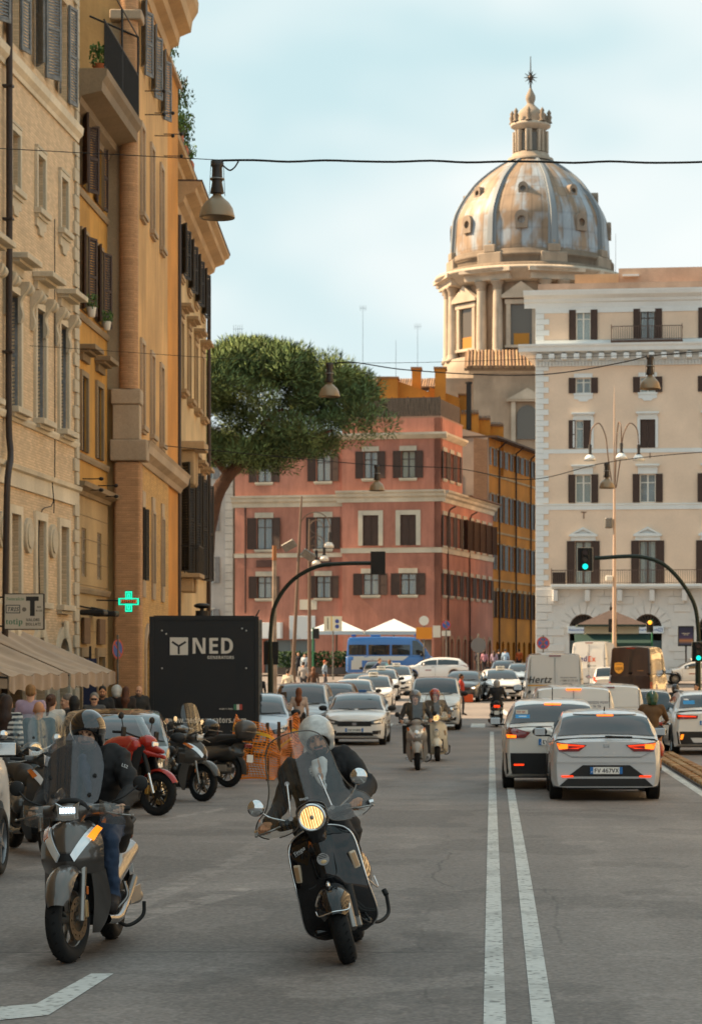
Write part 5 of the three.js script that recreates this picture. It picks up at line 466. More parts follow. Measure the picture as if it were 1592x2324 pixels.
function makeCar(name, label, cat, s) {
  const g = thing(name, label, cat); if (s.group) g.userData.group = s.group; const { L, W, H } = s, pm = s.paint, step = s.step || 0.09, belt = s.belt, R = s.R || 0.32, tf = s.tf, tr = s.tr, hw = W / 2;
  const deck = s.deck || [[0, s.nose * 0.8], [0.1, s.nose * 0.93], [0.4, s.nose], [s.A, belt - 0.03], [s.A + 0.7, belt], [s.D - 0.3, belt + 0.03], [L - 0.1, (s.tail || belt)], [L, (s.tail || belt) - 0.05]];
  const roof = s.roof || [[s.A, belt - 0.04], [lerp(s.A, s.B, 0.55), lerp(belt, H, 0.64)], [s.B, H - 0.05], [lerp(s.B, s.C, 0.45), H], [s.C, H - (s.drop || 0.05)], [s.D, s.glassBase || belt]];
  const plan = s.plan || [[0, 0.66], [0.05, 0.76], [0.18, 0.88], [0.45, 0.96], [0.9, 1], [L - 0.8, 1], [L - 0.3, s.rr || 0.965], [L - 0.08, (s.rr || 0.965) - 0.04], [L, (s.rr || 0.965) - 0.1]];
  const y0 = [[0, 0.34], [0.1, 0.24], [0.5, 0.19], [L - 0.6, 0.2], [L - 0.12, 0.25], [L, s.rb || 0.34]], Ra = R + 0.055, gz = (t) => t - L / 2; // front of the car at -z
  const ts = new Set(); for (let t = 0; t < L; t += step) ts.add(t); for (const t of [0.03, L - 0.03, L - 0.15, L]) ts.add(t); for (const w of [tf, tr]) for (let k = -8; k <= 8; k++) ts.add(w + Ra * Math.sin(k * PI / 16)); for (const w of [tf, tr]) { ts.add(w - Ra - 0.004); ts.add(w + Ra + 0.004); } const T = [...ts].filter((t) => t >= 0 && t <= L).sort((a, b) => a - b);
  const rings = T.map((t) => { const w = curve(plan, t)[0] * hw, yd = curve(deck, t)[0]; let yb = curve(y0, t)[0]; for (const q of [tf, tr]) { const e = Math.abs(t - q); if (e < Ra - 1e-6) yb = Math.max(yb, R + Math.sqrt(Ra * Ra - e * e)); else if (e <= Ra + 1e-6) yb = Math.max(yb, R); } const h = yd - yb, cr = 0.03 + 0.03 * (t < s.A ? 1 : 0), side = [[0, 0], [w * 0.82, 0], [w * 0.95, 0.012], [w * 0.985, h * 0.16], [w, h * 0.42], [w * 0.997, h * 0.62], [w * 0.985, h * 0.8], [w * 0.965, h * 0.93], [w * 0.92, h * 0.985], [w * 0.6, h + cr * 0.7], [0, h + cr]].map(([x, y]) => [x, yb + y, gz(t)]); const right = side, left = side.slice(1, -1).reverse().map(([x, y, z]) => [-x, y, z]); return [...right, ...left]; });
  const body = mesh('body', boxUV(loft(rings, { cap0: true, cap1: true, crease: 0.55, flip: true })), pm, g);
  const half = (t) => { const w = curve(plan, t)[0] * hw, yd = curve(deck, t)[0] - 0.03, yr = Math.max(curve(roof, t)[0], yd + 0.005), hh = yr - yd, wb = w * 0.955, wt = wb - (s.tumble ?? 0.26) * hh; const c = Math.min(0.09, hh * 0.5); return [[wb, yd], [lerp(wb, wt, 0.45) + 0.015, yd + hh * 0.45], [wt + 0.012, yr - c], [wt - c * 0.35, yr - c * 0.3], [wt - c * 1.3, yr], [wt * 0.5, yr + 0.022], [0, yr + 0.03]]; };
  const gT = []; for (let t = s.A; t < s.D; t += step * 0.7) gT.push(t); gT.push(s.D); const gr = gT.map((t) => { const q = half(t).map(([x, y]) => [x, y, gz(t)]); return [...q, ...q.slice(0, -1).reverse().map(([x, y, z]) => [-x, y, z])]; });
  const cab = mesh('cabin', boxUV(loft(gr, { closed: false, crease: 0.6, flip: true })), pm, g);
  const at = (t, v) => { const q = half(t), f = clamp(v, 0, 1) * 6, i = Math.min(5, Math.floor(f)), k = f - i; return [lerp(q[i][0], q[i + 1][0], k), lerp(q[i][1], q[i + 1][1], k), gz(t)]; };
  // glass pieces lie on the cabin skin, 4 mm proud
  const pane = (n, t0, t1, v0, v1, both, m = carGlass) => { const N = 10, mk = (sg) => { const rg = []; for (let i = 0; i <= N; i++) { const t = lerp(t0, t1, i / N), r = []; const vs = []; if (both) for (let j = 0; j <= 12; j++) { const e = (j / 12) * 2 - 1, v = v0 + (1 - v0) * (1 - Math.abs(e)), p = at(t, v); vs.push([Math.sign(e) * p[0], p[1] + 0.006, p[2] + (t < L / 2 ? -0.006 : 0.006)]); } else for (let j = 0; j <= 6; j++) { const p = at(t, lerp(v0, v1, j / 6)); vs.push([sg * (p[0] + 0.006), p[1] + 0.001, p[2]]); } rg.push(vs); } return thicken(loft(rg, { closed: false, flip: both ? false : sg > 0, crease: 1.2 }), 0.004); }; if (both) mesh(n, boxUV(mk(1).toNonIndexed ? mk(1) : mk(1)), m, g); else for (const sg of [-1, 1]) mesh(n, boxUV(mk(sg)), m, g); };
  for (const [a, b2, v1] of s.side || []) pane('side_window', a, b2, 0.03, v1 || 0.3);
  if (s.front !== 0) pane('windshield', s.A + 0.1, s.B - 0.02, 0.56, 1, true);
  if (s.rear) pane('rear_window', s.rear[0], s.rear[1], s.rear[2] || 0.56, 1, true, s.rearGlass || carGlass);
  g.updateMatrixWorld(true); const rc = new THREE.Raycaster(), hit = (o, d) => { rc.set(o, d); body.material.side = cab.material.side = THREE.DoubleSide; const h = rc.intersectObjects([body, cab], false)[0]; return h ? h.point : null; };
  // fittings follow the skin: corner list seen from the front ('F'), rear ('R') or side ('S')
  const patch = (n, m, dir, c, o = {}) => { const off = o.off ?? 0.008, nu = o.nu || 6, nv = o.nv || 3, rg = []; for (let i = 0; i <= nv; i++) { const r = []; for (let j = 0; j <= nu; j++) { const u = j / nu, v = i / nv, a = lerp(lerp(c[0][0], c[1][0], u), lerp(c[3][0], c[2][0], u), v), b2 = lerp(lerp(c[0][1], c[1][1], u), lerp(c[3][1], c[2][1], u), v); let p; if (dir === 'S+' || dir === 'S-') { const sg = dir === 'S+' ? 1 : -1; p = hit(V(sg * 5, b2, a), V(-sg, 0, 0)); p = p ? [p.x + sg * off, b2, a] : [sg * hw * 0.97, b2, a]; } else { const sg = dir === 'R' ? 1 : -1; p = hit(V(a, b2, sg * 9), V(0, 0, -sg)); p = p ? [a, b2, p.z + sg * off] : [a, b2, sg * (L / 2 - 0.1)]; } r.push(p); } rg.push(r); } const ge = boxUV(thicken(loft(rg, { closed: false, crease: 1.2, flip: dir === 'R' || dir === 'S+' ? (c[0][1] > c[3][1]) === (c[1][0] > c[0][0]) ? false : true : false }), 0.012)); const q = mesh(n, ge, m, o.parent || g); return q; };
  const mir = (n, m, dir, c, o) => { patch(n, m, dir, c, o); patch(n, m, dir, c.map(([x, y]) => [-x, y]), o); };
  const rm = s.rim || alloy; for (const sx of [-1, 1]) for (const t of [tf, tr]) wheel(g, sx * (hw - 0.115), R, gz(t), R, s.tw || 0.21, sx, s.spokes || 5, rm);
  if (s.mirrors !== 0) for (const sx of [-1, 1]) { const m = part('wing_mirror', g, [sx * (hw + 0.05), belt + 0.04, gz(s.A + 0.62)]); const k = s.mk || 1; gb().sph(sx * 0.07 * k, 0.03, 0, 0.13 * k, 0.085 * k, 0.07, 10).box(sx > 0 ? -0.1 : -0.04, sx > 0 ? 0.04 : 0.1, -0.05, -0.02, -0.03, 0.03).mesh('shell', s.mirrorM || blackPl, m); gb().box(sx * 0.07 * k - 0.095 * k, sx * 0.07 * k + 0.095 * k, -0.03, 0.09 * k, 0.062, 0.075, 0.02).mesh('mirror_glass', chrome, m); }
  return Object.assign(g, { patch, mir, gz, at });
}
function clearTools(g) { delete g.patch; delete g.mir; delete g.gz; delete g.at; return g; }
const decal = (parent, name, w, h, tw, th, draw, pos, rot = [0, 0, 0]) => { const t = canvasTex(tw, th, draw); const pg = new THREE.PlaneGeometry(w, h); const m = mesh(name, pg, mat(0xffffff, { map: t, transparent: true, roughness: 0.5 }), parent); m.position.set(...pos); m.rotation.set(...rot); return m; };
function plate(g, text, dir, x, y, off = 0.012) { const sg = dir === 'R' ? 1 : -1; const p = g.patch('number_plate', mat(0xdfe1df, { roughness: 0.4 }), dir, [[x - 0.26, y + 0.055], [x + 0.26, y + 0.055], [x + 0.26, y - 0.055], [x - 0.26, y - 0.055]], { nu: 2, nv: 1, off }); p.geometry.computeBoundingBox(); const bz = sg > 0 ? p.geometry.boundingBox.max.z + 0.002 : p.geometry.boundingBox.min.z - 0.002;
  decal(p, 'plate_print', 0.52, 0.11, 416, 88, (c, w, h) => { c.fillStyle = '#e6e8e6'; c.fillRect(0, 0, w, h); c.fillStyle = '#1f6fb8'; c.fillRect(0, 0, 40, h); c.fillRect(w - 40, 0, 40, h); c.fillStyle = '#fff'; c.font = 'bold 26px sans-serif'; c.fillText('I', 16, 72); c.fillStyle = '#22262c'; c.font = 'bold 74px sans-serif'; c.textAlign = 'center'; c.fillText(text, w / 2, 71, w - 96); }, [x, y, bz], [0, sg > 0 ? 0 : PI, 0]); return p; }
const putCar = (g, x, d, ry = 0, pitch) => { g.position.set(x, GY(d) - 0.004, -d); g.rotation.y = ry; clearTools(g); return g; };
const silver = paintOf(0xc6c9cc, { metalness: 0.2 }), whiteP = paintOf(0xe4e5e4, { metalness: 0 }), pearl = paintOf(0xdcdbd6, { metalness: 0.1 }), vanW = paintOf(0xd8d6d1, { metalness: 0 });
// --- grey hatchback nearest on the right ---
{ const L = 4.28, g = makeCar('hatchback', 'light grey hatchback with lit brake lights, nearest car on the right', 'car', { L, W: 1.82, H: 1.455, belt: 0.99, nose: 0.8, A: 1.0, B: 2.0, C: 3.62, D: 4.16, drop: 0.07, glassBase: 1.02, tail: 1.0, tf: 0.86, tr: 3.5, R: 0.325, paint: silver, rr: 0.975, step: 0.06, side: [[1.35, 2.35], [2.4, 3.35]], rear: [3.7, 4.1, 0.52], spokes: 7, tumble: 0.36, rb: 0.24 });
  g.patch('brake_light', brakeLit, 'R', [[-0.135, 1.395], [0.135, 1.395], [0.135, 1.375], [-0.135, 1.375]], { nu: 8, nv: 1, off: 0.016 }); g.patch('spoiler_edge', silver, 'R', [[-0.5, 1.425], [0.5, 1.425], [0.52, 1.4], [-0.52, 1.4]], { nu: 12, nv: 1, off: 0.05 });
  for (const s of [-1, 1]) { const l = part('tail_light', g); g.patch('lens', redLens, 'R', [[s * 0.8, 0.965], [s * 0.31, 0.925], [s * 0.44, 0.82], [s * 0.76, 0.82]], { nu: 10, nv: 4, off: 0.01, parent: l }); g.patch('lit_bar', brakeLit, 'R', [[s * 0.79, 0.945], [s * 0.62, 0.935], [s * 0.62, 0.865], [s * 0.76, 0.855]], { nu: 4, nv: 2, off: 0.018, parent: l }); g.patch('light_line', redLit, 'R', [[s * 0.62, 0.935], [s * 0.35, 0.915], [s * 0.36, 0.9], [s * 0.62, 0.915]], { nu: 6, nv: 1, off: 0.018, parent: l }); g.patch('light_line', redLit, 'R', [[s * 0.62, 0.87], [s * 0.46, 0.865], [s * 0.38, 0.9], [s * 0.36, 0.885]], { nu: 6, nv: 1, off: 0.016, parent: l }); g.patch('reflector', redLit, 'R', [[s * 0.73, 0.43], [s * 0.53, 0.435], [s * 0.53, 0.41], [s * 0.71, 0.405]], { nu: 4, nv: 1 }); }
  g.patch('plate_recess', blackPl, 'R', [[-0.38, 0.6], [0.38, 0.6], [0.62, 0.42], [-0.62, 0.42]], { nu: 12, nv: 4, off: 0.004 }); plate(g, 'FV 467VX', 'R', 0, 0.515, 0.02);
  g.patch('diffuser', blackPl, 'R', [[-0.62, 0.385], [0.62, 0.385], [0.76, 0.26], [-0.76, 0.26]], { nu: 12, nv: 3, off: 0.012 }); g.patch('bumper_crease', silver, 'R', [[-0.8, 0.665], [0.8, 0.665], [0.8, 0.645], [-0.8, 0.645]], { nu: 16, nv: 1, off: 0.02 });
  g.patch('tailgate_seam', blackPl, 'R', [[-0.55, 0.735], [0.55, 0.735], [0.55, 0.728], [-0.55, 0.728]], { nu: 12, nv: 1, off: 0.004 }); for (const s of [-1, 1]) g.patch('tailgate_seam', blackPl, 'R', [[s * 0.72, 0.82], [s * 0.728, 0.82], [s * 0.555, 0.728], [s * 0.548, 0.728]], { nu: 1, nv: 5, off: 0.004 });
  gb().rod([0.03, 1.06, 2.08], [0.42, 1.05, 2.075], 0.012).box(-0.02, 0.1, 1.04, 1.075, 2.06, 2.1, 0.012).mesh('rear_wiper', blackPl, g); gb().box(-0.62, 0.62, 0.2, 0.3, 1.5, 1.98).box(-0.6, 0.6, 0.3, 0.4, -1.2, 1.2).mesh('underside', blackPl, g); gb().box(-0.045, 0.045, 0.885, 0.9, 2.135, 2.15).box(-0.045, 0.045, 0.93, 0.945, 2.13, 2.145).box(-0.045, 0.045, 0.905, 0.922, 2.13, 2.148).box(-0.045, -0.03, 0.905, 0.945, 2.128, 2.146).box(0.03, 0.045, 0.885, 0.922, 2.128, 2.15).mesh('badge', chrome, g);
  decal(g, 'model_lettering', 0.34, 0.035, 256, 32, (c, w, h) => { c.clearRect(0, 0, w, h); c.fillStyle = '#e8e8e8'; c.font = 'bold 30px sans-serif'; [...'LEON'].forEach((t, i) => c.fillText(t, 8 + i * 66, 28)); }, [0, 0.8, 2.146]); gb().rod([0, 1.46, 1.3], [0, 1.52, 1.4], 0.012).mesh('aerial', blackPl, g); putCar(g, 1.86, 39 + L / 2, -0.005); }
// --- pearl crossover beside it ---
{ const L = 4.38, g = makeCar('crossover', 'pearl white crossover with lit brake lights left of grey hatchback', 'car', { L, W: 1.81, H: 1.6, belt: 1.1, nose: 0.95, A: 1.0, B: 1.95, C: 3.7, D: 4.24, drop: 0.08, glassBase: 1.12, tail: 1.1, tf: 0.9, tr: 3.55, R: 0.345, paint: pearl, step: 0.07, side: [[1.4, 2.4], [2.45, 3.5]], rear: [3.78, 4.16, 0.52], tumble: 0.36, rb: 0.3 });
  g.patch('brake_light', brakeLit, 'R', [[-0.15, 1.535], [0.15, 1.535], [0.15, 1.51], [-0.15, 1.51]], { nu: 6, nv: 1, off: 0.02 }); for (const s of [-1, 1]) { const l = part('tail_light', g); g.patch('lens', redLens, 'R', [[s * 0.83, 1.13], [s * 0.4, 1.04], [s * 0.5, 0.94], [s * 0.82, 0.93]], { nu: 10, nv: 4, off: 0.01, parent: l }); g.patch('lit_bar', brakeLit, 'R', [[s * 0.82, 1.0], [s * 0.66, 0.99], [s * 0.66, 0.94], [s * 0.81, 0.94]], { nu: 4, nv: 2, off: 0.018, parent: l }); g.patch('reflector', redLit, 'R', [[s * 0.7, 0.48], [s * 0.52, 0.48], [s * 0.52, 0.45], [s * 0.7, 0.45]], { nu: 4, nv: 1, off: 0.022 }); }
  g.patch('lower_bumper', blackPl, 'R', [[-0.84, 0.67], [0.84, 0.67], [0.82, 0.3], [-0.82, 0.3]], { nu: 16, nv: 5, off: 0.012 }); plate(g, 'EV 318KL', 'R', 0, 0.87, 0.012); gb().box(-0.7, 0.7, 0.22, 0.34, 1.4, 2.0).mesh('underside', blackPl, g); gb().rod([0, 1.6, 1.4], [0.0, 1.82, 1.55], 0.009).mesh('aerial', blackPl, g);
  decal(g, 'window_stickers', 0.5, 0.22, 256, 112, (c, w, h) => { c.clearRect(0, 0, w, h); c.fillStyle = '#b9b4a6'; c.fillRect(4, 4, 110, 50); c.fillStyle = '#8a2b24'; c.font = 'bold 34px sans-serif'; c.fillText('50 M', 12, 42); c.fillStyle = '#2f8fd0'; c.fillRect(0, 62, 130, 44); c.fillStyle = '#cfe4f0'; c.fillRect(30, 78, 70, 12); }, [-0.42, 1.36, 2.05], [-0.75, 0, 0]); putCar(g, 1.1, 43 + L / 2, 0); }
// --- white crossover at the right edge ---
{ const L = 4.46, g = makeCar('crossover', 'white crossover with dark bumper at the right edge', 'car', { L, W: 1.83, H: 1.62, belt: 1.1, nose: 0.97, A: 1.0, B: 1.95, C: 3.75, D: 4.3, drop: 0.08, glassBase: 1.14, tail: 1.1, tf: 0.9, tr: 3.54, R: 0.35, paint: whiteP, step: 0.08, side: [[1.4, 2.4], [2.45, 3.6]], rear: [3.84, 4.22, 0.52], tumble: 0.34, rb: 0.3, spokes: 9 });
  for (const s of [-1, 1]) { const l = part('tail_light', g); g.patch('lens', redLens, 'R', [[s * 0.84, 1.06], [s * 0.3, 1.03], [s * 0.32, 0.95], [s * 0.82, 0.93]], { nu: 10, nv: 3, off: 0.01, parent: l }); g.patch('light_line', redLit, 'R', [[s * 0.8, 1.03], [s * 0.36, 1.01], [s * 0.36, 0.99], [s * 0.8, 1.0]], { nu: 8, nv: 1, off: 0.018, parent: l }); g.patch('reflector', amberLit, 'R', [[s * 0.74, 0.55], [s * 0.66, 0.55], [s * 0.7, 0.42], [s * 0.76, 0.42]], { nu: 2, nv: 2, off: 0.026 }); } g.patch('lower_bumper', blackPl, 'R', [[-0.84, 0.62], [0.84, 0.62], [0.8, 0.3], [-0.8, 0.3]], { nu: 16, nv: 5, off: 0.012 }); g.patch('skid_plate', silver, 'R', [[-0.5, 0.46], [0.5, 0.46], [0.42, 0.34], [-0.42, 0.34]], { nu: 8, nv: 2, off: 0.024 }); plate(g, 'GB 520ZT', 'R', 0, 0.84); for (const t of [0.9, 3.54]) for (const s of [-1, 1]) { const a = new THREE.TorusGeometry(0.42, 0.035, 6, 20, PI); a.rotateY(PI / 2); a.translate(s * 0.905, 0.35, t - L / 2); mesh('arch_trim', boxUV(a.toNonIndexed()), blackPl, g); }
  gb().rod([-0.62, 1.64, -0.6], [-0.6, 1.63, 1.3], 0.02).mesh('roof_rail', alloy, g); gb().rod([0.62, 1.64, -0.6], [0.6, 1.63, 1.3], 0.02).mesh('roof_rail', alloy, g); decal(g, 'window_stickers', 0.34, 0.2, 128, 76, (c, w, h) => { c.clearRect(0, 0, w, h); c.fillStyle = '#2f8fd0'; c.fillRect(0, 24, 110, 48); c.fillStyle = '#d6d8d8'; c.fillRect(6, 0, 50, 20); }, [-0.5, 1.38, 2.1], [-0.75, 0, 0]); putCar(g, 5.5, 61.5 + L / 2, 0.02); }
// --- small vans ---
function smallVan(label, x, d, o = {}) { const L = 4.4, g = makeCar('delivery_van', label, 'van', { L, W: 1.84, H: 1.82, belt: 1.16, nose: 0.98, A: 0.85, B: 1.75, C: 4.27, D: 4.37, drop: 0.05, glassBase: 1.2, tail: 1.16, tf: 0.85, tr: 3.55, R: 0.31, paint: o.paint || vanW, step: 0.1, side: [[1.25, 2.1]], tumble: 0.17, rr: 0.985, rb: 0.34 }); for (const s of [-1, 1]) { g.patch('tail_light', o.lit ? brakeLit : redLens, 'R', [[s * 0.86, 1.28], [s * 0.78, 1.28], [s * 0.78, 0.95], [s * 0.86, 0.95]], { nu: 2, nv: 4 }); g.patch('door_seam', blackPl, 'R', [[s * 0.72, 1.7], [s * 0.728, 1.7], [s * 0.748, 0.6], [s * 0.74, 0.6]], { nu: 1, nv: 8, off: 0.003 }); } g.patch('door_seam', blackPl, 'R', [[-0.004, 1.74], [0.004, 1.74], [0.004, 0.6], [-0.004, 0.6]], { nu: 1, nv: 8, off: 0.003 }); g.patch('bumper', blackPl, 'R', [[-0.84, 0.55], [0.84, 0.55], [0.82, 0.36], [-0.82, 0.36]], { nu: 10, nv: 2, off: 0.04 }); g.patch('brake_light', o.lit ? brakeLit : redLens, 'R', [[-0.15, 1.78], [0.15, 1.78], [0.15, 1.745], [-0.15, 1.745]], { nu: 4, nv: 1, off: 0.02 }); g.patch('door_panel', o.paint || vanW, 'R', [[0.1, 1.62], [0.68, 1.62], [0.7, 1.2], [0.1, 1.2]], { nu: 6, nv: 4, off: 0.006 }); g.patch('door_panel', o.paint || vanW, 'R', [[-0.68, 1.62], [-0.1, 1.62], [-0.1, 1.2], [-0.7, 1.2]], { nu: 6, nv: 4, off: 0.006 });
  if (o.print) decal(g, 'door_print', 1.5, 0.62, 768, 318, o.print, [0, 1.36, 2.262]); putCar(g, x, d + L / 2, o.ry || 0); return g; }
smallVan('grey white courier van with blue and yellow taxi system print', 1.68, 49.4, { lit: 1, print: (c, w, h) => { c.clearRect(0, 0, w, h); c.fillStyle = '#28304c'; c.font = 'bold 34px sans-serif'; c.fillText('FEDER', 60, 70); c.fillStyle = '#2a2326'; c.fillRect(36, 84, 150, 46); c.fillStyle = '#a8382c'; c.font = 'bold 44px sans-serif'; c.fillText('TAXI', 50, 124); c.fillStyle = '#e0a02c'; c.beginPath(); c.arc(260, 110, 66, 0, 7); c.fill(); c.fillStyle = '#2f66a8'; c.beginPath(); c.arc(252, 116, 42, 0, 7); c.fill(); c.fillStyle = '#e0a02c'; c.beginPath(); c.moveTo(300, 150); c.lineTo(470, 112); c.lineTo(330, 176); c.fill(); c.fillStyle = '#2f4f88'; c.beginPath(); c.moveTo(370, 150); c.lineTo(440, 176); c.lineTo(350, 178); c.fill(); c.fillStyle = '#2f5fa0'; c.font = 'bold 40px sans-serif'; c.fillText('SYSTEM', 330, 92); c.fillStyle = '#3a4468'; c.font = 'bold 36px sans-serif'; c.textAlign = 'center'; c.fillText('SERVIZIO PONY', 625, 100, 240); c.fillText('in 1h', 625, 140); c.fillText('NAZIONALE', 625, 206, 200); c.fillText('in 24h', 625, 246); } });
smallVan('plain white delivery van between courier van and scooter rider', 2.75, 57, {});
{ const L = 4.2, g = makeCar('estate_car', 'silver white hatchback partly hidden behind plain white van', 'car', { L, W: 1.78, H: 1.62, belt: 1.06, nose: 0.9, A: 1.0, B: 1.9, C: 3.6, D: 4.1, glassBase: 1.08, tail: 1.05, tf: 0.85, tr: 3.45, R: 0.31, paint: pearl, side: [[1.35, 2.3], [2.35, 3.4]], rear: [3.66, 4.05, 0.52], tumble: 0.3 }); g.mir('tail_light', redLens, 'R', [[0.84, 1.1], [0.66, 1.08], [0.66, 0.85], [0.83, 0.85]], { nu: 3, nv: 3 }); putCar(g, 4.35, 68 + L / 2, 0); }
// --- tall vans ---
function bigVan(label, x, d, ry, paint, H, o = {}) { const L = 5.6, g = makeCar('cargo_van', label, 'van', { L, W: 2.05, H, belt: 1.45, nose: 1.15, A: 0.75, B: 1.6, C: 5.46, D: 5.57, drop: 0.06, glassBase: 1.5, tail: 1.45, tf: 0.95, tr: 4.4, R: 0.34, paint, step: 0.14, side: [[1.1, 1.95]], tumble: o.tumble ?? 0.09, rr: 0.99, rb: 0.4, mk: 1.5 }); for (const s of [-1, 1]) { g.patch('tail_light', redLens, 'R', [[s * 0.98, 1.1], [s * 0.88, 1.1], [s * 0.88, 0.7], [s * 0.98, 0.7]], { nu: 2, nv: 3 }); g.patch('door_seam', o.seam || blackPl, 'R', [[s * 0.8, H - 0.22], [s * 0.81, H - 0.22], [s * 0.87, 0.62], [s * 0.86, 0.62]], { nu: 1, nv: 8, off: 0.003 }); g.patch('door_panel', paint, 'R', [[s * 0.08, H - 0.5], [s * 0.74, H - 0.5], [s * 0.8, 1.35], [s * 0.08, 1.35]], { nu: 6, nv: 4, off: 0.008 }); g.patch('hinge', o.seam || alloy, 'R', [[s * 0.84, 1.9], [s * 0.92, 1.9], [s * 0.92, 1.84], [s * 0.84, 1.84]], { nu: 1, nv: 1, off: 0.02 }); } g.patch('door_seam', o.seam || blackPl, 'R', [[-0.005, H - 0.15], [0.005, H - 0.15], [0.005, 0.62], [-0.005, 0.62]], { nu: 1, nv: 8, off: 0.003 }); g.patch('bumper', blackPl, 'R', [[-0.98, 0.6], [0.98, 0.6], [0.95, 0.42], [-0.95, 0.42]], { nu: 10, nv: 2, off: 0.06 }); g.patch('brake_light', redLens, 'R', [[-0.2, H - 0.06], [0.2, H - 0.06], [0.2, H - 0.1], [-0.2, H - 0.1]], { nu: 4, nv: 1, off: 0.02 }); for (const q of o.prints || []) decal(g, q[0], q[1], q[2], q[3], q[4], q[5], q[6], q[7]); putCar(g, x, d + L / 2, ry); return g; }
bigVan('tall grey rental van with black lettering and yellow underline', 2.1, 80, 0, paintOf(0xcbc9c5, { metalness: 0 }), 2.72, { prints: [['rental_lettering', 0.82, 0.42, 384, 196, (c, w, h) => { c.clearRect(0, 0, w, h); c.fillStyle = '#25282c'; c.font = 'italic bold 138px sans-serif'; c.fillText('Hertz', 6, 132, 370); c.fillStyle = '#d8a22e'; c.fillRect(2, 160, 330, 20); }, [-0.5, 1.82, 2.88]], ['phone_lettering', 0.66, 0.34, 320, 164, (c, w, h) => { c.clearRect(0, 0, w, h); c.fillStyle = '#5a5d60'; c.font = 'bold 26px sans-serif'; c.fillText('NOLEGGIO FURGONI', 10, 40, 300); c.font = 'bold 44px sans-serif'; c.fillText('/ 199 11 77 11', 10, 96, 300); c.font = 'bold 28px sans-serif'; c.fillText('CARGO VAN', 40, 142); }, [0.48, 1.82, 2.88]]] });
bigVan('tall white courier van with purple and orange lettering', 5.55, 127, -0.16, paintOf(0xe2e1dd, { metalness: 0 }), 2.78, { prints: [['courier_lettering', 1.15, 0.42, 512, 188, (c, w, h) => { c.clearRect(0, 0, w, h); c.font = 'bold 170px sans-serif'; c.fillStyle = '#3c2a70'; c.fillText('Fed', 4, 150, 270); c.fillStyle = '#e2602a'; c.fillText('Ex', 280, 150, 225); }, [-0.1, 1.85, 2.88]], ['service_lettering', 0.6, 0.16, 256, 68, (c, w, h) => { c.clearRect(0, 0, w, h); c.font = 'bold 58px sans-serif'; c.fillStyle = '#9a9a98'; c.fillText('Express', 4, 54, 240); }, [0.2, 1.5, 2.88]]] });
bigVan('dark brown parcel van with yellow shield emblem', 6.75, 108, -0.2, paintOf(0x2c1a12, { metalness: 0.1, roughness: 0.3 }), 2.68, { seam: mat(0x120b08), prints: [['shield_emblem', 0.46, 0.54, 224, 264, (c, w, h) => { c.clearRect(0, 0, w, h); c.fillStyle = '#d89a34'; c.beginPath(); c.moveTo(14, 30); c.quadraticCurveTo(112, -10, 210, 30); c.lineTo(210, 150); c.quadraticCurveTo(200, 226, 112, 258); c.quadraticCurveTo(24, 226, 14, 150); c.fill(); c.fillStyle = '#3a2214'; c.beginPath(); c.moveTo(28, 62); c.quadraticCurveTo(110, 20, 196, 62); c.quadraticCurveTo(110, 44, 28, 62); c.fill(); c.font = 'bold 112px sans-serif'; c.textAlign = 'center'; c.fillText('ups', 112, 176, 170); }, [-0.5, 1.72, 2.88]], ['fleet_lettering', 0.4, 0.06, 128, 20, (c, w, h) => { c.clearRect(0, 0, w, h); c.fillStyle = '#a87a3c'; c.font = 'bold 18px sans-serif'; c.fillText('worldwide', 4, 16); }, [0.5, 1.6, 2.88]]] });
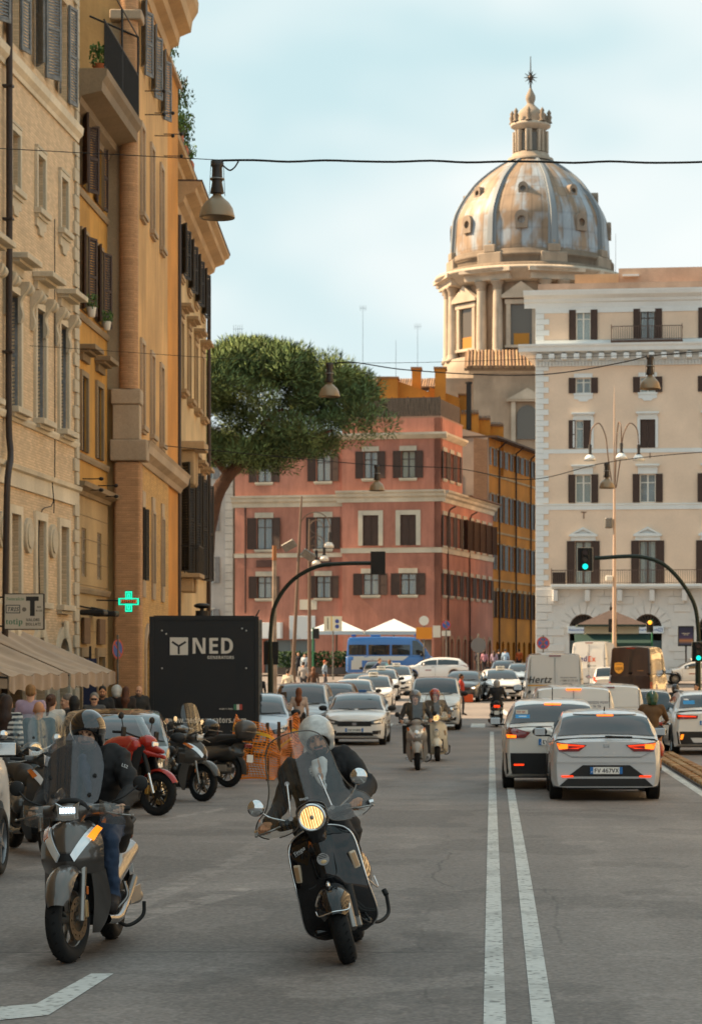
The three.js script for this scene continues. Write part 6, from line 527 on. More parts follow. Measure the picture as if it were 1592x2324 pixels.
// --- cars coming toward the camera and standing in the taxi rank ---
const taxiSign = (g, y, z = 0) => { const t = part('taxi_sign', g, [0, y, z]); gb().box(-0.2, 0.2, 0, 0.13, -0.05, 0.05, 0.02).mesh('sign_box', mat(0xe2dfd2, { roughness: 0.4 }), t); for (const s of [-1, 1]) decal(t, 'sign_print', 0.34, 0.1, 136, 40, (c, w, h) => { c.clearRect(0, 0, w, h); c.fillStyle = '#2c2c2c'; c.font = 'bold 36px sans-serif'; c.textAlign = 'center'; c.fillText('TAXI', w / 2, 34); }, [0, 0.065, s * 0.0525], [0, s > 0 ? 0 : PI, 0]); };
function facing(name, label, x, d, paint, o = {}) { const L = o.L || 4.3, H = o.H || 1.48, W = o.W || 1.79, b = o.belt || 0.98; const g = makeCar(name, label, o.cat || 'car', { L, W, H, belt: b, nose: o.nose || 0.86, A: o.A || 1.0, B: o.B || 1.95, C: L - 0.7, D: L - 0.12, glassBase: b + 0.03, tail: b, tf: 0.85, tr: L - 0.82, R: 0.32, paint, step: o.step || 0.11, side: [[1.4, 2.3], [2.35, L - 0.95]], rear: [L - 0.62, L - 0.2, 0.52], tumble: o.tumble ?? 0.32, group: o.group, mirrorM: o.mirrorM });
  const n = o.nose || 0.86; for (const s of [-1, 1]) { const h = part('headlight', g); g.patch('lens', lampDark, 'F', [[s * 0.86, n * 0.9], [s * 0.46, n * 0.81], [s * 0.48, n * 0.69], [s * 0.84, n * 0.72]], { nu: 8, nv: 3, parent: h }); g.patch('reflector', lampClear, 'F', [[s * 0.78, n * 0.84], [s * 0.56, n * 0.79], [s * 0.57, n * 0.74], [s * 0.78, n * 0.75]], { nu: 4, nv: 2, off: 0.014, parent: h }); if (o.lit) g.patch('lit_lamp', mat(0xfff2d8, { emissive: 0xfff0d0, emissiveIntensity: 1.3 }), 'F', [[s * 0.72, n * 0.83], [s * 0.6, n * 0.8], [s * 0.6, n * 0.73], [s * 0.72, n * 0.73]], { nu: 2, nv: 2, off: 0.016, parent: h }); g.patch('fog_recess', blackPl, 'F', [[s * 0.76, 0.46], [s * 0.52, 0.44], [s * 0.52, 0.34], [s * 0.74, 0.34]], { nu: 3, nv: 2 }); }
  g.patch('grille', blackPl, 'F', [[-0.5, n * 0.8], [0.5, n * 0.8], [0.48, n * 0.64], [-0.48, n * 0.64]], { nu: 8, nv: 2 }); g.patch('lower_intake', blackPl, 'F', [[-0.5, 0.4], [0.5, 0.4], [0.55, 0.3], [-0.55, 0.3]], { nu: 8, nv: 2 }); g.patch('badge', chrome, 'F', [[-0.06, n * 0.76], [0.06, n * 0.76], [0.06, n * 0.67], [-0.06, n * 0.67]], { nu: 1, nv: 1, off: 0.02 }); if (o.plate) plate(g, o.plate, 'F', 0, n * 0.52); for (const s of [-1, 1]) g.patch('wiper', blackPl, 'F', [[s * 0.05, b + 0.05], [s * 0.6, b + 0.08], [s * 0.6, b + 0.06], [s * 0.05, b + 0.03]], { nu: 5, nv: 1, off: 0.02 });
  if (o.taxi) taxiSign(g, H + 0.015, -0.15); putCar(g, x, d + L / 2, PI + (o.ry || 0)); return g; }
facing('saloon_car', 'white saloon with dark grille and blue roof tag heading this way', -3.95, 70, whiteP, { W: 1.79, H: 1.5, L: 4.5, plate: 'CW 918RD', step: 0.08, belt: 1.0, nose: 0.9 });
{ const t = thing('roof_tag', 'small blue tag on the roof of the white saloon', 'tag', [-3.85, GY(72) + 1.5, -72.6]); gb().box(-0.12, 0.12, 0.02, 0.09, -0.05, 0.05, 0.02).mesh('tag_body', mat(0x2c5a90), t); }
facing('compact_van', 'silver white compact van behind the two scooters', -1.98, 85, pearl, { L: 4.4, H: 1.84, W: 1.83, belt: 1.2, nose: 1.02, A: 0.85, B: 1.6, tumble: 0.18, cat: 'van', plate: 'ET 204GA' });
facing('people_carrier', 'white people carrier parked beside the saloon', -5.75, 72, paintOf(0xc9ccce), { L: 4.4, H: 1.78, W: 1.8, belt: 1.12, nose: 0.98, A: 0.85, B: 1.7, tumble: 0.22 });
facing('dark_car', 'dark grey car parked behind the white people carrier', -5.6, 84, paintOf(0x3a3836), { H: 1.66, W: 1.8, belt: 1.1, nose: 0.95, L: 4.4 });
facing('small_car', 'white hatchback behind the dark grey parked car', -5.6, 97, whiteP, { H: 1.5, L: 4.0 });
facing('dark_car', 'dark green hatchback between white hatchback and taxi rank', -5.9, 107, paintOf(0x3d4644), { H: 1.52, L: 4.0 });
facing('taxi', 'first white taxi of the rank, nearest the camera', -5.65, 103, whiteP, { taxi: 1, H: 1.52, group: 'white taxis in the rank' }).position.x = -5.1;
facing('taxi', 'second white taxi of the rank, just behind the first', -5.35, 116, whiteP, { taxi: 1, H: 1.5, group: 'white taxis in the rank' });
facing('taxi', 'third white taxi of the rank with a broad flank', -5.0, 126, whiteP, { taxi: 1, H: 1.52, group: 'white taxis in the rank' });
facing('dark_car', 'dark car standing before the rear of the blue police bus', -6.9, 146, paintOf(0x4a4440), { H: 1.5 });
facing('dark_car', 'dark grey car with lit headlights in the square', -1.25, 114, paintOf(0x3a4046), { H: 1.46, lit: 1, ry: -0.12 });
facing('taxi', 'white taxi facing the camera right of the sign pole', 0.42, 116, whiteP, { taxi: 1, H: 1.5, ry: 0.1 });
facing('small_car', 'white rounded car behind the white taxi in the square', 0.78, 146, whiteP, { H: 1.52, L: 3.9, W: 1.7 });
facing('small_car', 'pale blue car showing between taxi and rental van', 1.75, 138, paintOf(0x9fb0bf), { H: 1.48 });
// estate seen from behind between the courier and parcel vans
{ const L = 4.2, g = makeCar('estate_car', 'pale car with dark rear window between the courier and parcel vans', 'car', { L, W: 1.76, H: 1.55, belt: 1.0, nose: 0.85, A: 1.0, B: 1.9, C: 3.6, D: 4.1, glassBase: 1.02, tail: 1.0, tf: 0.85, tr: 3.45, R: 0.31, paint: pearl, side: [[1.35, 2.3], [2.35, 3.4]], rear: [3.66, 4.05, 0.52], tumble: 0.3 }); g.mir('tail_light', redLit, 'R', [[0.84, 1.1], [0.68, 1.08], [0.68, 0.85], [0.83, 0.85]], { nu: 3, nv: 3 }); putCar(g, 5.85, 119 + L / 2, 0); }
// white estate crossing the square, seen from the side, and its twin at the right edge
function sideCar(label, x, d, ry, o = {}) { const L = 4.55, g = makeCar('estate_car', label, 'car', { L, W: 1.79, H: 1.46, belt: 0.96, nose: 0.82, A: 1.05, B: 2.1, C: 3.9, D: 4.45, drop: 0.08, glassBase: 1.0, tail: 0.98, tf: 0.92, tr: 3.62, R: 0.33, paint: whiteP, step: 0.09, side: [[1.5, 2.5], [2.56, 3.9]], rear: [3.98, 4.38, 0.52], tumble: 0.3, mirrorM: whiteP, spokes: 10 }); for (const s of ['S+', 'S-']) { g.patch('door_handle', blackPl, s, [[-0.1, 0.86], [0.08, 0.86], [0.08, 0.84], [-0.1, 0.84]], { nu: 1, nv: 1, off: 0.02 }); g.patch('door_seam', blackPl, s, [[0.12, 0.93], [0.128, 0.93], [0.128, 0.3], [0.12, 0.3]], { nu: 1, nv: 6, off: 0.003 }); g.patch('door_seam', blackPl, s, [[-0.92, 0.9], [-0.912, 0.9], [-0.912, 0.3], [-0.92, 0.3]], { nu: 1, nv: 6, off: 0.003 }); g.patch('door_emblem', mat(0x8a3a34), s, [[-0.5, 0.68], [-0.12, 0.68], [-0.12, 0.62], [-0.5, 0.62]], { nu: 2, nv: 1, off: 0.005 }); } g.mir('tail_light', redLens, 'R', [[0.84, 0.98], [0.5, 0.96], [0.5, 0.86], [0.83, 0.84]], { nu: 5, nv: 3 }); g.mir('headlight', lampClear, 'F', [[0.82, 0.76], [0.5, 0.7], [0.52, 0.64], [0.8, 0.66]], { nu: 6, nv: 3 }); if (o.taxi) taxiSign(g, 1.475, -0.2); g.position.set(x, GY(d), -d); g.rotation.y = ry; clearTools(g); return g; }
sideCar('white estate car seen side on, crossing in front of the police bus', -3.75, 157, PI / 2 + 0.02, {}); sideCar('white taxi seen side on at the right edge of the square', 12.6, 150, PI / 2 + 0.06, { taxi: 1 });
// --- blue police minibus seen from the side ---
{ const L = 6.5, blue = paintOf(0x2763a8, { metalness: 0 }), W = 2.0, g = makeCar('police_bus', 'blue and white police minibus parked in front of the pink house', 'bus', { L, W, H: 2.75, belt: 1.42, nose: 1.15, A: 0.7, B: 1.75, C: 6.35, D: 6.46, glassBase: 1.46, tail: 1.42, tf: 0.98, tr: 4.9, R: 0.36, paint: blue, step: 0.14, side: [[1.2, 1.95]], tumble: 0.07, rr: 0.99, rb: 0.4, mk: 1.5 }); const z0 = -L / 2, grey = paintOf(0xb9b9b4, { metalness: 0 }); for (const s of ['S+', 'S-']) { for (const [a, b2] of [[2.1, 3.35], [3.5, 4.95], [5.1, 6.3]]) g.patch('side_window', carGlass, s, [[z0 + a, 2.2], [z0 + b2, 2.2], [z0 + b2, 1.5], [z0 + a, 1.5]], { nu: 4, nv: 4 }); g.patch('grey_stripe', grey, s, [[z0 + 2.2, 1.42], [z0 + 6.4, 1.42], [z0 + 6.4, 1.12], [z0 + 2.6, 1.12]], { nu: 8, nv: 3, off: 0.006 }); g.patch('white_skirt', grey, s, [[z0 + 5.4, 1.12], [z0 + 6.4, 1.12], [z0 + 6.4, 0.5], [z0 + 5.4, 0.5]], { nu: 3, nv: 3, off: 0.006 }); }
  gb().box(-0.5, 0.5, 2.77, 2.95, -1.9, -1.4, 0.05).box(-0.45, 0.45, 2.77, 2.9, 0.9, 1.6, 0.05).mesh('roof_unit', blue, g); gb().box(-0.6, 0.6, 2.77, 2.9, 2.6, 2.9, 0.04).mesh('light_bar', mat(0x1f4f9c, { roughness: 0.2 }), g);
  for (const s of [-1, 1]) decal(g, 'police_lettering', 2.0, 0.34, 512, 88, (c, w, h) => { c.clearRect(0, 0, w, h); c.fillStyle = '#e4e6e8'; c.font = 'bold 84px sans-serif'; c.fillText('POLIZIA', 6, 76, 500); }, [s * 1.012, 0.93, s > 0 ? 0.3 : -0.6], [0, s * PI / 2, 0]);
  const gl = gb(); gl.box(-0.9, 0.9, 1.5, 2.5, z0 + 0.5, z0 + 0.52); g.position.set(-6.7, GY(167), -167); g.rotation.y = -PI / 2; clearTools(g); }
// --- dark green people carrier parked on the left, bonnet to the camera ---
facing('people_carrier', 'dark green people carrier parked at the left kerb behind the red motorcycle', -6.0, 36.4, paintOf(0x2c352e, { metalness: 0.3, roughness: 0.3 }), { L: 4.3, H: 1.46, W: 1.8, belt: 0.98, nose: 0.86, A: 0.8, B: 1.65, step: 0.08, tumble: 0.22, ry: 0.13 });
facing('small_car', 'light blue car parked behind the orange netting', -5.95, 60, paintOf(0xa9b6c4), { H: 1.55, L: 3.9, belt: 1.02, W: 1.7, ry: 0.05 });
// --- pale van at the left edge ---
{ const L = 5.0, g = makeCar('parked_van', 'dusty white van cut off by the left edge', 'van', { L, W: 1.9, H: 1.95, belt: 1.18, nose: 1.0, A: 0.9, B: 1.85, C: 4.85, D: 4.96, glassBase: 1.2, tail: 1.18, tf: 0.95, tr: 3.95, R: 0.33, paint: vanW, step: 0.08, side: [[1.35, 2.2], [2.3, 3.4]], tumble: 0.2, rr: 0.985, rb: 0.34 }); for (const s of ['S+', 'S-']) g.patch('door_seam', blackPl, s, [[0.1, 1.15], [0.108, 1.15], [0.108, 0.35], [0.1, 0.35]], { nu: 1, nv: 6, off: 0.003 }); g.position.set(-5.64, GY(22), -22); g.rotation.y = 0.02; clearTools(g); }

// ---------- people ----------
// tags: 0 skin, 1 top, 2 trousers, 3 shoes, 4 second top colour, 5 eyes/brows, 6 lips, 7 beard
const headGeo = (beard, cell) => once('head' + [beard, cell], () => blob([ell([0, 0.03, -0.012], [0.074, 0.098, 0.094], 0), ell([0, -0.045, 0.018], [0.055, 0.07, 0.066], 0, 0.03), ell([0, -0.092, 0.045], [0.03, 0.024, 0.03], beard ? 7 : 0, 0.03), cap([0, 0.012, 0.083], [0, -0.028, 0.104], 0.009, 0.014, 0, 0.012), ell([0, 0.03, 0.078], [0.05, 0.012, 0.014], 0, 0.02), ...[-1, 1].flatMap((s) => [{ ...ell([s * 0.031, 0.008, 0.096], [0.017, 0.011, 0.014], 0, 0.012), cut: true }, ell([s * 0.031, 0.005, 0.0775], [0.0095, 0.0065, 0.0085], 5, 0.001), cap([s * 0.014, 0.027, 0.09], [s * 0.048, 0.03, 0.076], 0.0045, 0.004, 5, 0.004), ell([s * 0.077, -0.005, -0.012], [0.011, 0.03, 0.018], 0, 0.008), ell([s * 0.04, -0.03, 0.062], [0.022, 0.022, 0.02], 0, 0.02)]), cap([-0.02, -0.06, 0.082], [0.02, -0.06, 0.082], 0.0065, 0.0065, 6, 0.006), ...(beard ? [ell([0, -0.078, 0.052], [0.046, 0.032, 0.038], 7, 0.012), cap([-0.024, -0.048, 0.084], [0.024, -0.048, 0.084], 0.006, 0.006, 7, 0.006), cap([0.056, -0.02, 0.02], [0.042, -0.085, 0.035], 0.016, 0.016, 7, 0.01), cap([-0.056, -0.02, 0.02], [-0.042, -0.085, 0.035], 0.016, 0.016, 7, 0.01)] : []), cap([0, -0.07, -0.02], [0, -0.16, -0.035], 0.055, 0.06, 0, 0.03)], cell));
// hand: wrist at the origin, fingers along -y, thumb toward +x, palm facing +z
const handGeo = (grip, cell) => once('hand' + [grip, cell], () => { const pr = [ell([0, -0.045, 0], [0.038, 0.048, 0.017], 0, 0.012), cap([0, 0.03, 0], [0, -0.01, 0], 0.026, 0.026, 0, 0.02)]; [-0.03, -0.01, 0.01, 0.029].forEach((x, i) => { const l = [0.028, 0.034, 0.036, 0.033][i], b = grip ? 1.25 : 0.35; let p = [x, -0.085, 0.002], a = grip ? 0.5 : 0.1; for (let j = 0; j < 3; j++) { const q = [p[0], p[1] - Math.cos(a) * l * (1 - j * 0.2), p[2] + Math.sin(a) * l * (1 - j * 0.2)]; pr.push(cap(p, q, 0.0092 - j * 0.0008, 0.0088 - j * 0.0008, 0, 0.005)); p = q; a += b; } }); let p = [0.03, -0.025, 0.006]; for (const [dx, dy, dz] of grip ? [[0.02, -0.028, 0.016], [0.0, -0.022, 0.02], [-0.016, -0.01, 0.014]] : [[0.022, -0.03, 0.008], [0.012, -0.026, 0.008], [0.003, -0.02, 0.006]]) { const q = [p[0] + dx, p[1] + dy, p[2] + dz]; pr.push(cap(p, q, 0.011, 0.0095, 0, 0.006)); p = q; } return blob(pr, cell); });
const toM = (p, yAxis, zHint, s = 1) => { const y = yAxis.clone().normalize(), x = y.clone().cross(zHint).normalize(), z = x.clone().cross(y); return new THREE.Matrix4().makeBasis(x, y, z).scale(V(s, s, s)).setPosition(p); };
const SK = { fair: 0xd0a184, tan: 0xb98562, deep: 0x8d5f45 };
const col = (h) => new THREE.Color(h);
// one continuous figure from joint positions; j holds pelvis, chest, neck, head and per side shoulder, elbow, wrist, hip, knee, ankle, toe
function bodyPrims(j, o) { const top = 1, bot = 2, sk = 0, sl = o.sleeve || 1, lt = o.legTag ?? 2, P = [], w = o.wide || 1, f = o.thick || 1; const A = (p, q, ra, rb, t, k) => P.push(cap(p, q, ra, rb, t, k)); const mid = (p, q, t = 0.5) => p.map((v, i) => lerp(v, q[i], t));
  A(j.hip[0], j.hip[1], 0.115 * w, 0.115 * w, o.dress ? 1 : bot, 0.05); A(j.pelvis, mid(j.pelvis, j.chest), 0.135 * w * f, 0.13 * w * f, top, 0.06); A(mid(j.pelvis, j.chest), j.chest, 0.13 * w * f, 0.135 * w * f, top, 0.06); A([j.chest[0] * 0.5 + j.sh[0][0] * 0.5, j.chest[1] + 0.03, j.chest[2] * 0.5 + j.sh[0][2] * 0.5], [j.chest[0] * 0.5 + j.sh[1][0] * 0.5, j.chest[1] + 0.03, j.chest[2] * 0.5 + j.sh[1][2] * 0.5], 0.12 * f, 0.12 * f, top, 0.06); A(j.sh[0], j.sh[1], 0.062 * f, 0.062 * f, top, 0.05); A(mid(j.sh[0], j.sh[1]), j.neck, 0.062, 0.052, o.collar ? top : sk, 0.03);
  for (const i of [0, 1]) { A(j.sh[i], j.el[i], 0.058 * f, 0.046 * f, sl === 'none' ? sk : top, 0.035); A(j.el[i], j.wr[i], 0.045 * (sl === 1 ? f : 0.92), 0.03 * (sl === 1 ? f * 1.05 : 1), sl === 1 ? top : sk, 0.02); if (sl === 'short') A(j.sh[i], mid(j.sh[i], j.el[i], 0.8), 0.065, 0.06, top, 0.02);
    A(j.hip[i], j.kn[i], 0.092 * w, 0.062, o.shorts ? sk : lt, 0.04); if (o.shorts) A(j.hip[i], mid(j.hip[i], j.kn[i], o.shorts), 0.1 * w, 0.085, bot, 0.03); A(j.kn[i], mid(j.kn[i], j.an[i], 0.35), 0.06, 0.056, o.bare ? sk : lt, 0.03); A(mid(j.kn[i], j.an[i], 0.35), j.an[i], 0.056, 0.042, o.bare ? sk : lt, 0.03); if (o.boots) A(mid(j.kn[i], j.an[i], 0.5), j.an[i], 0.056, 0.05, 3, 0.02); A(j.an[i], j.toe[i], 0.042, 0.034, 3, 0.025); A(j.an[i], [lerp(j.an[i][0], j.toe[i][0], -0.25), j.an[i][1] - 0.03, lerp(j.an[i][2], j.toe[i][2], -0.25)], 0.04, 0.036, 3, 0.02); }
  if (o.skirt) { const c = mid(j.hip[0], j.hip[1]), l = o.skirt; for (let q = 0; q < 4; q++) A([c[0], c[1] + 0.05 - q * l / 4, c[2]], [c[0], c[1] - (q + 1) * l / 4, c[2]], 0.14 + q * 0.018, 0.155 + q * 0.02, o.dress ? 1 : 2, 0.05); }
  if (o.hem) A(j.pelvis, [j.pelvis[0], j.pelvis[1] - o.hem, j.pelvis[2]], 0.15 * w * f, 0.16 * w * f, top, 0.04); if (o.hood) { A([j.neck[0] - 0.07, j.neck[1] - 0.01, j.neck[2] - 0.05], [j.neck[0] + 0.07, j.neck[1] - 0.01, j.neck[2] - 0.05], 0.06, 0.06, top, 0.03); A([j.neck[0], j.neck[1] - 0.02, j.neck[2] - 0.08], [j.neck[0], j.neck[1] - 0.1, j.neck[2] - 0.12], 0.07, 0.05, top, 0.03); } return P; }
function makePerson(label, j, o) { const p = thing('person', label, 'person'); if (o.group) p.userData.group = o.group; const pal = [col(o.skin || SK.fair), col(o.top || 0x444444), col(o.bottom || 0x2c2f38), col(o.shoes || 0x2a2624), col(o.top2 || 0xcccccc), col(0x4a3428), col(0x9a625a), col(o.beardC || 0x4a3a2e)], cell = o.cell || 0.02; const hc = o.headCell || 0.007;
  const b = blob(bodyPrims(j, o).concat(o.extra || []), cell, o.wr ?? 0.008); if (o.stripe) { const y = b.attributes.position; for (let i = 0; i < y.count; i++) if (b.tags[i] === 1 && Math.floor(y.getY(i) / 0.035) % 2 === 0) b.tags[i] = 4; }
  const hm = T4(...j.head, o.nod || 0, o.look || 0, o.tilt || 0, o.hs || 1); const pcs = [[b], [headGeo(o.beard ? 1 : 0, hc), hm]];
  for (const i of [0, 1]) { const d = V(...j.wr[i]).sub(V(...j.el[i])); const z = o.palm ? V(...o.palm[i]) : V(i ? -1 : 1, 0, 0.2); if (!o.nohand) pcs.push([handGeo(o.grip ? 1 : 0, hc), toM(V(...j.wr[i]), d.clone().negate(), z, i ? 1 : 1)]); }
  mesh('body', tinted(pcs, pal), o.mat || bodyMat, p);
  const H = (n, pr, m, c = Math.max(0.01, hc * 1.3), am = 0.006) => { const g = blob(pr, c, am, 22); g.applyMatrix4(hm); return mesh(n, boxUV(g.toNonIndexed()), m, p); };
  const hairM = mat(o.hairC || 0x3a2618, { roughness: 0.7, map: hairT }); if (o.hair) { const pr = [ell([0, 0.055, -0.022], [0.082, 0.09, 0.096], 0), ell([0, 0.01, -0.05], [0.078, 0.075, 0.07], 0, 0.02), { ...ell([0, -0.035, 0.085], [0.07, 0.085, 0.06], 0, 0.01), cut: true }]; if (o.hair === 'long') pr.push(cap([0, 0, -0.06], [0, -0.2, -0.1], 0.08, 0.085, 0, 0.04), cap([0.03, -0.18, -0.1], [0.02, -0.42, -0.12], 0.075, 0.035, 0, 0.04), cap([-0.03, -0.18, -0.1], [-0.03, -0.38, -0.12], 0.07, 0.03, 0, 0.04)); if (o.hair === 'bun') pr.push(ell([0, 0.07, -0.13], [0.04, 0.04, 0.04], 0, 0.02), cap([0.02, 0.0, -0.1], [0.03, -0.2, -0.13], 0.035, 0.02, 0, 0.03)); if (o.hair === 'mid') pr.push(cap([0, 0, -0.05], [0, -0.12, -0.06], 0.09, 0.08, 0, 0.04)); H('hair', pr, hairM); }
  if (o.helmet) { const hs = o.helmet; H('helmet', [ell([0, 0.045, -0.015], [0.128, 0.132, 0.142], 0), cap([0, 0.0, -0.06], [0, -0.05, -0.07], 0.118, 0.108, 0, 0.03), { ...ell([0, -0.075, 0.09], [0.098, 0.125, 0.11], 0, 0.01), cut: true }, { ...ell([0, -0.16, 0], [0.13, 0.06, 0.16], 0, 0.01), cut: true }], hs.m, o.helmetCell || 0.012, 0); if (hs.visor) H('visor', [ell([0, 0.02, 0.0], [0.136, 0.1, 0.148], 0), { ...ell([0, 0.02, 0.0], [0.128, 0.096, 0.14], 0, 0.002), cut: true }, { ...ell([0, 0.02, -0.15], [0.2, 0.2, 0.17], 0, 0.002), cut: true }], hs.visor, 0.01, 0); if (hs.liner) H('helmet_liner', [ell([0, 0.02, -0.01], [0.108, 0.12, 0.118], 0), { ...ell([0, -0.045, 0.11], [0.078, 0.098, 0.1], 0, 0.01), cut: true }, { ...ell([0, -0.19, 0], [0.16, 0.07, 0.2], 0, 0.01), cut: true }], mat(0x1a1614, { roughness: 0.95 }), 0.008, 0); if (hs.stripe) H('helmet_stripe', [ell([0, 0.045, -0.015], [0.045, 0.136, 0.146], 0)], hs.stripe, 0.012, 0); }
  if (o.glasses) H('sunglasses', [ell([-0.032, 0.006, 0.096], [0.025, 0.018, 0.008]), ell([0.032, 0.006, 0.096], [0.025, 0.018, 0.008]), cap([-0.01, 0.012, 0.1], [0.01, 0.012, 0.1], 0.004, 0.004), cap([-0.055, 0.012, 0.09], [-0.078, 0.012, 0], 0.004, 0.004), cap([0.055, 0.012, 0.09], [0.078, 0.012, 0], 0.004, 0.004)], mat(0x111111, { roughness: 0.15 }), 0.004, 0);
  if (o.cap) H('flat_cap', [ell([0, 0.09, -0.01], [0.088, 0.06, 0.11]), cap([-0.04, 0.07, 0.1], [0.04, 0.07, 0.1], 0.02, 0.02)], mat(o.cap, { roughness: 0.9 }), 0.012, 0);
  return p; }
const hairT = tex(128, (u, v) => 0.6 + 0.4 * pn(u * 64, v * 4, 64, 3), 0.25);
// standing or walking joints, facing +z
function stand(H = 1.72, o = {}) { const s = H / 1.72, st = o.stride || 0, aw = o.arm ?? st, sc = (p) => p.map((v) => v * s), le = o.lean || 0; const j = { pelvis: [0, 0.96, 0], chest: [0, 1.27, le * 0.6], neck: [0, 1.45, le], head: [0, 1.585, 0.02 + le * 1.2], sh: [[-0.175, 1.4, le * 0.8], [0.175, 1.4, le * 0.8]], el: [[-0.24, 1.12, -0.05 - 0.16 * aw], [0.24, 1.12, -0.05 + 0.16 * aw]], wr: [[-0.25, 0.88, 0.03 - 0.2 * aw], [0.25, 0.88, 0.03 + 0.26 * aw]], hip: [[-0.085, 0.92, 0], [0.085, 0.92, 0]], kn: [[-0.095, 0.5, 0.03 + 0.2 * st], [0.095, 0.5, 0.03 - 0.1 * st]], an: [[-0.095, 0.08, 0.28 * st], [0.095, 0.08 + 0.06 * Math.abs(st), -0.33 * st]], toe: [[-0.11, 0.03, 0.28 * st + 0.14], [0.11, 0.03, -0.33 * st + 0.13]] }; if (o.fold) { j.el = [[-0.25, 1.15, 0.02], [0.25, 1.15, 0.02]]; j.wr = [[-0.08, 1.12, 0.22], [0.08, 1.2, 0.24]]; } for (const k of Object.keys(j)) j[k] = Array.isArray(j[k][0]) ? j[k].map(sc) : sc(j[k]); return j; }
const putP = (p, x, d, ry, up = 0) => { p.position.set(x, GY(d) + up, -d); p.rotation.y = ry; return p; };
const PV = 0.14; // pavement height
// people on the left pavement
putP(makePerson('long haired person in a black and white striped top at the left edge', stand(1.57, { stride: 0.3 }), { hair: 'long', hairC: 0x3a2216, stripe: 1, top: 0x22252c, top2: 0xc9c4bb, bottom: 0x23252c, cell: 0.016 }), -6.75, 33.8, PI - 0.1, PV);
putP(makePerson('tall blond person in a lilac sweater seen from behind', stand(1.74, { stride: 0.3 }), { hair: 'short', hairC: 0xa87a48, top: 0xa58fa2, bottom: 0x3a3a44, cell: 0.016, thick: 1.08 }), -7.4, 39, PI, PV);
putP(makePerson('shaven headed person in a dark teal shirt seen from behind', stand(1.63, { stride: 0.3 }), { top: 0x24444a, sleeve: 'short', bottom: 0x2c2f38, skin: SK.tan, cell: 0.015, thick: 1.1 }), -6.45, 34.6, PI + 0.05, 0);
putP(makePerson('person with a ponytail in a white top beside the teal shirt', stand(1.57, { stride: 0.3 }), { hair: 'bun', hairC: 0x5a3520, top: 0xcfc8be, bottom: 0x4a2b30, cell: 0.016 }), -7.0, 38.6, PI - 0.1, PV);
putP(makePerson('dark haired person half hidden behind the lilac sweater', stand(1.56), { hair: 'mid', hairC: 0x1c1613, top: 0x3a3634, cell: 0.02 }), -8.35, 41.5, PI, PV);
putP(makePerson('dark haired person at the far left between striped top and lilac sweater', stand(1.56), { hair: 'short', hairC: 0x1c1613, top: 0x4a4440, cell: 0.02 }), -8.6, 41, PI, PV);
putP(makePerson('older person with grey hair turning left beside the white top', stand(1.55), { hair: 'short', hairC: 0x8a7d70, top: 0x6a5548, cell: 0.02 }), -7.42, 42.5, -1.2, PV);
putP(makePerson('person with black hair and dark jacket in front of the green car', stand(1.52), { hair: 'mid', hairC: 0x17120f, top: 0x25211f, cell: 0.02 }), -7.22, 42, PI + 0.3, PV);
putP(makePerson('grey haired person wearing sunglasses walking this way', stand(1.54, { stride: 0.4 }), { hair: 'short', hairC: 0x9a948c, glasses: 1, top: 0x4a4a4a, cell: 0.02 }), -7.77, 47.5, 0.1, PV);
putP(makePerson('young dark haired person in a black t-shirt walking this way', stand(1.66, { stride: 0.4 }), { hair: 'short', hairC: 0x1c1512, top: 0x191a1d, sleeve: 'short', cell: 0.02, skin: SK.tan, beard: 1, beardC: 0x5a4434 }), -8.25, 51.5, 0.15, PV);
putP(makePerson('person with a white helmet behind the black t-shirt', stand(1.62), { helmet: { m: mat(0xc9c8c2, { roughness: 0.3 }) }, top: 0x2a2a2e, cell: 0.022 }), -8.95, 58, PI, PV);
putP(makePerson('person with long reddish brown hair seen from behind by the truck', stand(1.62, { stride: 0.2 }), { hair: 'long', hairC: 0x6a3c22, top: 0x2b211c, cell: 0.02 }), -8.43, 56, PI, PV);
putP(makePerson('balding person in a dark grey hooded jacket next to the black truck', stand(1.64, { stride: 0.3 }), { top: 0x2e2d2c, hood: 1, thick: 1.12, cell: 0.02, skin: SK.fair, beard: 1, beardC: 0x8a7460 }), -8.27, 57, 0, PV);
// beside the saloon and further into the square
putP(makePerson('red haired person in a beige top walking beside the parked cars', stand(1.68, { stride: 0.4, arm: -0.3 }), { hair: 'long', hairC: 0x8a4a22, top: 0xb9a294, bottom: 0x1d1c1e, cell: 0.018 }), -5.35, 67.5, PI, 0);
putP(makePerson('person in a teal dress and black boots crossing the square', stand(1.66, { stride: 0.4 }), { hair: 'mid', hairC: 0x8a5c36, top: 0x3f7480, dress: 1, skirt: 0.34, bare: 1, boots: 1, shoes: 0x1c1a1a, cell: 0.022 }), -6.0, 143, PI, 0);
putP(makePerson('person in a dark blue jacket bending over beside the taxis', stand(1.78, { lean: 0.25, stride: 0.5 }), { hair: 'short', hairC: 0x8a6a4a, top: 0x2b3c5c, bottom: 0x2c3242, cell: 0.024 }), -6.8, 141, PI / 2, 0);
putP(makePerson('person in a red vest carrying an orange bag beside the compact van', stand(1.72, { stride: 0.3 }), { hair: 'short', hairC: 0x2a1f1a, skin: SK.deep, top: 0xa8352a, bottom: 0x30323a, cell: 0.024 }), -1.25, 100, PI / 2, 0);
{ const b = thing('shoulder_bag', 'orange bag held by the person in the red vest', 'bag', [-0.95, GY(100) + 0.55, -100]); gb().box(-0.2, 0.2, 0, 0.32, -0.08, 0.08, 0.05).mesh('pouch', mat(0xc8552a, { roughness: 0.8 }), b); gb().tube([[-0.15, 0.3, 0], [-0.1, 0.55, 0], [0.1, 0.55, 0], [0.15, 0.3, 0]], 0.012).mesh('strap', mat(0x5a2a1a), b); }
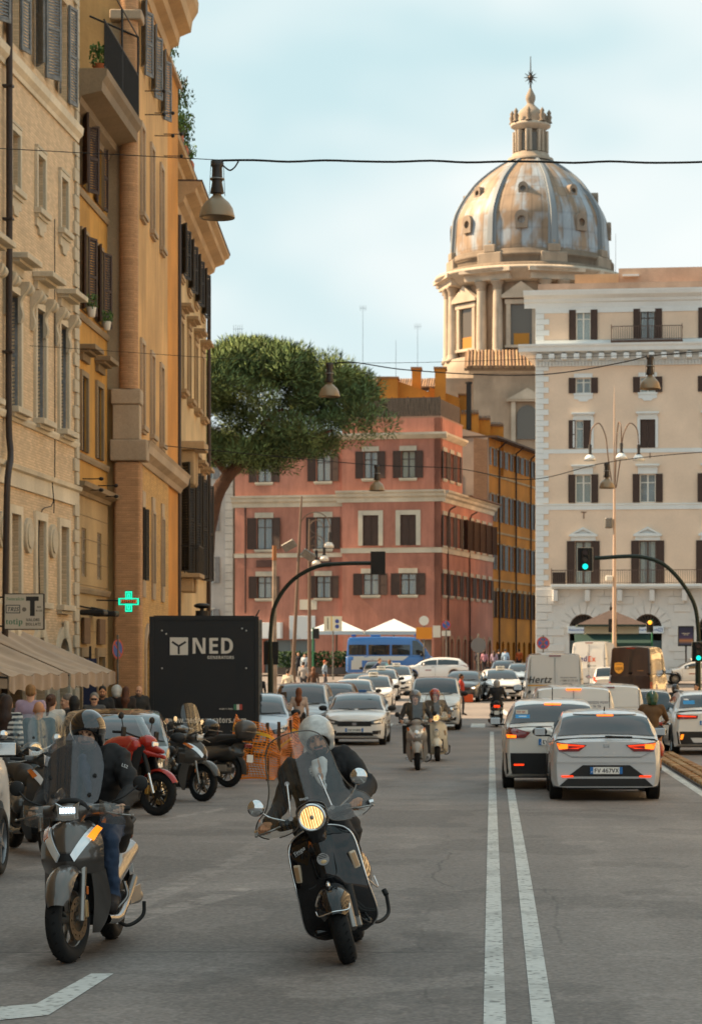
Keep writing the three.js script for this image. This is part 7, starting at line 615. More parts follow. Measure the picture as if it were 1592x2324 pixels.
{ const crowd = [['person in a cream jacket near the left lamp post', -9.05, 108, 0xcfc4b0, 0x2c3a58, 'short', 0x2a1f18, PI], ['person in a grey coat near the left lamp post', -9.6, 124, 0x9a9490, 0x3a3a40, 'short', 0x3a2c22, PI], ['person with long hair in a brown jacket by the second lamp post', -8.35, 114, 0x4a3428, 0x23242a, 'long', 0x7a4a2a, PI], ['person in a black jacket and blue jeans by the pale pole', -8.8, 92, 0x1d1f24, 0x4a5f80, 'short', 0x2a1c16, PI], ['person in a blue and white shirt bending near the hedge', -9.6, 140, 0x8a9cae, 0x3a3a44, 'short', 0xc0562a, PI / 2], ['pale shirted person far off beside the hedge', -12.3, 160, 0xb9c6cf, 0x4a4a50, 'short', 0x3a2c22, 0], ['dark suited person under the left parasol', -13.2, 166, 0x23232a, 0x23232a, 'short', 0x2a1f18, 0], ['second dark dressed person under the left parasol', -12.5, 166, 0x2a262c, 0x2c2a2e, 'mid', 0x3a2418, 0.4], ['person with a pink bag at the mouth of the lane', -0.5, 176, 0xb07a86, 0x2c2a30, 'mid', 0x3a2418, PI], ['dark dressed person at the mouth of the lane', -0.95, 177, 0x2b2730, 0x23242c, 'short', 0x2a1f18, PI], ['person in a light blue shirt at the mouth of the lane', 1.0, 172, 0x9db8d2, 0x3a4254, 'short', 0x3a2c22, PI], ['person in black left of the light blue shirt', 0.55, 174, 0x25252a, 0x23242a, 'short', 0x1c1612, PI], ['person in a lilac top at the mouth of the lane', 0.2, 173, 0xa08a9c, 0x3a3440, 'long', 0x4a2f20, PI], ['person in an orange jacket in the dark lane', 2.1, 182, 0xb9572a, 0x2c2a2e, 'short', 0x2a1f18, PI], ['dark haired person in black at the right edge behind the white crossover', 7.1, 84, 0x1c1c20, 0x22242a, 'long', 0x1c1512, -0.4], ['person leaning by the news kiosk counter', 9.0, 164, 0x3a4a66, 0x2c2c34, 'short', 0x6a4a36, -PI / 2], ['person in a dark coat by the bank doorway', 10.4, 168, 0x2e3440, 0x2a2a30, 'mid', 0x3a2418, 0.5]];
  for (const [l, x, d, t, b, h, hc, ry] of crowd) putP(makePerson(l, stand(1.62 + 0.18 * h2(Math.round(d * 7), 3, 1), { stride: 0.35 }), { hair: h, hairC: hc, top: t, bottom: b, cell: d > 130 ? 0.03 : 0.026, headCell: 0.011 }), x, d, ry, d > 168 ? PV : d > 90 && x < -8 && d < 101 ? PV : 0); }

// ---------- scooters ----------
const screenM = mat(0xf2f3f2, { transmission: 1, roughness: 0.02, thickness: 0 }), smokeM = mat(0xdedcd8, { transmission: 0.95, roughness: 0.06, thickness: 0 }), gloss = (h) => mat(h, { roughness: 0.5, specularIntensity: 0.2, clearcoat: 1, clearcoatRoughness: 0.03 }), matteBlack = mat(0x1b1a1a, { roughness: 0.7 }), steel = mat(0x8f8b86, { metalness: 0.9, roughness: 0.35 }), seatM = mat(0x181616, { roughness: 0.6 }), lampOn = mat(0xfff0d0, { emissive: 0xffd088, emissiveIntensity: 0.62 }), reflM = mat(0xcfcdc8, { metalness: 0.9, roughness: 0.2 });
// treaded scooter wheel, axle along x
function scWheel(p, z, R, w, o = {}) { const g = part(z > 0 ? 'front_wheel' : 'rear_wheel', p, [0, R, z]); if (o.steer) g.rotation.y = o.steer; const key = 'sw' + [R, w], [T, C, D] = once(key, () => { const rr2 = R * 0.64, h = w / 2, m = new THREE.Matrix4().makeRotationZ(-PI / 2); const t = gb().lathe([[rr2, -h * 0.75], [R * 0.82, -h], [R * 0.92, -h * 0.82], [R * 0.985, -h * 0.4], [R, 0], [R * 0.985, h * 0.4], [R * 0.92, h * 0.82], [R * 0.82, h], [rr2, h * 0.75], [rr2, -h * 0.75]], 40).build().applyMatrix4(m); const tr = gb(); for (let i = 0; i < 26; i++) for (const s of [-1, 1]) { const a = i / 26 * 2 * PI + (s > 0 ? 0.12 : 0), b = new THREE.BoxGeometry(h * 0.5, 0.004, 0.012); b.rotateY(s * 0.7); b.translate(s * h * 0.38, R * 0.983, 0); b.rotateX(a); tr.geo(b); } const rim = gb().lathe([[rr2, -h * 0.7], [rr2 * 0.95, -h * 0.5], [rr2 * 0.93, h * 0.5], [rr2, h * 0.7]], 30).cyl(0, -h * 0.7, 0, rr2 * 0.26, rr2 * 0.26, h * 1.4, 12).build().applyMatrix4(m); const sp = gb(); for (let i = 0; i < 5; i++) for (const s of [-0.16, 0.16]) { const b = new THREE.BoxGeometry(h * 0.45, rr2 * 0.75, 0.014); b.translate(0, rr2 * 0.58, 0); b.rotateX(i / 5 * 2 * PI + s); sp.geo(b); } return [mergeGeometries([t]), mergeGeometries([rim, sp.build()]), tr.build()]; });
  mesh('tyre', T, rubber, g); mesh('tread', D, mat(0x0c0b0b, { roughness: 0.95 }), g).userData.kind = 'stuff'; mesh('rim', C, o.rim || steel, g); if (o.disc) { const dk = gb(); dk.ext((() => { const s = new THREE.Shape(); s.absarc(0, 0, R * 0.5, 0, 2 * PI); const hl = new THREE.Path(); hl.absarc(0, 0, R * 0.3, 0, 2 * PI, true); s.holes.push(hl); for (let i = 0; i < 12; i++) { const q = new THREE.Path(); q.absarc(R * 0.4 * Math.cos(i * PI / 6), R * 0.4 * Math.sin(i * PI / 6), R * 0.03, 0, 2 * PI, true); s.holes.push(q); } return s; })(), 0.006, {}, T4(0, 0, 0, 0, PI / 2, 0)); mesh('brake_disc', dk.build(), mat(o.discC || 0x9a8466, { metalness: 0.8, roughness: 0.4 }), g).position.x = o.disc; } return g; }
// curved sheet: f(u, v) -> [x, y, z]
const surf = (f, nu, nv, th, flip) => thicken(loft(Array.from({ length: nv + 1 }, (_, i) => Array.from({ length: nu + 1 }, (_, j) => f(j / nu, i / nv))), { closed: false, crease: 1.3, flip }), th);
const fenderGeo = (R, w, a0, a1, drop = 0.07) => surf((u, v) => { const a = lerp(a0, a1, v), e = u * 2 - 1, r = R + 0.02 - drop * Math.pow(Math.abs(e), 2.6); return [e * w * (1 - 0.35 * Math.pow(Math.abs(v * 2 - 1), 3)), Math.sin(a) * r, Math.cos(a) * r]; }, 16, 18, 0.006, false);
function mirrorPart(p, base, tip, r, m) { const g = part('rear_view_mirror', p); gb().tube([base, [lerp(base[0], tip[0], 0.6), lerp(base[1], tip[1], 0.4), base[2]], tip], 0.007, 7).mesh('stem', m, g); gb().sph(tip[0], tip[1], tip[2], r, r, r * 0.42, 16).mesh('shell', m, g); gb().cyl(tip[0], tip[1], tip[2] - r * 0.3, r * 0.92, r * 0.92, 0.012, 18, T4(0, 0, 0, -PI / 2)).mesh('mirror_glass', chrome, g); return g; }
// scooter with an upright leg shield, round lamp in the handlebar and domed rear cowls; front toward +z
function classicScooter(label, o = {}) { const g = thing('scooter', label, 'scooter'), pm = o.paint || gloss(0x06070b), hi = o.hi ? 1 : 0, tr = o.trim || chrome;
  scWheel(g, 0.66, 0.235, 0.125, { steer: o.steer || 0 }); scWheel(g, -0.66, 0.24, 0.14, {});
  const fw = part('front_fork', g); gb().rod([0.085, 0.235, 0.66], [0.085, 0.46, 0.6], 0.032, 0.036, 12).rod([0.085, 0.235, 0.66], [0.085, 0.34, 0.52], 0.03).cyl(0.06, 0.2, 0.66, 0.05, 0.05, 0.06, 12, T4(0, 0, 0, 0, 0, PI / 2)).mesh('suspension_arm', steel, fw); gb().rod([0.12, 0.3, 0.6], [0.12, 0.52, 0.56], 0.028, 0.034, 12).mesh('damper', matteBlack, fw); gb().box(0.1, 0.15, 0.22, 0.34, 0.54, 0.6, 0.015).mesh('brake_caliper', steel, fw); gb().tube([[0.13, 0.3, 0.6], [0.2, 0.22, 0.5], [0.17, 0.3, 0.36]], 0.007).mesh('brake_hose', matteBlack, fw);
  const fd = mesh('front_fender', boxUV(fenderGeo(0.3, 0.125, 0.42, 2.6, 0.1)), pm, g); fd.position.set(0, 0.25, 0.64); gb().sph(0, 0.565, 0.7, 0.018, 0.03, 0.06, 10).mesh('fender_crest', tr, g); gb().tube([[-0.118, 0.42, 0.86], [-0.105, 0.39, 0.9], [0, 0.4, 0.95], [0.105, 0.39, 0.9], [0.118, 0.42, 0.86]], 0.005).mesh('fender_trim', tr, g);
  const wt = [[0.16, 0.15], [0.2, 0.23], [0.3, 0.262], [0.5, 0.25], [0.7, 0.245], [0.82, 0.235], [0.89, 0.2], [0.935, 0.13], [0.955, 0.06]], zs = [[0.16, 0.36], [0.3, 0.44], [0.55, 0.49], [0.75, 0.47], [0.955, 0.4]]; const sh = (e, y) => { const w = curve(wt, y)[0], z = curve(zs, y)[0], c = Math.max(0, 1 - Math.abs(e) * w / 0.11); return [e * w, y, z - 0.11 * e * e * (w / 0.25) + 0.05 * sstep(0, 0.9, c) * sstep(0.5, 0.62, y)]; };
  mesh('leg_shield', boxUV(surf((u, v) => sh(u * 2 - 1, lerp(0.16, 0.955, v)), 30, 30, 0.012, false)), pm, g); const edge = []; for (let i = 0; i <= 16; i++) edge.push(sh(-1, lerp(0.18, 0.95, i / 16))); for (let i = 16; i >= 0; i--) edge.push(sh(1, lerp(0.18, 0.95, i / 16))); gb().tube(edge, 0.0075, 6, 90).mesh('edge_trim', tr, g);
  const seam = []; for (const [x, y] of [[-0.085, 0.93], [-0.075, 0.72], [-0.06, 0.61], [0, 0.6], [0.06, 0.61], [0.075, 0.72], [0.085, 0.93]]) { const q = sh(x / curve(wt, y)[0], y); seam.push([q[0], q[1], q[2] + 0.001]); } gb().tube(seam, 0.0028, 5, 50).mesh('panel_seam', matteBlack, g);
  for (const s of [-1, 1]) { const q = sh(s * 0.82, 0.67), t = part('turn_signal', g, [q[0], q[1], q[2] + 0.006]); t.rotation.set(0.1, s * 0.5, s * 0.1); mesh('lens', boxUV(new RoundedBoxGeometry(0.052, 0.13, 0.03, 3, 0.012)), mat(0xc9b49a, { roughness: 0.15, clearcoat: 1 }), t); gb().box(-0.016, 0.016, -0.05, 0.05, 0.014, 0.018, 0.003).mesh('bulb_strip', mat(0xb08a64, { roughness: 0.3 }), t); }
  { const b = part('horn_grille', g, [0, 0.735, sh(0, 0.735)[2] + 0.002]); gb().cyl(0, 0, 0, 0.043, 0.043, 0.014, 24, T4(0, 0, 0, PI / 2)).mesh('disc', chrome, b); const sl = gb(); for (let i = 0; i < 3; i++) sl.box(-0.032 + i * 0.002, 0.032 - i * 0.002, 0.006 + i * 0.011, 0.011 + i * 0.011, 0.014, 0.017); sl.mesh('slots', matteBlack, b); gb().sph(0, -0.018, 0.006, 0.03, 0.018, 0.012, 12).mesh('lower_lens', mat(0xd8b98a, { roughness: 0.15 }), b); }
  if (!o.plain) { decal(g, 'shield_badge', 0.036, 0.04, 64, 72, (c, w, h) => { c.fillStyle = '#c9d4e2'; c.fillRect(0, 0, w, h); c.fillStyle = '#2f58a8'; c.beginPath(); c.moveTo(0, 0); c.lineTo(w, 0); c.lineTo(0, h); c.fill(); c.fillStyle = '#f2f4f6'; c.font = 'bold 34px sans-serif'; c.fillText('P', 6, 36); }, [0, 0.915, sh(0, 0.915)[2] + 0.006], [-0.05, 0, 0]); decal(g, 'script_lettering', 0.12, 0.045, 192, 72, (c, w, h) => { c.clearRect(0, 0, w, h); c.fillStyle = '#cfd2d4'; c.font = 'italic bold 56px serif'; c.fillText('Vespa', 10, 52); c.fillRect(20, 60, 120, 4); }, [-0.155, 0.82, sh(-0.66, 0.82)[2] + 0.012], [0, -0.42, 0.3]); }
  // handlebar cover, lamp, grips
  const hb = part('handlebar', g); const ch = blob([ell([0, 1.03, 0.42], [0.115, 0.1, 0.11], 0, 0.05), cap([-0.24, 1.02, 0.33], [0.24, 1.02, 0.33], 0.04, 0.04, 0, 0.06), cap([0, 1.0, 0.44], [0, 0.88, 0.44], 0.075, 0.06, 0, 0.05)], 0.012); mesh('cover', boxUV(ch.toNonIndexed()), pm, hb); gb().rod([-0.25, 1.02, 0.33], [-0.4, 1.02, 0.3], 0.019, 0.019, 12).rod([0.25, 1.02, 0.33], [0.4, 1.02, 0.3], 0.019, 0.019, 12).mesh('grips', matteBlack, hb); for (const s of [-1, 1]) { gb().rod([s * 0.4, 1.02, 0.3], [s * 0.43, 1.02, 0.295], 0.02, 0.017, 12).mesh('bar_end', chrome, hb); gb().tube([[s * 0.24, 1.02, 0.37], [s * 0.32, 1.01, 0.4], [s * 0.42, 1.0, 0.37]], 0.007).sph(s * 0.42, 1.0, 0.37, 0.011).mesh('brake_lever', steel, hb); }
  const hl = part('headlight', g, [0, 1.035, 0.56]); gb().geo(new THREE.TorusGeometry(0.088, 0.011, 10, 36)).mesh('chrome_ring', chrome, hl); gb().lathe([[0, -0.05], [0.05, -0.035], [0.085, 0]], 28).mesh('reflector', reflM, hl).rotation.x = PI / 2; const ln = gb(); for (let i = -4; i <= 4; i++) { const hh = Math.sqrt(Math.max(0.0005, 0.0072 - (i * 0.018) ** 2)); ln.box(i * 0.018 - 0.0045 - 0.002 * (i % 2), i * 0.018 + 0.0045, -hh * 0.9, hh * 0.9, -0.012, -0.004, 0.002); } gb().cyl(0, 0, -0.02, 0.08, 0.08, 0.006, 26, T4(0, 0, 0, PI / 2)).mesh('glow_disc', mat(0x8a6a40, { emissive: 0xffb050, emissiveIntensity: 0.2 }), hl); ln.mesh('lit_element', o.litM || lampOn, hl); gb().sph(0, 0, -0.012, 0.018).mesh('bulb_cap', steel, hl); gb().lathe([[0, 0.02], [0.05, 0.014], [0.086, 0.0]], 28).mesh('lens', screenM, hl).rotation.x = PI / 2;
  for (const s of [-1, 1]) mirrorPart(g, [s * 0.2, 1.05, 0.36], o.mir?.[s > 0 ? 1 : 0] || [s * 0.37, 1.2, 0.36], 0.06, chrome);
  // floor, tunnel, rear body, seat
  mesh('rear_body', boxUV(blob([ell([0, 0.55, -0.58], [0.15, 0.24, 0.42], 0, 0.06), ell([-0.14, 0.5, -0.6], [0.11, 0.19, 0.4], 0, 0.04), ell([0.14, 0.5, -0.6], [0.11, 0.19, 0.4], 0, 0.04), cap([0, 0.62, -0.2], [0, 0.42, -0.14], 0.12, 0.13, 0, 0.06)], hi ? 0.014 : 0.025).toNonIndexed()), pm, g); gb().box(-0.21, 0.21, 0.2, 0.26, -0.28, 0.38, 0.03).mesh('floorboard', pm, g); gb().box(-0.2, 0.2, 0.262, 0.27, -0.2, 0.33).mesh('floor_mat', matteBlack, g); gb().box(-0.08, 0.08, 0.27, 0.36, -0.25, 0.4, 0.04).mesh('tunnel', pm, g);
  mesh('seat', boxUV(blob([cap([0, 0.79, -0.18], [0, 0.8, -0.5], 0.1, 0.125, 0, 0.06), cap([0, 0.83, -0.55], [0, 0.84, -0.92], 0.12, 0.1, 0, 0.05)], 0.02).toNonIndexed()), o.seat || seatM, g); gb().tube([[0.14, 0.74, -0.3], [0.2, 0.8, -0.45], [0.2, 0.86, -0.7], [0.14, 0.86, -1.0], [0, 0.86, -1.06], [-0.14, 0.86, -1.0], [-0.2, 0.86, -0.7]], 0.011).mesh('grab_rail', chrome, g); gb().tube([[0.2, 0.5, -0.2], [0.262, 0.36, -0.5], [0.24, 0.42, -0.85]], 0.006).mesh('cowl_trim', tr, g);
  gb().rod([0.13, 0.2, -0.95], [0.13, 0.22, -0.4], 0.055, 0.05, 12).tube([[0.13, 0.22, -0.4], [0.1, 0.2, -0.2], [0.02, 0.24, -0.1]], 0.02).mesh('exhaust', steel, g); gb().tube([[0.14, 0.2, -0.25], [0.2, 0.13, -0.35], [0.29, 0.16, -0.48], [0.31, 0.29, -0.5]], 0.014).rod([0.31, 0.29, -0.5], [0.3, 0.33, -0.52], 0.02).mesh('side_stand', matteBlack, g); gb().box(-0.1, 0.1, 0.18, 0.34, -0.75, -0.4, 0.03).mesh('engine', matteBlack, g); mesh('rear_fender', boxUV(fenderGeo(0.28, 0.09, 1.4, 3.4, 0.03)), matteBlack, g).position.set(0, 0.26, -0.68); gb().box(-0.06, 0.06, 0.62, 0.72, -1.0, -0.96, 0.015).mesh('tail_light', redLens, g); gb().box(-0.09, 0.09, 0.42, 0.54, -1.03, -1.02).mesh('number_plate', mat(0xd6d8d6), g);
  if (o.screen) { const ws = part('windscreen', g), R = [[0.955, 0.2, 0.34], [0.985, 0.115, 0.4], [1.03, 0.105, 0.42], [1.09, 0.105, 0.39], [1.13, 0.06, 0.34], [1.145, 0, 0.32], [1.2, 0, 0.285], [1.3, 0, 0.25], [1.42, 0, 0.235], [1.52, 0, 0.215], [1.58, 0, 0.185], [1.62, 0, 0.125], [1.635, 0, 0.04]]; const zf = (x, y) => 0.47 + 0.06 * Math.max(0, 1.15 - y) - 0.24 * (y - 1) * 0.55 - 1.1 * x * x; const k = o.screen, half = (s) => surf((u, v) => { const y = lerp(0.955, 1.635, v), [a, b] = curve(R, y), x = s * lerp(a, b, u); return [x, 0.955 + (y - 0.955) * k, zf(x, y)]; }, 14, 40, 0.004, s > 0); for (const s of [-1, 1]) mesh('screen_half', boxUV(half(s)), screenM, ws); const rim = []; for (const s of [-1, 1]) { const q = []; for (let i = 0; i <= 40; i++) { const y = lerp(0.955, 1.635, i / 40), b = curve(R, y)[1] * s; q.push([b, 0.955 + (y - 0.955) * k, zf(b, y)]); } rim.push(s < 0 ? q : q.reverse()); } const inn = (s) => { const q = []; for (let i = 10; i >= 0; i--) { const y = lerp(0.955, 1.145, i / 10), a = curve(R, y)[0] * s; q.push([a, 0.955 + (y - 0.955) * k, zf(a, y)]); } return q; }; gb().tube([...rim[0], ...rim[1]], 0.005, 6, 160).tube([...inn(-1), [-0.26, 0.95, zf(0.26, 0.955)]], 0.005, 6, 30).tube([...inn(1), [0.26, 0.95, zf(0.26, 0.955)]], 0.005, 6, 30).mesh('screen_rim', mat(0x5a534c, { roughness: 0.3 }), ws); for (const s of [-1, 1]) { const b = part('stay', ws); gb().rod([s * 0.15, 1.06, 0.44], [s * 0.115, 1.3, 0.42], 0.0065).mesh('rod', chrome, b); for (const [x, y] of [[0.15, 1.06], [0.115, 1.3]]) gb().cyl(s * x, y, zf(x, y) - 0.005, 0.017, 0.017, 0.014, 14, T4(0, 0, 0, PI / 2)).mesh('knob', chrome, b); } if (!o.plain) decal(ws, 'screen_lettering', 0.07, 0.03, 128, 52, (c, w, h) => { c.clearRect(0, 0, w, h); c.fillStyle = '#d8dadc'; c.font = 'italic bold 42px serif'; c.fillText('Vespa', 6, 38); }, [-0.03, 1.17, zf(0.03, 1.17) + 0.004], [-0.2, 0, 0.05]); }
  return g; }
// tall-wheeled scooter with a V-shaped nose; front toward +z
function wheelScooter(label, o = {}) { const g = thing('scooter', label, 'scooter'), pm = o.paint || mat(0x57514c, { roughness: 0.35, metalness: 0.5, clearcoat: 1, clearcoatRoughness: 0.05 }), R = o.R || 0.305, dk = matteBlack;
  scWheel(g, 0.72, R, 0.115, { disc: 0.075, steer: o.steer || 0, discC: 0x6a5a48 }); scWheel(g, -0.7, R, 0.13, {});
  const fk = part('front_fork', g); for (const s of [-1, 1]) gb().rod([s * 0.095, R - 0.02, 0.725], [s * 0.095, 0.72, 0.58], 0.024, 0.028, 12).rod([s * 0.095, R, 0.72], [s * 0.06, R, 0.72], 0.02).mesh('fork_leg', steel, fk); gb().box(0.085, 0.125, R - 0.01, R + 0.12, 0.6, 0.66, 0.015).mesh('brake_caliper', mat(0xb09468, { metalness: 0.6, roughness: 0.4 }), fk); for (const s of [-1, 1]) gb().box(s * 0.13 - 0.008, s * 0.13 + 0.008, 0.46, 0.52, 0.64, 0.66, 0.006).mesh('side_reflector', amberLens, fk);
  const fd = mesh('front_fender', boxUV(fenderGeo(R + 0.05, 0.1, 0.35, 2.3, 0.06)), pm, g); fd.position.set(0, R, 0.72);
  const nose = [[0.6, 0.21, 0.62], [0.64, 0.215, 0.66], [0.7, 0.222, 0.69], [0.78, 0.222, 0.68], [0.86, 0.2, 0.65], [0.93, 0.15, 0.6], [0.96, 0.1, 0.57]]; const ns = (e, y) => { const [w, z] = curve(nose, y); return [e * w, y, z - 0.2 * e * e + 0.02 * (1 - Math.abs(e))]; }; mesh('nose', boxUV(surf((u, v) => ns(u * 2 - 1, lerp(0.6, 0.96, v)), 26, 18, 0.01, false)), pm, g);
  const P = (n, m, c, off, pr) => mesh(n, boxUV(surf((u, v) => { const x = lerp(lerp(c[0][0], c[1][0], u), lerp(c[3][0], c[2][0], u), v), y = lerp(lerp(c[0][1], c[1][1], u), lerp(c[3][1], c[2][1], u), v), w = curve(nose, y)[0], q = ns(x / w, y); return [x, y, q[2] + off]; }, 8, 8, 0.012, true)), m, pr || g); P('centre_panel', pm, [[-0.115, 0.925], [0.115, 0.925], [0.045, 0.765], [-0.045, 0.765]], 0.014); P('lower_panel', dk, [[-0.04, 0.755], [0.04, 0.755], [0.055, 0.7], [-0.055, 0.7]], 0.01);
  for (const s of [-1, 1]) { const l = part('nose_light', g); P('light_blade', lampClear, [[s * 0.14, 0.92], [s * 0.2, 0.89], [s * 0.06, 0.695], [s * 0.035, 0.745]], 0.018, l); P('turn_lens', s > 0 && o.blink ? amberLit : amberLens, [[s * 0.165, 0.925], [s * 0.2, 0.9], [s * 0.175, 0.83], [s * 0.135, 0.86]], 0.024, l); }
  // leg panels either side of the wheel arch
  for (const s of [-1, 1]) mesh('leg_panel', boxUV(surf((u, v) => { const y = lerp(0.17, 0.62, v), g0 = lerp(0.1, 0.13, v) + 0.02 * Math.sin(v * 3), w = curve([[0.17, 0.15], [0.25, 0.2], [0.4, 0.235], [0.62, 0.215]], y)[0], x = s * lerp(g0, w, u); return [x, y, lerp(0.46, 0.62, Math.pow(v, 0.8)) - 4.2 * (x * x) * lerp(0.55, 1, v) + (1 - u) * -0.02]; }, 8, 16, 0.012, s < 0)), pm, g); gb().box(-0.2, 0.2, 0.3, 0.6, 0.3, 0.36, 0.04).mesh('radiator', dk, g);
  // handlebar cowl, lamp, guards
  const hb = part('handlebar', g); mesh('cover', boxUV(blob([ell([0, 1.04, 0.44], [0.13, 0.075, 0.1], 0, 0.05), cap([-0.22, 1.03, 0.36], [0.22, 1.03, 0.36], 0.045, 0.045, 0, 0.06), cap([0, 1.02, 0.45], [0, 0.93, 0.48], 0.08, 0.07, 0, 0.05)], 0.013).toNonIndexed()), pm, hb); for (const s of [-1, 1]) { gb().rod([s * 0.24, 1.03, 0.35], [s * 0.38, 1.03, 0.3], 0.018, 0.018, 10).mesh('grip', dk, hb); gb().tube([[s * 0.22, 1.02, 0.4], [s * 0.3, 1.0, 0.42], [s * 0.41, 0.98, 0.38]], 0.007).sph(s * 0.415, 0.98, 0.38, 0.011).mesh('brake_lever', steel, hb); if (o.guards) mesh('hand_guard', boxUV(surf((u, v) => { const x = s * lerp(0.2, 0.36, u), y = lerp(0.93, 1.09, v) - (u - 0.5) * 0.03 * s; return [x, y - 0.02 * u * v, 0.46 - 1.2 * (u - 0.3) * (u - 0.3) * 0.16 + 0.03 * Math.sin(v * 3)]; }, 8, 8, 0.003, s < 0)), smokeM, hb); }
  if (!o.lampLow) { const hl = part('headlight', g, [0, 1.035, 0.555]); gb().ext(poly([[-0.08, 0.06], [-0.065, -0.05], [-0.04, -0.06], [0.04, -0.06], [0.065, -0.05], [0.08, 0.06], [0.04, 0.035], [-0.04, 0.035]]), 0.02, { bevelEnabled: true, bevelSize: 0.006, bevelThickness: 0.006, bevelSegments: 2 }).mesh('housing', chrome, hl); const e = gb(); for (let i = 0; i < 6; i++) e.box(-0.056 + i * 0.019, -0.042 + i * 0.019, -0.012, 0.03, 0.024, 0.032, 0.003); e.mesh('led_row', o.lit ? mat(0xe6f4ff, { emissive: 0xd8f0ff, emissiveIntensity: 0.9 }) : lampClear, hl); gb().box(-0.05, 0.05, -0.05, -0.02, 0.022, 0.028, 0.004).mesh('lower_reflector', reflM, hl); } else { const hl = part('headlight', g, [0, 0.78, 0.72]); gb().sph(0, 0, 0, 0.075, 0.085, 0.03, 16).mesh('lens', lampClear, hl); gb().sph(0, 0, 0.012, 0.045, 0.045, 0.026, 12).mesh('bulb', o.lit ? lampOn : reflM, hl); }
  for (const s of [-1, 1]) mirrorPart(g, [s * 0.2, 1.06, 0.36], o.mir?.[s > 0 ? 1 : 0] || [s * 0.4, 1.2, 0.3], 0.055, dk);
  mesh('rear_body', boxUV(blob([ell([0, 0.62, -0.5], [0.17, 0.17, 0.52], 0, 0.06), cap([-0.12, 0.5, -0.05], [-0.13, 0.66, -0.8], 0.1, 0.08, 0, 0.05), cap([0.12, 0.5, -0.05], [0.13, 0.66, -0.8], 0.1, 0.08, 0, 0.05), cap([0, 0.74, -0.85], [0, 0.78, -1.05], 0.09, 0.05, 0, 0.05)], o.hi ? 0.015 : 0.025).toNonIndexed()), pm, g); gb().box(-0.19, 0.19, 0.22, 0.3, -0.2, 0.4, 0.03).mesh('floorboard', dk, g); for (const s of [-1, 1]) gb().tube([[s * 0.2, 0.26, 0.38], [s * 0.22, 0.24, 0.1], [s * 0.2, 0.32, -0.3], [s * 0.2, 0.46, -0.6]], 0.035, 8).mesh('side_sill', pm, g);
  mesh('seat', boxUV(blob([cap([0, 0.79, -0.08], [0, 0.8, -0.4], 0.09, 0.125, 0, 0.06), cap([0, 0.85, -0.48], [0, 0.87, -0.85], 0.12, 0.1, 0, 0.05)], 0.02).toNonIndexed()), seatM, g); gb().rod([0.15, 0.3, -0.9], [0.15, 0.34, -0.35], 0.06, 0.055, 12).tube([[0.15, 0.33, -0.4], [0.12, 0.24, -0.2], [0.02, 0.24, -0.1]], 0.022).mesh('exhaust', steel, g); gb().box(0.2, 0.215, 0.28, 0.4, -0.8, -0.4, 0.005).mesh('heat_shield', mat(0x9a9690, { metalness: 0.7, roughness: 0.4 }), g); gb().tube([[0.12, 0.22, -0.2], [0.2, 0.14, -0.3], [0.3, 0.2, -0.4], [0.31, 0.3, -0.42]], 0.014).mesh('side_stand', dk, g); gb().tube([[0.2, 0.3, 0.0], [0.26, 0.38, -0.06], [0.24, 0.48, -0.08]], 0.014).mesh('footpeg', steel, g); gb().box(-0.11, 0.11, 0.24, 0.44, -0.7, -0.25, 0.03).mesh('engine', dk, g); mesh('rear_fender', boxUV(fenderGeo(R + 0.05, 0.09, 1.2, 3.3, 0.03)), dk, g).position.set(0, R, -0.72); gb().tube([[0.15, 0.8, -0.5], [0.17, 0.86, -0.8], [0.1, 0.88, -1.1], [-0.1, 0.88, -1.1], [-0.17, 0.86, -0.8], [-0.15, 0.8, -0.5]], 0.014).mesh('grab_rail', dk, g); gb().box(-0.11, 0.11, 0.72, 0.8, -1.13, -1.08, 0.02).mesh('tail_light', o.tail ? redLit : redLens, g); gb().box(-0.09, 0.09, 0.46, 0.6, -1.16, -1.15).mesh('number_plate', mat(0xd6d8d6), g);
  if (o.box) { const b = part('top_case', g); mesh('case_shell', boxUV(blob([ell([0, 1.08, -1.02], [0.22, 0.15, 0.2], 0), cap([-0.1, 1.0, -1.02], [0.1, 1.0, -1.02], 0.13, 0.13, 0, 0.05)], 0.02).toNonIndexed()), o.box, b); gb().box(-0.215, 0.215, 1.0, 1.015, -1.2, -0.84, 0.02).mesh('case_seam', steel, b); }
  if (o.screen) { const ws = part('windscreen', g), k = o.screen, W = [[1.06, 0.12], [1.1, 0.185], [1.2, 0.205], [1.32, 0.215], [1.42, 0.2], [1.5, 0.165], [1.54, 0.12], [1.56, 0.05]]; const zf = (x, y) => 0.5 - 0.42 * (y - 1.06) - 1.3 * x * x; mesh('screen', boxUV(surf((u, v) => { const y = lerp(1.06, 1.56, v), w = curve(W, y)[0], x = (u * 2 - 1) * w; return [x, 1.06 + (y - 1.06) * k, zf(x, y)]; }, 26, 26, 0.004, false)), o.screenM || screenM, ws); for (const [x, y] of [[-0.13, 1.14], [0.13, 1.14], [-0.16, 1.27], [0.16, 1.27]]) gb().cyl(x, 1.06 + (y - 1.06) * k, zf(x, y), 0.014, 0.014, 0.012, 12, T4(0, 0, 0, PI / 2 - 0.3)).cyl(x, 1.06 + (y - 1.06) * k, zf(x, y) + 0.008, 0.006, 0.006, 0.012, 8, T4(0, 0, 0, PI / 2 - 0.3)).mesh('screen_bolt', dk, ws); gb().tube([[-0.12, 1.04, 0.46], [-0.06, 1.1, 0.5], [0.06, 1.1, 0.5], [0.12, 1.04, 0.46]], 0.02).mesh('screen_mount', dk, ws); }
  return g; }
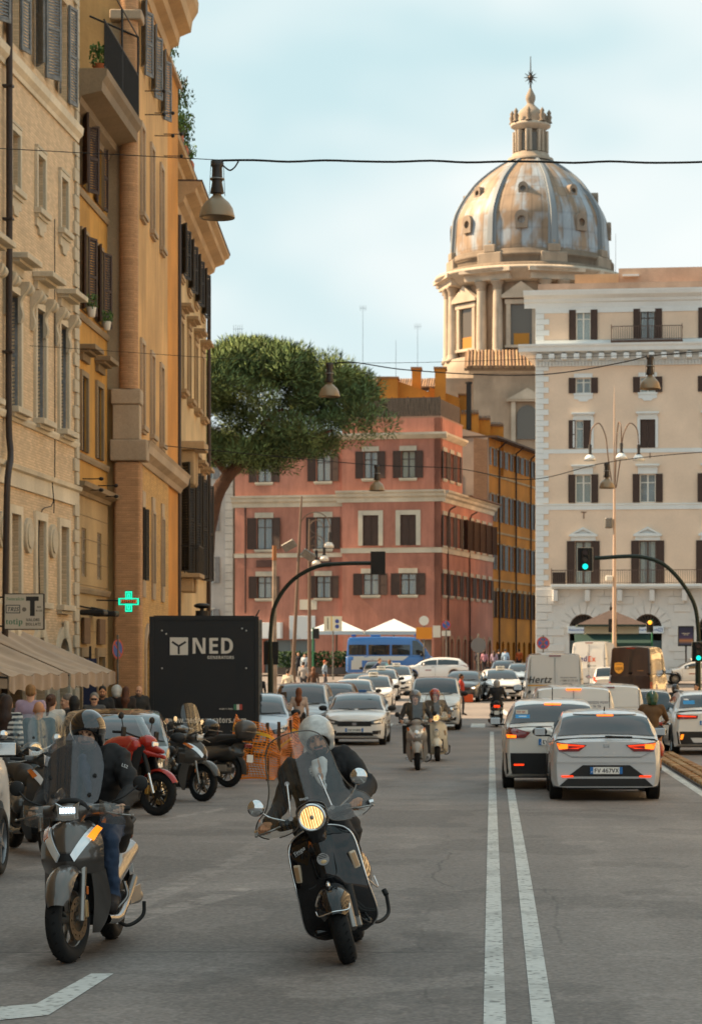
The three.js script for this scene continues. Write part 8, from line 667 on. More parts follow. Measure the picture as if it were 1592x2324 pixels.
// riding joints in the scooter's frame, hands on the grips
function riding(o = {}) { const hx = o.hx || 0, hy = o.hy || 0, z = o.z || 0, gr = o.gr || [[-0.33, 1.06, 0.3], [0.33, 1.06, 0.3]], fy = o.fy || 0.29; return { pelvis: [hx * 0.2, 0.93, -0.36 + z], chest: [hx * 0.6, 1.24 + hy, -0.3 + z], neck: [hx * 0.9, 1.42 + hy, -0.24 + z], head: [hx, 1.545 + hy, -0.2 + z], sh: [[hx * 0.7 - 0.19, 1.37 + hy, -0.26 + z], [hx * 0.7 + 0.19, 1.37 + hy, -0.26 + z]], el: [[hx * 0.5 - 0.33, 1.12, -0.06 + z], [hx * 0.5 + 0.33, 1.12, -0.06 + z]], wr: gr.map((p) => [p[0] * 1.0, p[1] + 0.0, p[2] - 0.05]), hip: [[-0.1, 0.9, -0.34 + z], [0.1, 0.9, -0.34 + z]], kn: [[-0.19, 0.8, 0.14 + z * 0.5], [0.19, 0.8, 0.14 + z * 0.5]], an: [[-0.17, fy + 0.08, 0.04], [0.17, fy + 0.08, 0.04]], toe: [[-0.19, fy + 0.03, 0.2], [0.19, fy + 0.03, 0.2]] }; }
const set = (objs, x, d, ry, lean = 0) => { for (const o of objs) { o.position.set(x, GY(d), -d); o.rotation.set(0, ry, lean, 'YZX'); } };
// 1: black scooter in the centre foreground
{ const s = classicScooter('glossy black scooter with tall clear windscreen leaning in the foreground', { hi: 1, screen: 1, steer: 0.1, mir: [[-0.37, 1.19, 0.4], [0.38, 1.22, 0.4]] });
  const r = makePerson('person in black jacket and white helmet riding the glossy black scooter', riding({ hx: 0.13, hy: -0.01, z: -0.1 }), { top: 0x0f0e11, bottom: 0x101014, shoes: 0x6a4428, skin: SK.tan, beard: 1, beardC: 0x2a211c, collar: 1, hood: 1, thick: 1.36, wide: 1.08, hem: 0.1, cell: 0.011, headCell: 0.0045, grip: 1, wr: 0.034, nod: 0.12, look: -0.05, palm: [[0, -0.5, -1], [0, -0.5, -1]], helmet: { m: mat(0xe6e4de, { roughness: 0.28, clearcoat: 0.6, map: cl(TX.fine, 0.6) }), liner: 1 }, helmetCell: 0.007, extra: [cap([0.07, 1.37, -0.195], [0.085, 1.18, -0.1], 0.03, 0.014, 4, 0.006), cap([0.14, 1.37, -0.195], [0.1, 1.18, -0.1], 0.03, 0.014, 4, 0.006), cap([0.105, 1.36, -0.2], [0.093, 1.25, -0.125], 0.03, 0.016, 0, 0.006)], top2: 0xc9c8c6 }); set([s, r], -0.985, 17.35, 0.02, 0.262); }
// 2: grey tall-wheeled scooter on the left
{ const s = wheelScooter('dark grey tall wheeled scooter with tinted windscreen on the left', { hi: 1, screen: 1, lit: 1, blink: 1, guards: 1, steer: -0.18, screenM: mat(0xd2d4d8, { transmission: 0.96, roughness: 0.06, thickness: 0 }), mir: [[-0.42, 1.2, 0.3], [0.46, 1.2, 0.28]] });
  const r = makePerson('bearded person in black jacket and jeans riding the dark grey scooter', riding({ hx: -0.02, hy: 0.01, z: -0.06, gr: [[-0.31, 1.05, 0.3], [0.31, 1.05, 0.3]] }), { top: 0x110f10, bottom: 0x2f4058, shoes: 0x2c221e, skin: SK.fair, beard: 1, beardC: 0x6a5a4e, thick: 1.36, wide: 1.15, hem: 0.08, cell: 0.011, headCell: 0.0045, grip: 1, wr: 0.034, nod: 0.14, palm: [[0, -0.5, -1], [0, -0.5, -1]], helmet: { m: mat(0x141416, { roughness: 0.12, clearcoat: 1 }), liner: 1 }, helmetCell: 0.007, extra: [cap([-0.04, 1.38, -0.12], [0.0, 1.15, -0.09], 0.04, 0.02, 4, 0.01)], top2: 0x2c3a50 }); decal(r, 'sleeve_lettering', 0.09, 0.04, 96, 42, (c, w, h) => { c.clearRect(0, 0, w, h); c.fillStyle = '#b9b6b2'; c.font = 'bold 36px sans-serif'; c.fillText('LS2', 8, 34); }, [0.285, 1.31, -0.1], [-0.2, 0.7, -0.3]); set([s, r], -2.87, 17.45, -0.05, 0.045); }
// 3 and 4: the pair coming up the street
{ const s = wheelScooter('silver scooter with clear windscreen, left of the oncoming pair', { paint: gloss(0x9a948c), lampLow: 1, screen: 1.05, R: 0.28 }), r = makePerson('person in dark jacket and grey helmet riding the silver scooter', riding({}), { top: 0x2c2724, bottom: 0x24211f, thick: 1.15, cell: 0.02, grip: 1, helmet: { m: mat(0x6a6a6c, { roughness: 0.2, clearcoat: 1 }) }, skirt: 0 }); set([s, r], -1.6, 52.6, 0.04, 0.03); mesh('leg_apron', boxUV(surf((u, v) => [lerp(-0.3, 0.3, u), lerp(0.35, 0.95, v), 0.12 + 0.12 * Math.sin(u * PI) - 0.25 * v], 10, 8, 0.02, false)), mat(0x1a1818, { roughness: 0.8 }), s); }
{ const s = classicScooter('cream scooter with lit headlight, right of the oncoming pair', { paint: gloss(0xcfc6b2), screen: 1.0, plain: 1 }), r = makePerson('person in grey jacket and red helmet riding the cream scooter', riding({}), { top: 0x4a4644, bottom: 0x2a2a30, thick: 1.12, cell: 0.022, grip: 1, helmet: { m: mat(0xa8331e, { roughness: 0.25, clearcoat: 1 }) } }); set([s, r], -1.28, 57.8, 0.03, 0.04); }
// 5: rider going away by the centre line; 6: rider beside the grey hatchback; 7: rider far right
{ const s = wheelScooter('black scooter seen from behind on the centre line', { paint: gloss(0x15151a), tail: 1, R: 0.28 }), r = makePerson('person in black jacket and grey helmet riding away on the centre line', riding({}), { top: 0x16161a, bottom: 0x1a1b20, thick: 1.2, cell: 0.024, grip: 1, helmet: { m: mat(0x8f8d8c, { roughness: 0.3 }) } }); set([s, r], 0.2, 89, PI, 0); }
{ const s = classicScooter('red scooter seen from behind beside the grey hatchback', { paint: gloss(0xa83a26), plain: 1 }), j = riding({}); j.an = [[-0.2, 0.1, 0], [0.42, 0.1, -0.25]]; j.toe = [[-0.2, 0.04, 0.15], [0.44, 0.04, -0.1]]; j.kn = [[-0.19, 0.78, 0.14], [0.32, 0.52, -0.1]]; const r = makePerson('person in brown top, shorts and green striped helmet on the red scooter', j, { top: 0x5a4228, bottom: 0x25242a, shorts: 0.75, bare: 1, sleeve: 'short', shoes: 0x1c1c1e, skin: SK.tan, cell: 0.02, grip: 1, helmet: { m: gloss(0x1f4a34), stripe: mat(0xd6d6d0, { roughness: 0.3 }) } }); set([s, r], 3.3, 50.5, PI, 0.02); }
{ const s = wheelScooter('dark scooter seen from behind near the parcel van', { paint: gloss(0x1c1c20), R: 0.28, tail: 1 }), r = makePerson('person in dark jacket and black helmet riding near the parcel van', riding({}), { top: 0x1d1d21, bottom: 0x1d1d21, thick: 1.15, cell: 0.026, grip: 1, helmet: { m: gloss(0x2a2a2e) } }); set([s, r], 6.05, 80, PI, 0); }
// parked scooters along the left kerb
{ const a = wheelScooter('parked grey scooter with tall windscreen beside the dark green car', { paint: gloss(0x4a443e), screen: 1.05, R: 0.3 }); set([a], -5.2, 39.35, 0.9, -0.1); const b = wheelScooter('parked black scooter with black top case in front of the truck', { paint: gloss(0x24211f), box: gloss(0x141312), R: 0.29 }); set([b], -6.2, 45.6, -2.1, 0.1); const c = wheelScooter('parked grey scooter with silver topped case beside the netting', { paint: gloss(0x3a3734), box: mat(0x55504c, { roughness: 0.3, metalness: 0.4 }), R: 0.29 }); set([c], -5.38, 44.35, -2.1, 0.1); const e = wheelScooter('parked dark grey scooter behind the left rider, next to the white van', { paint: gloss(0x3c3a38), screen: 1.0, R: 0.29 }); set([e], -5.1, 26.8, 0.45, -0.08); const f = wheelScooter('parked black scooter further left behind the dark grey one', { paint: gloss(0x1c1b1a), R: 0.29, screen: 0.9 }); set([f], -5.75, 29.2, 0.5, -0.08); const h = classicScooter('small dark scooter parked against the kerb beyond the black one', { paint: gloss(0x2a2624), plain: 1 }); set([h], -6.2, 31.4, 0.6, -0.08); }
// parked red and black motorcycle
{ const g = thing('motorcycle', 'parked red and black touring motorcycle by the dark green car', 'motorcycle'), red = gloss(0xa8281a), R = 0.315, gold = mat(0xb08a4a, { metalness: 0.8, roughness: 0.35 });
  scWheel(g, 0.78, R, 0.12, { disc: 0.07, discC: 0xb09a72, rim: mat(0x2a2826, { metalness: 0.5, roughness: 0.4 }) }); scWheel(g, -0.78, R, 0.18, { rim: matteBlack }); const fk = part('front_fork', g); for (const s of [-1, 1]) { gb().rod([s * 0.11, R, 0.78], [s * 0.11, 0.62, 0.66], 0.027, 0.027, 12).mesh('fork_tube', chrome, fk); gb().rod([s * 0.11, 0.6, 0.67], [s * 0.11, 1.0, 0.51], 0.034, 0.034, 12).mesh('fork_sleeve', matteBlack, fk); gb().box(s * 0.09 - 0.03, s * 0.09 + 0.03, R - 0.02, R + 0.12, 0.62, 0.69, 0.015).mesh('brake_caliper', gold, fk); } const fd = mesh('front_fender', boxUV(fenderGeo(R + 0.03, 0.08, 0.5, 2.4, 0.04)), red, g); fd.position.set(0, R, 0.78);
  mesh('tank', boxUV(blob([ell([0, 0.98, 0.15], [0.2, 0.16, 0.4], 0, 0.05), cap([-0.19, 0.98, 0.45], [-0.15, 0.74, 0.2], 0.09, 0.05, 0, 0.05), cap([0.19, 0.98, 0.45], [0.15, 0.74, 0.2], 0.09, 0.05, 0, 0.05), cap([0, 0.98, 0.55], [0, 0.92, 0.8], 0.08, 0.035, 0, 0.06)], 0.016).toNonIndexed()), red, g); mesh('front_cowl', boxUV(blob([ell([0, 1.05, 0.52], [0.14, 0.11, 0.14], 0, 0.04), cap([-0.1, 0.9, 0.55], [0, 0.84, 0.84], 0.045, 0.02, 0, 0.04), cap([0.1, 0.9, 0.55], [0, 0.84, 0.84], 0.045, 0.02, 0, 0.04)], 0.016).toNonIndexed()), red, g); for (const s of [-1, 1]) { mesh('side_fairing', boxUV(surf((u, v) => [s * (0.19 + 0.05 * Math.sin(u * PI)), lerp(0.5, 0.98, v) - 0.1 * u, lerp(0.62, 0.05, u) - 0.12 * (1 - v)], 8, 8, 0.012, s > 0)), matteBlack, g); mesh('fairing_stripe', boxUV(surf((u, v) => [s * (0.215 + 0.05 * Math.sin(0.3 * PI)), lerp(0.52, 0.9, v), lerp(0.5, 0.44, u) - 0.1 * (1 - v) - v * 0.02], 2, 6, 0.01, s > 0)), red, g); decal(g, 'fairing_lettering', 0.2, 0.07, 128, 46, (c, w, h) => { c.clearRect(0, 0, w, h); c.font = 'italic bold 44px sans-serif'; c.fillStyle = '#3f8a5a'; c.fillText('V', 6, 40); c.fillStyle = '#e2e2e0'; c.fillText('4', 44, 40); c.fillStyle = '#b03a2a'; c.fillText('S', 78, 40); }, [s * 0.262, 0.86, 0.26], [0, s * PI / 2, 0]); }
  mesh('seat', boxUV(blob([cap([0, 0.84, -0.15], [0, 0.86, -0.4], 0.1, 0.12, 0, 0.05), cap([0, 0.92, -0.5], [0, 0.96, -0.85], 0.11, 0.07, 0, 0.05)], 0.02).toNonIndexed()), seatM, g); gb().box(-0.16, 0.16, 0.32, 0.72, -0.25, 0.35, 0.05).mesh('engine', matteBlack, g); gb().rod([0.14, 0.36, -0.2], [0.16, 0.52, -0.8], 0.05, 0.055, 12).mesh('exhaust', steel, g); gb().rod([0, R, -0.78], [0, 0.45, -0.2], 0.05, 0.06).mesh('swing_arm', steel, g); gb().tube([[-0.42, 1.16, 0.22], [-0.3, 1.17, 0.3], [-0.1, 1.12, 0.4], [0.1, 1.12, 0.4], [0.3, 1.17, 0.3], [0.42, 1.16, 0.22]], 0.015).mesh('handlebar', matteBlack, g); for (const s of [-1, 1]) { gb().rod([s * 0.3, 1.165, 0.3], [s * 0.43, 1.16, 0.22], 0.02, 0.02, 10).mesh('grip', rubber, g); mirrorPart(g, [s * 0.28, 1.18, 0.31], [s * 0.36, 1.4, 0.3], 0.05, matteBlack); gb().box(s * 0.38 - 0.05, s * 0.38 + 0.05, 1.1, 1.24, 0.36, 0.39, 0.02).mesh('hand_guard', matteBlack, g); } mesh('windscreen', boxUV(surf((u, v) => { const x = (u * 2 - 1) * lerp(0.13, 0.1, v); return [x, lerp(1.12, 1.42, v), 0.56 - 0.22 * v - 2 * x * x]; }, 10, 8, 0.004, false)), screenM, g); gb().box(-0.07, 0.07, 0.98, 1.06, 0.64, 0.68, 0.02).mesh('headlight', lampClear, g); gb().tube([[-0.12, 0.3, -0.1], [-0.22, 0.15, -0.15], [-0.28, 0.01, -0.2]], 0.014).mesh('side_stand', matteBlack, g); set([g], -5.45, 35.0, 1.05, -0.12); }

// ---------- generator trailer ----------
const dgreen = mat(0x1c2a24, { roughness: 0.45, metalness: 0.3 }), galv = mat(0x8f8b84, { roughness: 0.5, metalness: 0.6, map: cl(TX.fine, 1) });
{ const g = thing('generator_trailer', 'black box generator trailer with white lettering on the left', 'trailer', [-6.86, GY(58), -58], 0.078), bk = mat(0x0f0e10, { roughness: 0.5, map: cl(TX.stain, 3) }); gb().box(-1.25, 1.25, 0.55, 3.42, -5, 0, 0.02).mesh('box', bk, g); for (const s of [-1, 1]) { for (const z of [-0.06, -5.0]) gb().box(s * 1.25 - 0.05, s * 1.25 + 0.05, 0.5, 3.44, z, z + 0.08, 0.01).mesh('corner_post', z < -1 ? galv : bk, g); for (let i = 0; i < 6; i++) gb().box(s * 1.254 - 0.004, s * 1.254 + 0.02, 0.6, 3.36, -4.6 + i * 0.8, -4.54 + i * 0.8).mesh('side_rib', galv, g); wheel(g, s * 1.0, 0.4, -2.9, 0.4, 0.24, s); wheel(g, s * 1.0, 0.4, -2.0, 0.4, 0.24, s); } gb().box(-1.2, 1.2, 3.36, 3.46, -0.04, 0.03).mesh('frame_rail', bk, g); gb().box(-1.2, 1.2, 0.5, 0.6, -0.04, 0.03).mesh('frame_rail', bk, g); gb().box(-1, 1, 0.4, 0.54, -4.8, 0.0).mesh('chassis', iron, g); const rv = mat(0xb9b9b6, { metalness: 0.6, roughness: 0.4 }); for (const [x, y] of [[-1, 3.1], [1, 3.1], [-1, 2.2], [1, 2.2], [-1, 0.8], [1, 0.8], [0.9, 3.15], [-0.9, 3.02]]) gb().sph(x, y, 0.0, 0.022, 0.022, 0.012, 8).mesh('rivet', rv, g); gb().cyl(-0.1, 3.42, -1.2, 0.16, 0.16, 0.18, 12).sph(-0.1, 3.72, -1.2, 0.2, 0.07, 0.2, 12).rod([-0.1, 3.6, -1.2], [-0.1, 3.72, -1.2], 0.05).mesh('exhaust_cap', iron, g); gb().tube([[1.2, 3.42, -0.3], [1.3, 3.6, -0.4], [1.2, 3.42, -1.4]], 0.01).mesh('cable', iron, g);
  decal(g, 'lettering', 2.3, 2.7, 1024, 1202, (c, w, h) => { c.clearRect(0, 0, w, h); const px = (x) => (x - 351) * 4.69, py = (y) => (y - 1402) * 4.69; c.fillStyle = '#cfcac0'; c.fillRect(px(383), py(1444), 41 * 4.69, 40 * 4.69); c.strokeStyle = '#17161a'; c.lineWidth = 22; c.beginPath(); c.moveTo(px(403), py(1482)); c.lineTo(px(403), py(1464)); c.lineTo(px(388), py(1454)); c.moveTo(px(403), py(1464)); c.lineTo(px(419), py(1454)); c.stroke(); c.font = 'bold 236px sans-serif'; c.fillText('NED', px(430), py(1481), 98 * 4.69); c.font = 'bold 46px sans-serif'; c.fillText('GENERATORS', px(467), py(1493), 61 * 4.69); c.font = 'bold 84px sans-serif'; c.fillText('www.nedgenerators.com', px(378), py(1638), 178 * 4.69); c.font = 'bold 24px sans-serif'; c.fillText('made in Italy', px(494), py(1608), 31 * 4.69); ['#3f7a5a', '#d6d0c6', '#a8463a'].forEach((k, i) => { c.fillStyle = k; c.fillRect(px(527) + i * 30, py(1596), 30, 60); }); }, [0, 2.03, 0.034]); }
// ---------- orange safety netting ----------
{ const g = thing('safety_netting', 'orange plastic safety netting around posts beside the trailer', 'netting', [0, 0, 0]), om = mat(0xec8420, { roughness: 0.6 }), path = [[-5.0, 49.6], [-5.0, 48.0], [-4.9, 46.9], [-4.3, 46.6], [-4.15, 47.4], [-4.1, 49.5], [-4.05, 52]], C = new THREE.CatmullRomCurve3(path.map(([x, d]) => V(x, 0, -d)), false, 'centripetal'), L = C.getLength(), H = (t) => 1.08 + 0.12 * Math.sin(t * 9) - 0.15 * Math.max(0, Math.sin(t * 14 + 1)); const at = (t, v) => { const p = C.getPointAt(clamp(t, 0, 1)); return [p.x + 0.05 * Math.sin(v * 7 + t * 23), GY(-p.z) + 0.04 + v * H(t) + 0.02 * Math.sin(t * 40), p.z + 0.04 * Math.sin(v * 5 + t * 31)]; };
  const rib = (f, n, w) => { const r = []; for (let i = 0; i <= n; i++) { const [a, b] = f(i / n); r.push([a, b]); } return loft(r, { closed: false, crease: 1.2 }); }; const b = gb(), nV = Math.round(L / 0.075), e = 0.0095 / L; for (let i = 0; i <= nV; i++) { const t = i / nV; b.geo(rib((v) => [at(t - e, v), at(t + e, v)], 14)); } for (let k = 0; k <= 22; k++) { const v = k / 22, hw = k % 6 === 0 ? 0.018 : 0.009; b.geo(rib((t) => [at(t, v - hw), at(t, v + hw)], 120)); } const nm = om.clone(); nm.side = THREE.DoubleSide; const q = b.mesh('net', nm, g); q.userData.kind = 'stuff'; b.g = []; for (const [x, d] of path) gb().box(x - 0.03, x + 0.03, GY(d), GY(d) + 1.12, -d - 0.08, -d - 0.02).mesh('post', mat(0x4a3424), g); gb().geo(rib((t) => [at(t, 0.72 + 0.1 * Math.sin(t * 7)), at(t, 0.78 + 0.1 * Math.sin(t * 7))], 60)).mesh('yellow_tape', mat(0xd8a62a, { side: THREE.DoubleSide }), g).position.z = 0.03; }
// ---------- hanging street lamps and their wires ----------
{ const g0 = thing('hanging_lamp', '', 'lamp', [0, 0, 0], 0, 'lamps hung across the street'), shade = mat(0x9a8468, { roughness: 0.35, metalness: 0.25, transmission: 0.25, thickness: 0 }); gb().lathe([[0.055, -0.06], [0.06, -0.1], [0.1, -0.14], [0.17, -0.2], [0.22, -0.28], [0.25, -0.4], [0.245, -0.42], [0.235, -0.4], [0.2, -0.28], [0.15, -0.2], [0.06, -0.12]], 32, 0, 0, 0).mesh('glass_bell', shade, g0).position.y = -0.39; gb().lathe([[0.001, 0], [0.08, 0], [0.085, -0.08], [0.07, -0.1], [0.075, -0.24], [0.09, -0.26], [0.07, -0.3], [0.1, -0.46], [0.06, -0.47], [0.001, -0.47]], 20).mesh('ballast_housing', mat(0x2a221e, { roughness: 0.5 }), g0); gb().geo(new THREE.TorusGeometry(0.095, 0.012, 6, 20), T4(0, -0.26, 0, PI / 2)).mesh('collar', steel, g0); gb().rod([-0.085, 0, 0], [-0.11, -0.5, 0], 0.004).mesh('guard_wire', iron, g0); gb().rod([0.085, 0, 0], [0.11, -0.5, 0], 0.004).mesh('guard_wire', iron, g0); gb().sph(0, -0.62, 0, 0.06, 0.09, 0.06, 10).mesh('bulb', mat(0xd8d4c8, { roughness: 0.3 }), g0);
  const sp = [['nearest hanging lamp, high on the left over the street', -3.84, 9.09, 34], ['hanging lamp in front of the pine crown', -3.82, 9.1, 57.3], ['hanging lamp before the pale palace below its main cornice', 3.75, 9.28, 57.3], ['farthest hanging lamp, in front of the pink house', -3.6, 8.2, 76.4], ['hanging lamp beside the tall lamp post on the right', 3.64, 8.28, 76.4]]; sp.forEach(([l, x, y, d], i) => { if (!i) { g0.userData.label = l; g0.position.set(x, y, -d); } else copy(g0, l, [x, y, -d]); });
  const wire = (l, pts, r) => { const w = gb().tube(pts, r, 6, 120).mesh('overhead_wire', mat(0x1c1a19, { roughness: 0.7 })); tag(w, l, 'wire', 'wires across the street'); return w; }; wire('thin wire from the brick palace to the nearest hanging lamp', [[-11.7, 9.52, -34], [-6.9, 9.26, -34], [-3.84, 9.1, -34]], 0.006); const a = []; for (let i = 0; i <= 40; i++) { const x = -3.84 + i * 0.5; a.push([x, 9.09 + 0.012 * Math.sin(i * 2.4) - 0.03 * Math.sin(i / 40 * PI), -34]); } wire('thick twisted cable running right from the nearest hanging lamp', a, 0.016); wire('looped lead beside the nearest hanging lamp', [[-3.78, 9.04, -34], [-3.66, 8.95, -33.98], [-3.6, 8.99, -34], [-3.54, 9.08, -34]], 0.012); wire('thin wire from the ochre house to the lamp before the pine', [[-10.9, 9.5, -57.3], [-3.82, 9.1, -57.3], [3.75, 9.28, -57.3], [16, 9.6, -57.3]], 0.006); wire('sagging cable between the two lamps of the second row', [[-3.7, 9.08, -57.3], [-3.4, 9.12, -57.3], [-2, 8.93, -57.3], [1.2, 8.82, -57.3], [3.3, 9.15, -57.3], [3.7, 9.25, -57.3], [8, 9.5, -57.3], [16, 9.7, -57.3]], 0.014); wire('sagging cable of the farthest lamp row', [[-11.2, 8.9, -76.4], [-3.55, 8.2, -76.4], [-1.1, 8.1, -76.4], [1.2, 7.75, -76.4], [3.6, 8.28, -76.4], [6.5, 8.6, -76.4], [16.5, 9, -76.4]], 0.014); }
// ---------- traffic signals ----------
function signalHead(p, x, y, z, lit, back) { const s = part('signal_head', p, [x, y, z], back ? PI : 0); gb().box(-0.27, 0.27, -0.42, 0.42, -0.05, -0.03, 0.01).mesh('backplate', mat(0x141414, { roughness: 0.6 }), s); if (!back) gb().box(-0.285, -0.272, -0.42, 0.42, -0.05, -0.02).box(0.272, 0.285, -0.42, 0.42, -0.05, -0.02).box(-0.285, 0.285, -0.435, -0.422, -0.05, -0.02).box(-0.285, 0.285, 0.422, 0.435, -0.05, -0.02).mesh('white_border', mat(0xc9bfae), s); gb().box(-0.14, 0.14, -0.4, 0.4, -0.03, 0.1, 0.03).mesh('housing', matteBlack, s); [[0.26, 'r'], [0, 'a'], [-0.26, 'g']].forEach(([yy, k]) => { const on = k === lit, l = on ? mat(k === 'g' ? 0x18d8c0 : 0xffa030, { emissive: k === 'g' ? 0x10d0b8 : 0xff8a18, emissiveIntensity: 0.9 }) : mat(k === 'g' ? 0x12302a : k === 'a' ? 0x3a2a12 : 0x34120e, { roughness: 0.3 }); gb().cyl(0, yy, 0.1, 0.1, 0.1, 0.02, 18, T4(0, 0, 0, PI / 2)).mesh('lens', l, s); mesh('visor', boxUV(surf((u, v) => { const a = lerp(-0.2, PI + 0.2, u); return [0.115 * Math.cos(a), yy + 0.115 * Math.sin(a), 0.1 + 0.14 * v]; }, 12, 2, 0.006, false)), matteBlack, s); }); return s; }
{ const g = thing('traffic_signal', 'dark green curved signal arm with its signal facing away, left side', 'traffic light', [-8.0, GY(88), -88]); gb().tube([[0, 0, 0], [0, 2.4, 0], [0, 3.4, 0], [0.15, 4.4, 0], [0.75, 5.3, 0], [1.7, 5.85, 0], [2.6, 5.95, 0], [4.05, 5.97, 0]], 0.075, 10, 80).rod([0, 0, 0], [0, 2.5, 0], 0.11, 0.1, 12).mesh('curved_pole', dgreen, g); signalHead(g, 3.9, 5.97, 0.1, 'x', 1); signalHead(g, 0, 2.7, -0.2, 'x', 1);
  const h = thing('traffic_signal', 'dark green curved signal arm with a lit green signal, right side', 'traffic light', [7.5, GY(88), -88]); gb().tube([[0, 0, 0], [0, 2.4, 0], [0, 3.6, 0], [-0.15, 4.5, 0], [-0.7, 5.4, 0], [-1.3, 5.95, 0], [-2.1, 6.2, 0], [-3.75, 6.15, 0]], 0.075, 10, 80).rod([0, 0, 0], [0, 2.5, 0], 0.11, 0.1, 12).mesh('curved_pole', dgreen, h); signalHead(h, -4.1, 6.1, 0.12, 'g'); signalHead(h, 0, 2.75, 0.15, 'g').scale.setScalar(0.85);
  const k = thing('signal_post', 'green signal post with lit amber lamp before the bank', 'traffic light', [10.6, GY(160), -160]); gb().rod([0, 0, 0], [0, 3.9, 0], 0.07, 0.06, 10).mesh('post', mat(0x2c6a4a), k); signalHead(k, -0.15, 3.4, 0.1, 'x').scale.setScalar(0.8); gb().sph(-0.15, 3.7, 0.2, 0.13, 0.13, 0.08, 14).mesh('lit_lamp', mat(0xffb040, { emissive: 0xff9a20, emissiveIntensity: 1.1 }), k); const m = thing('signal_post', 'green signal post seen from behind before the kiosk', 'traffic light', [7.6, GY(152), -152]); gb().rod([0, 0, 0], [0, 3.9, 0], 0.07, 0.06, 10).mesh('post', mat(0x2c6a4a), m); signalHead(m, 0, 3.6, 0.1, 'x', 1); const n = thing('signal_post', 'slim green signal post left of the police bus', 'traffic light', [-11.6, GY(158), -158]); gb().rod([0, 0, 0], [0, 3.4, 0], 0.06, 0.06, 10).mesh('post', mat(0x2c6a4a), n); signalHead(n, 0.2, 3.0, 0.1, 'x', 1).scale.setScalar(0.8); }
// ---------- lamp posts ----------
const brownIron = mat(0x6a5648, { roughness: 0.55, metalness: 0.4 });
{ const g = thing('lamp_post', 'tall three armed lamp post in front of the pale palace', 'lamp post', [7.0, GY(138), -138]); gb().lathe([[0.3, 0], [0.3, 0.5], [0.2, 0.7], [0.22, 1.2], [0.13, 1.5], [0.11, 5], [0.08, 9], [0.06, 12], [0.04, 16], [0.01, 17.3]], 14).mesh('post', mat(0xb39a86, { roughness: 0.6 }), g); for (const [i, [dx, dz]] of [[-1, 0], [1, 0], [0.25, 0.9]].entries()) { const a = part('lamp_arm', g); const L = 1.2; gb().tube([[dx * 0.1, 11.5, dz * 0.1], [dx * 0.35, 13.2, dz * 0.3], [dx * 0.45 * L, 14.6, dz * 0.4], [dx * 0.75 * L, 15.2, dz * 0.75], [dx * 1.05 * L, 14.9, dz * L], [dx * 1.15 * L, 14.0, dz * 1.1]], 0.035, 8, 40).mesh('bracket', brownIron, a); gb().lathe([[0.001, 0], [0.1, -0.05], [0.08, -0.5], [0.16, -0.6]], 14, dx * 1.15 * L, 14.0, dz * 1.1).mesh('holder', mat(0x2a2624), a); gb().lathe([[0.14, -0.6], [0.28, -0.75], [0.36, -0.95], [0.001, -0.9]], 16, dx * 1.15 * L, 14.0, dz * 1.1).mesh('glass_bowl', mat(0xd6dbdc, { roughness: 0.2 }), a); } gb().box(-0.55, -0.1, 9.2, 9.8, -0.1, 0.3, 0.08).mesh('floodlight', galv, g); gb().box(-0.5, -0.1, 6.2, 6.5, -0.1, 0.25, 0.05).mesh('camera_box', frameWhite, g);
  const post = (l, x, d, H, lean, arms, fl) => { const p = thing('lamp_post', l, 'lamp post', [x, GY(d), -d]); p.rotation.z = lean; gb().lathe([[0.26, 0], [0.26, 0.4], [0.18, 0.6], [0.2, 1.0], [0.11, 1.3], [0.1, 4], [0.07, H - 1], [0.04, H]], 12).mesh('post', brownIron, p); for (const [dx, y, rd] of arms) { const a = part('lamp_arm', p); const pts = []; for (let i = 0; i <= 10; i++) { const t = PI - i / 10 * PI * 1.05; pts.push([dx * rd * (1 + Math.cos(t)), y + rd * Math.sin(t) * 1.1, 0]); } gb().tube(pts, 0.03, 7, 40).mesh('bracket', brownIron, a); gb().geo(new THREE.TorusGeometry(rd * 0.45, 0.022, 6, 20, 5), T4(dx * rd * 1.1, y + 0.1, 0)).mesh('scroll', brownIron, a); const e = pts[10]; gb().lathe([[0.001, 0], [0.09, -0.05], [0.07, -0.5], [0.14, -0.58]], 12, ...e).mesh('holder', mat(0x2a2624), a); gb().lathe([[0.12, -0.58], [0.25, -0.72], [0.3, -0.9], [0.001, -0.86]], 14, ...e).mesh('glass_bowl', mat(0xd6cfc4, { roughness: 0.25 }), a); } if (fl) for (const s of [-1, 1]) gb().box(-0.4, 0.4, -0.25, 0.25, 0, 0.16, 0.04).mesh('floodlight', galv, p).applyMatrix4(T4(s * 0.55, 8.2 - (s > 0 ? 0.5 : 0), 0.1, 0.5, 0, -s * 0.6)); return p; }; post('leaning lamp post with floodlights and a wide scroll arm, left one', -11.25, 137, 11, -0.05, [[1, 9.2, 0.85]], 1); post('straight lamp post with scroll arms, right of the leaning one', -10.3, 137.5, 9.7, 0, [[1, 8.3, 0.42], [1, 8.0, 0.2]]);
  const w = thing('wooden_pole', 'weathered pale wooden pole left of the leaning lamp post', 'pole', [-10.9, GY(122), -122]); gb().rod([0, 0, 0], [0, 7.6, 0], 0.14, 0.1, 10).mesh('pole', mat(0x9a8674, { map: cl(TX.stain, 1) }), w); gb().rod([0, 6.9, 0], [0.0, 7.65, 0], 0.12, 0.11, 10).mesh('rusty_tip', mat(0x8a5a34), w); }
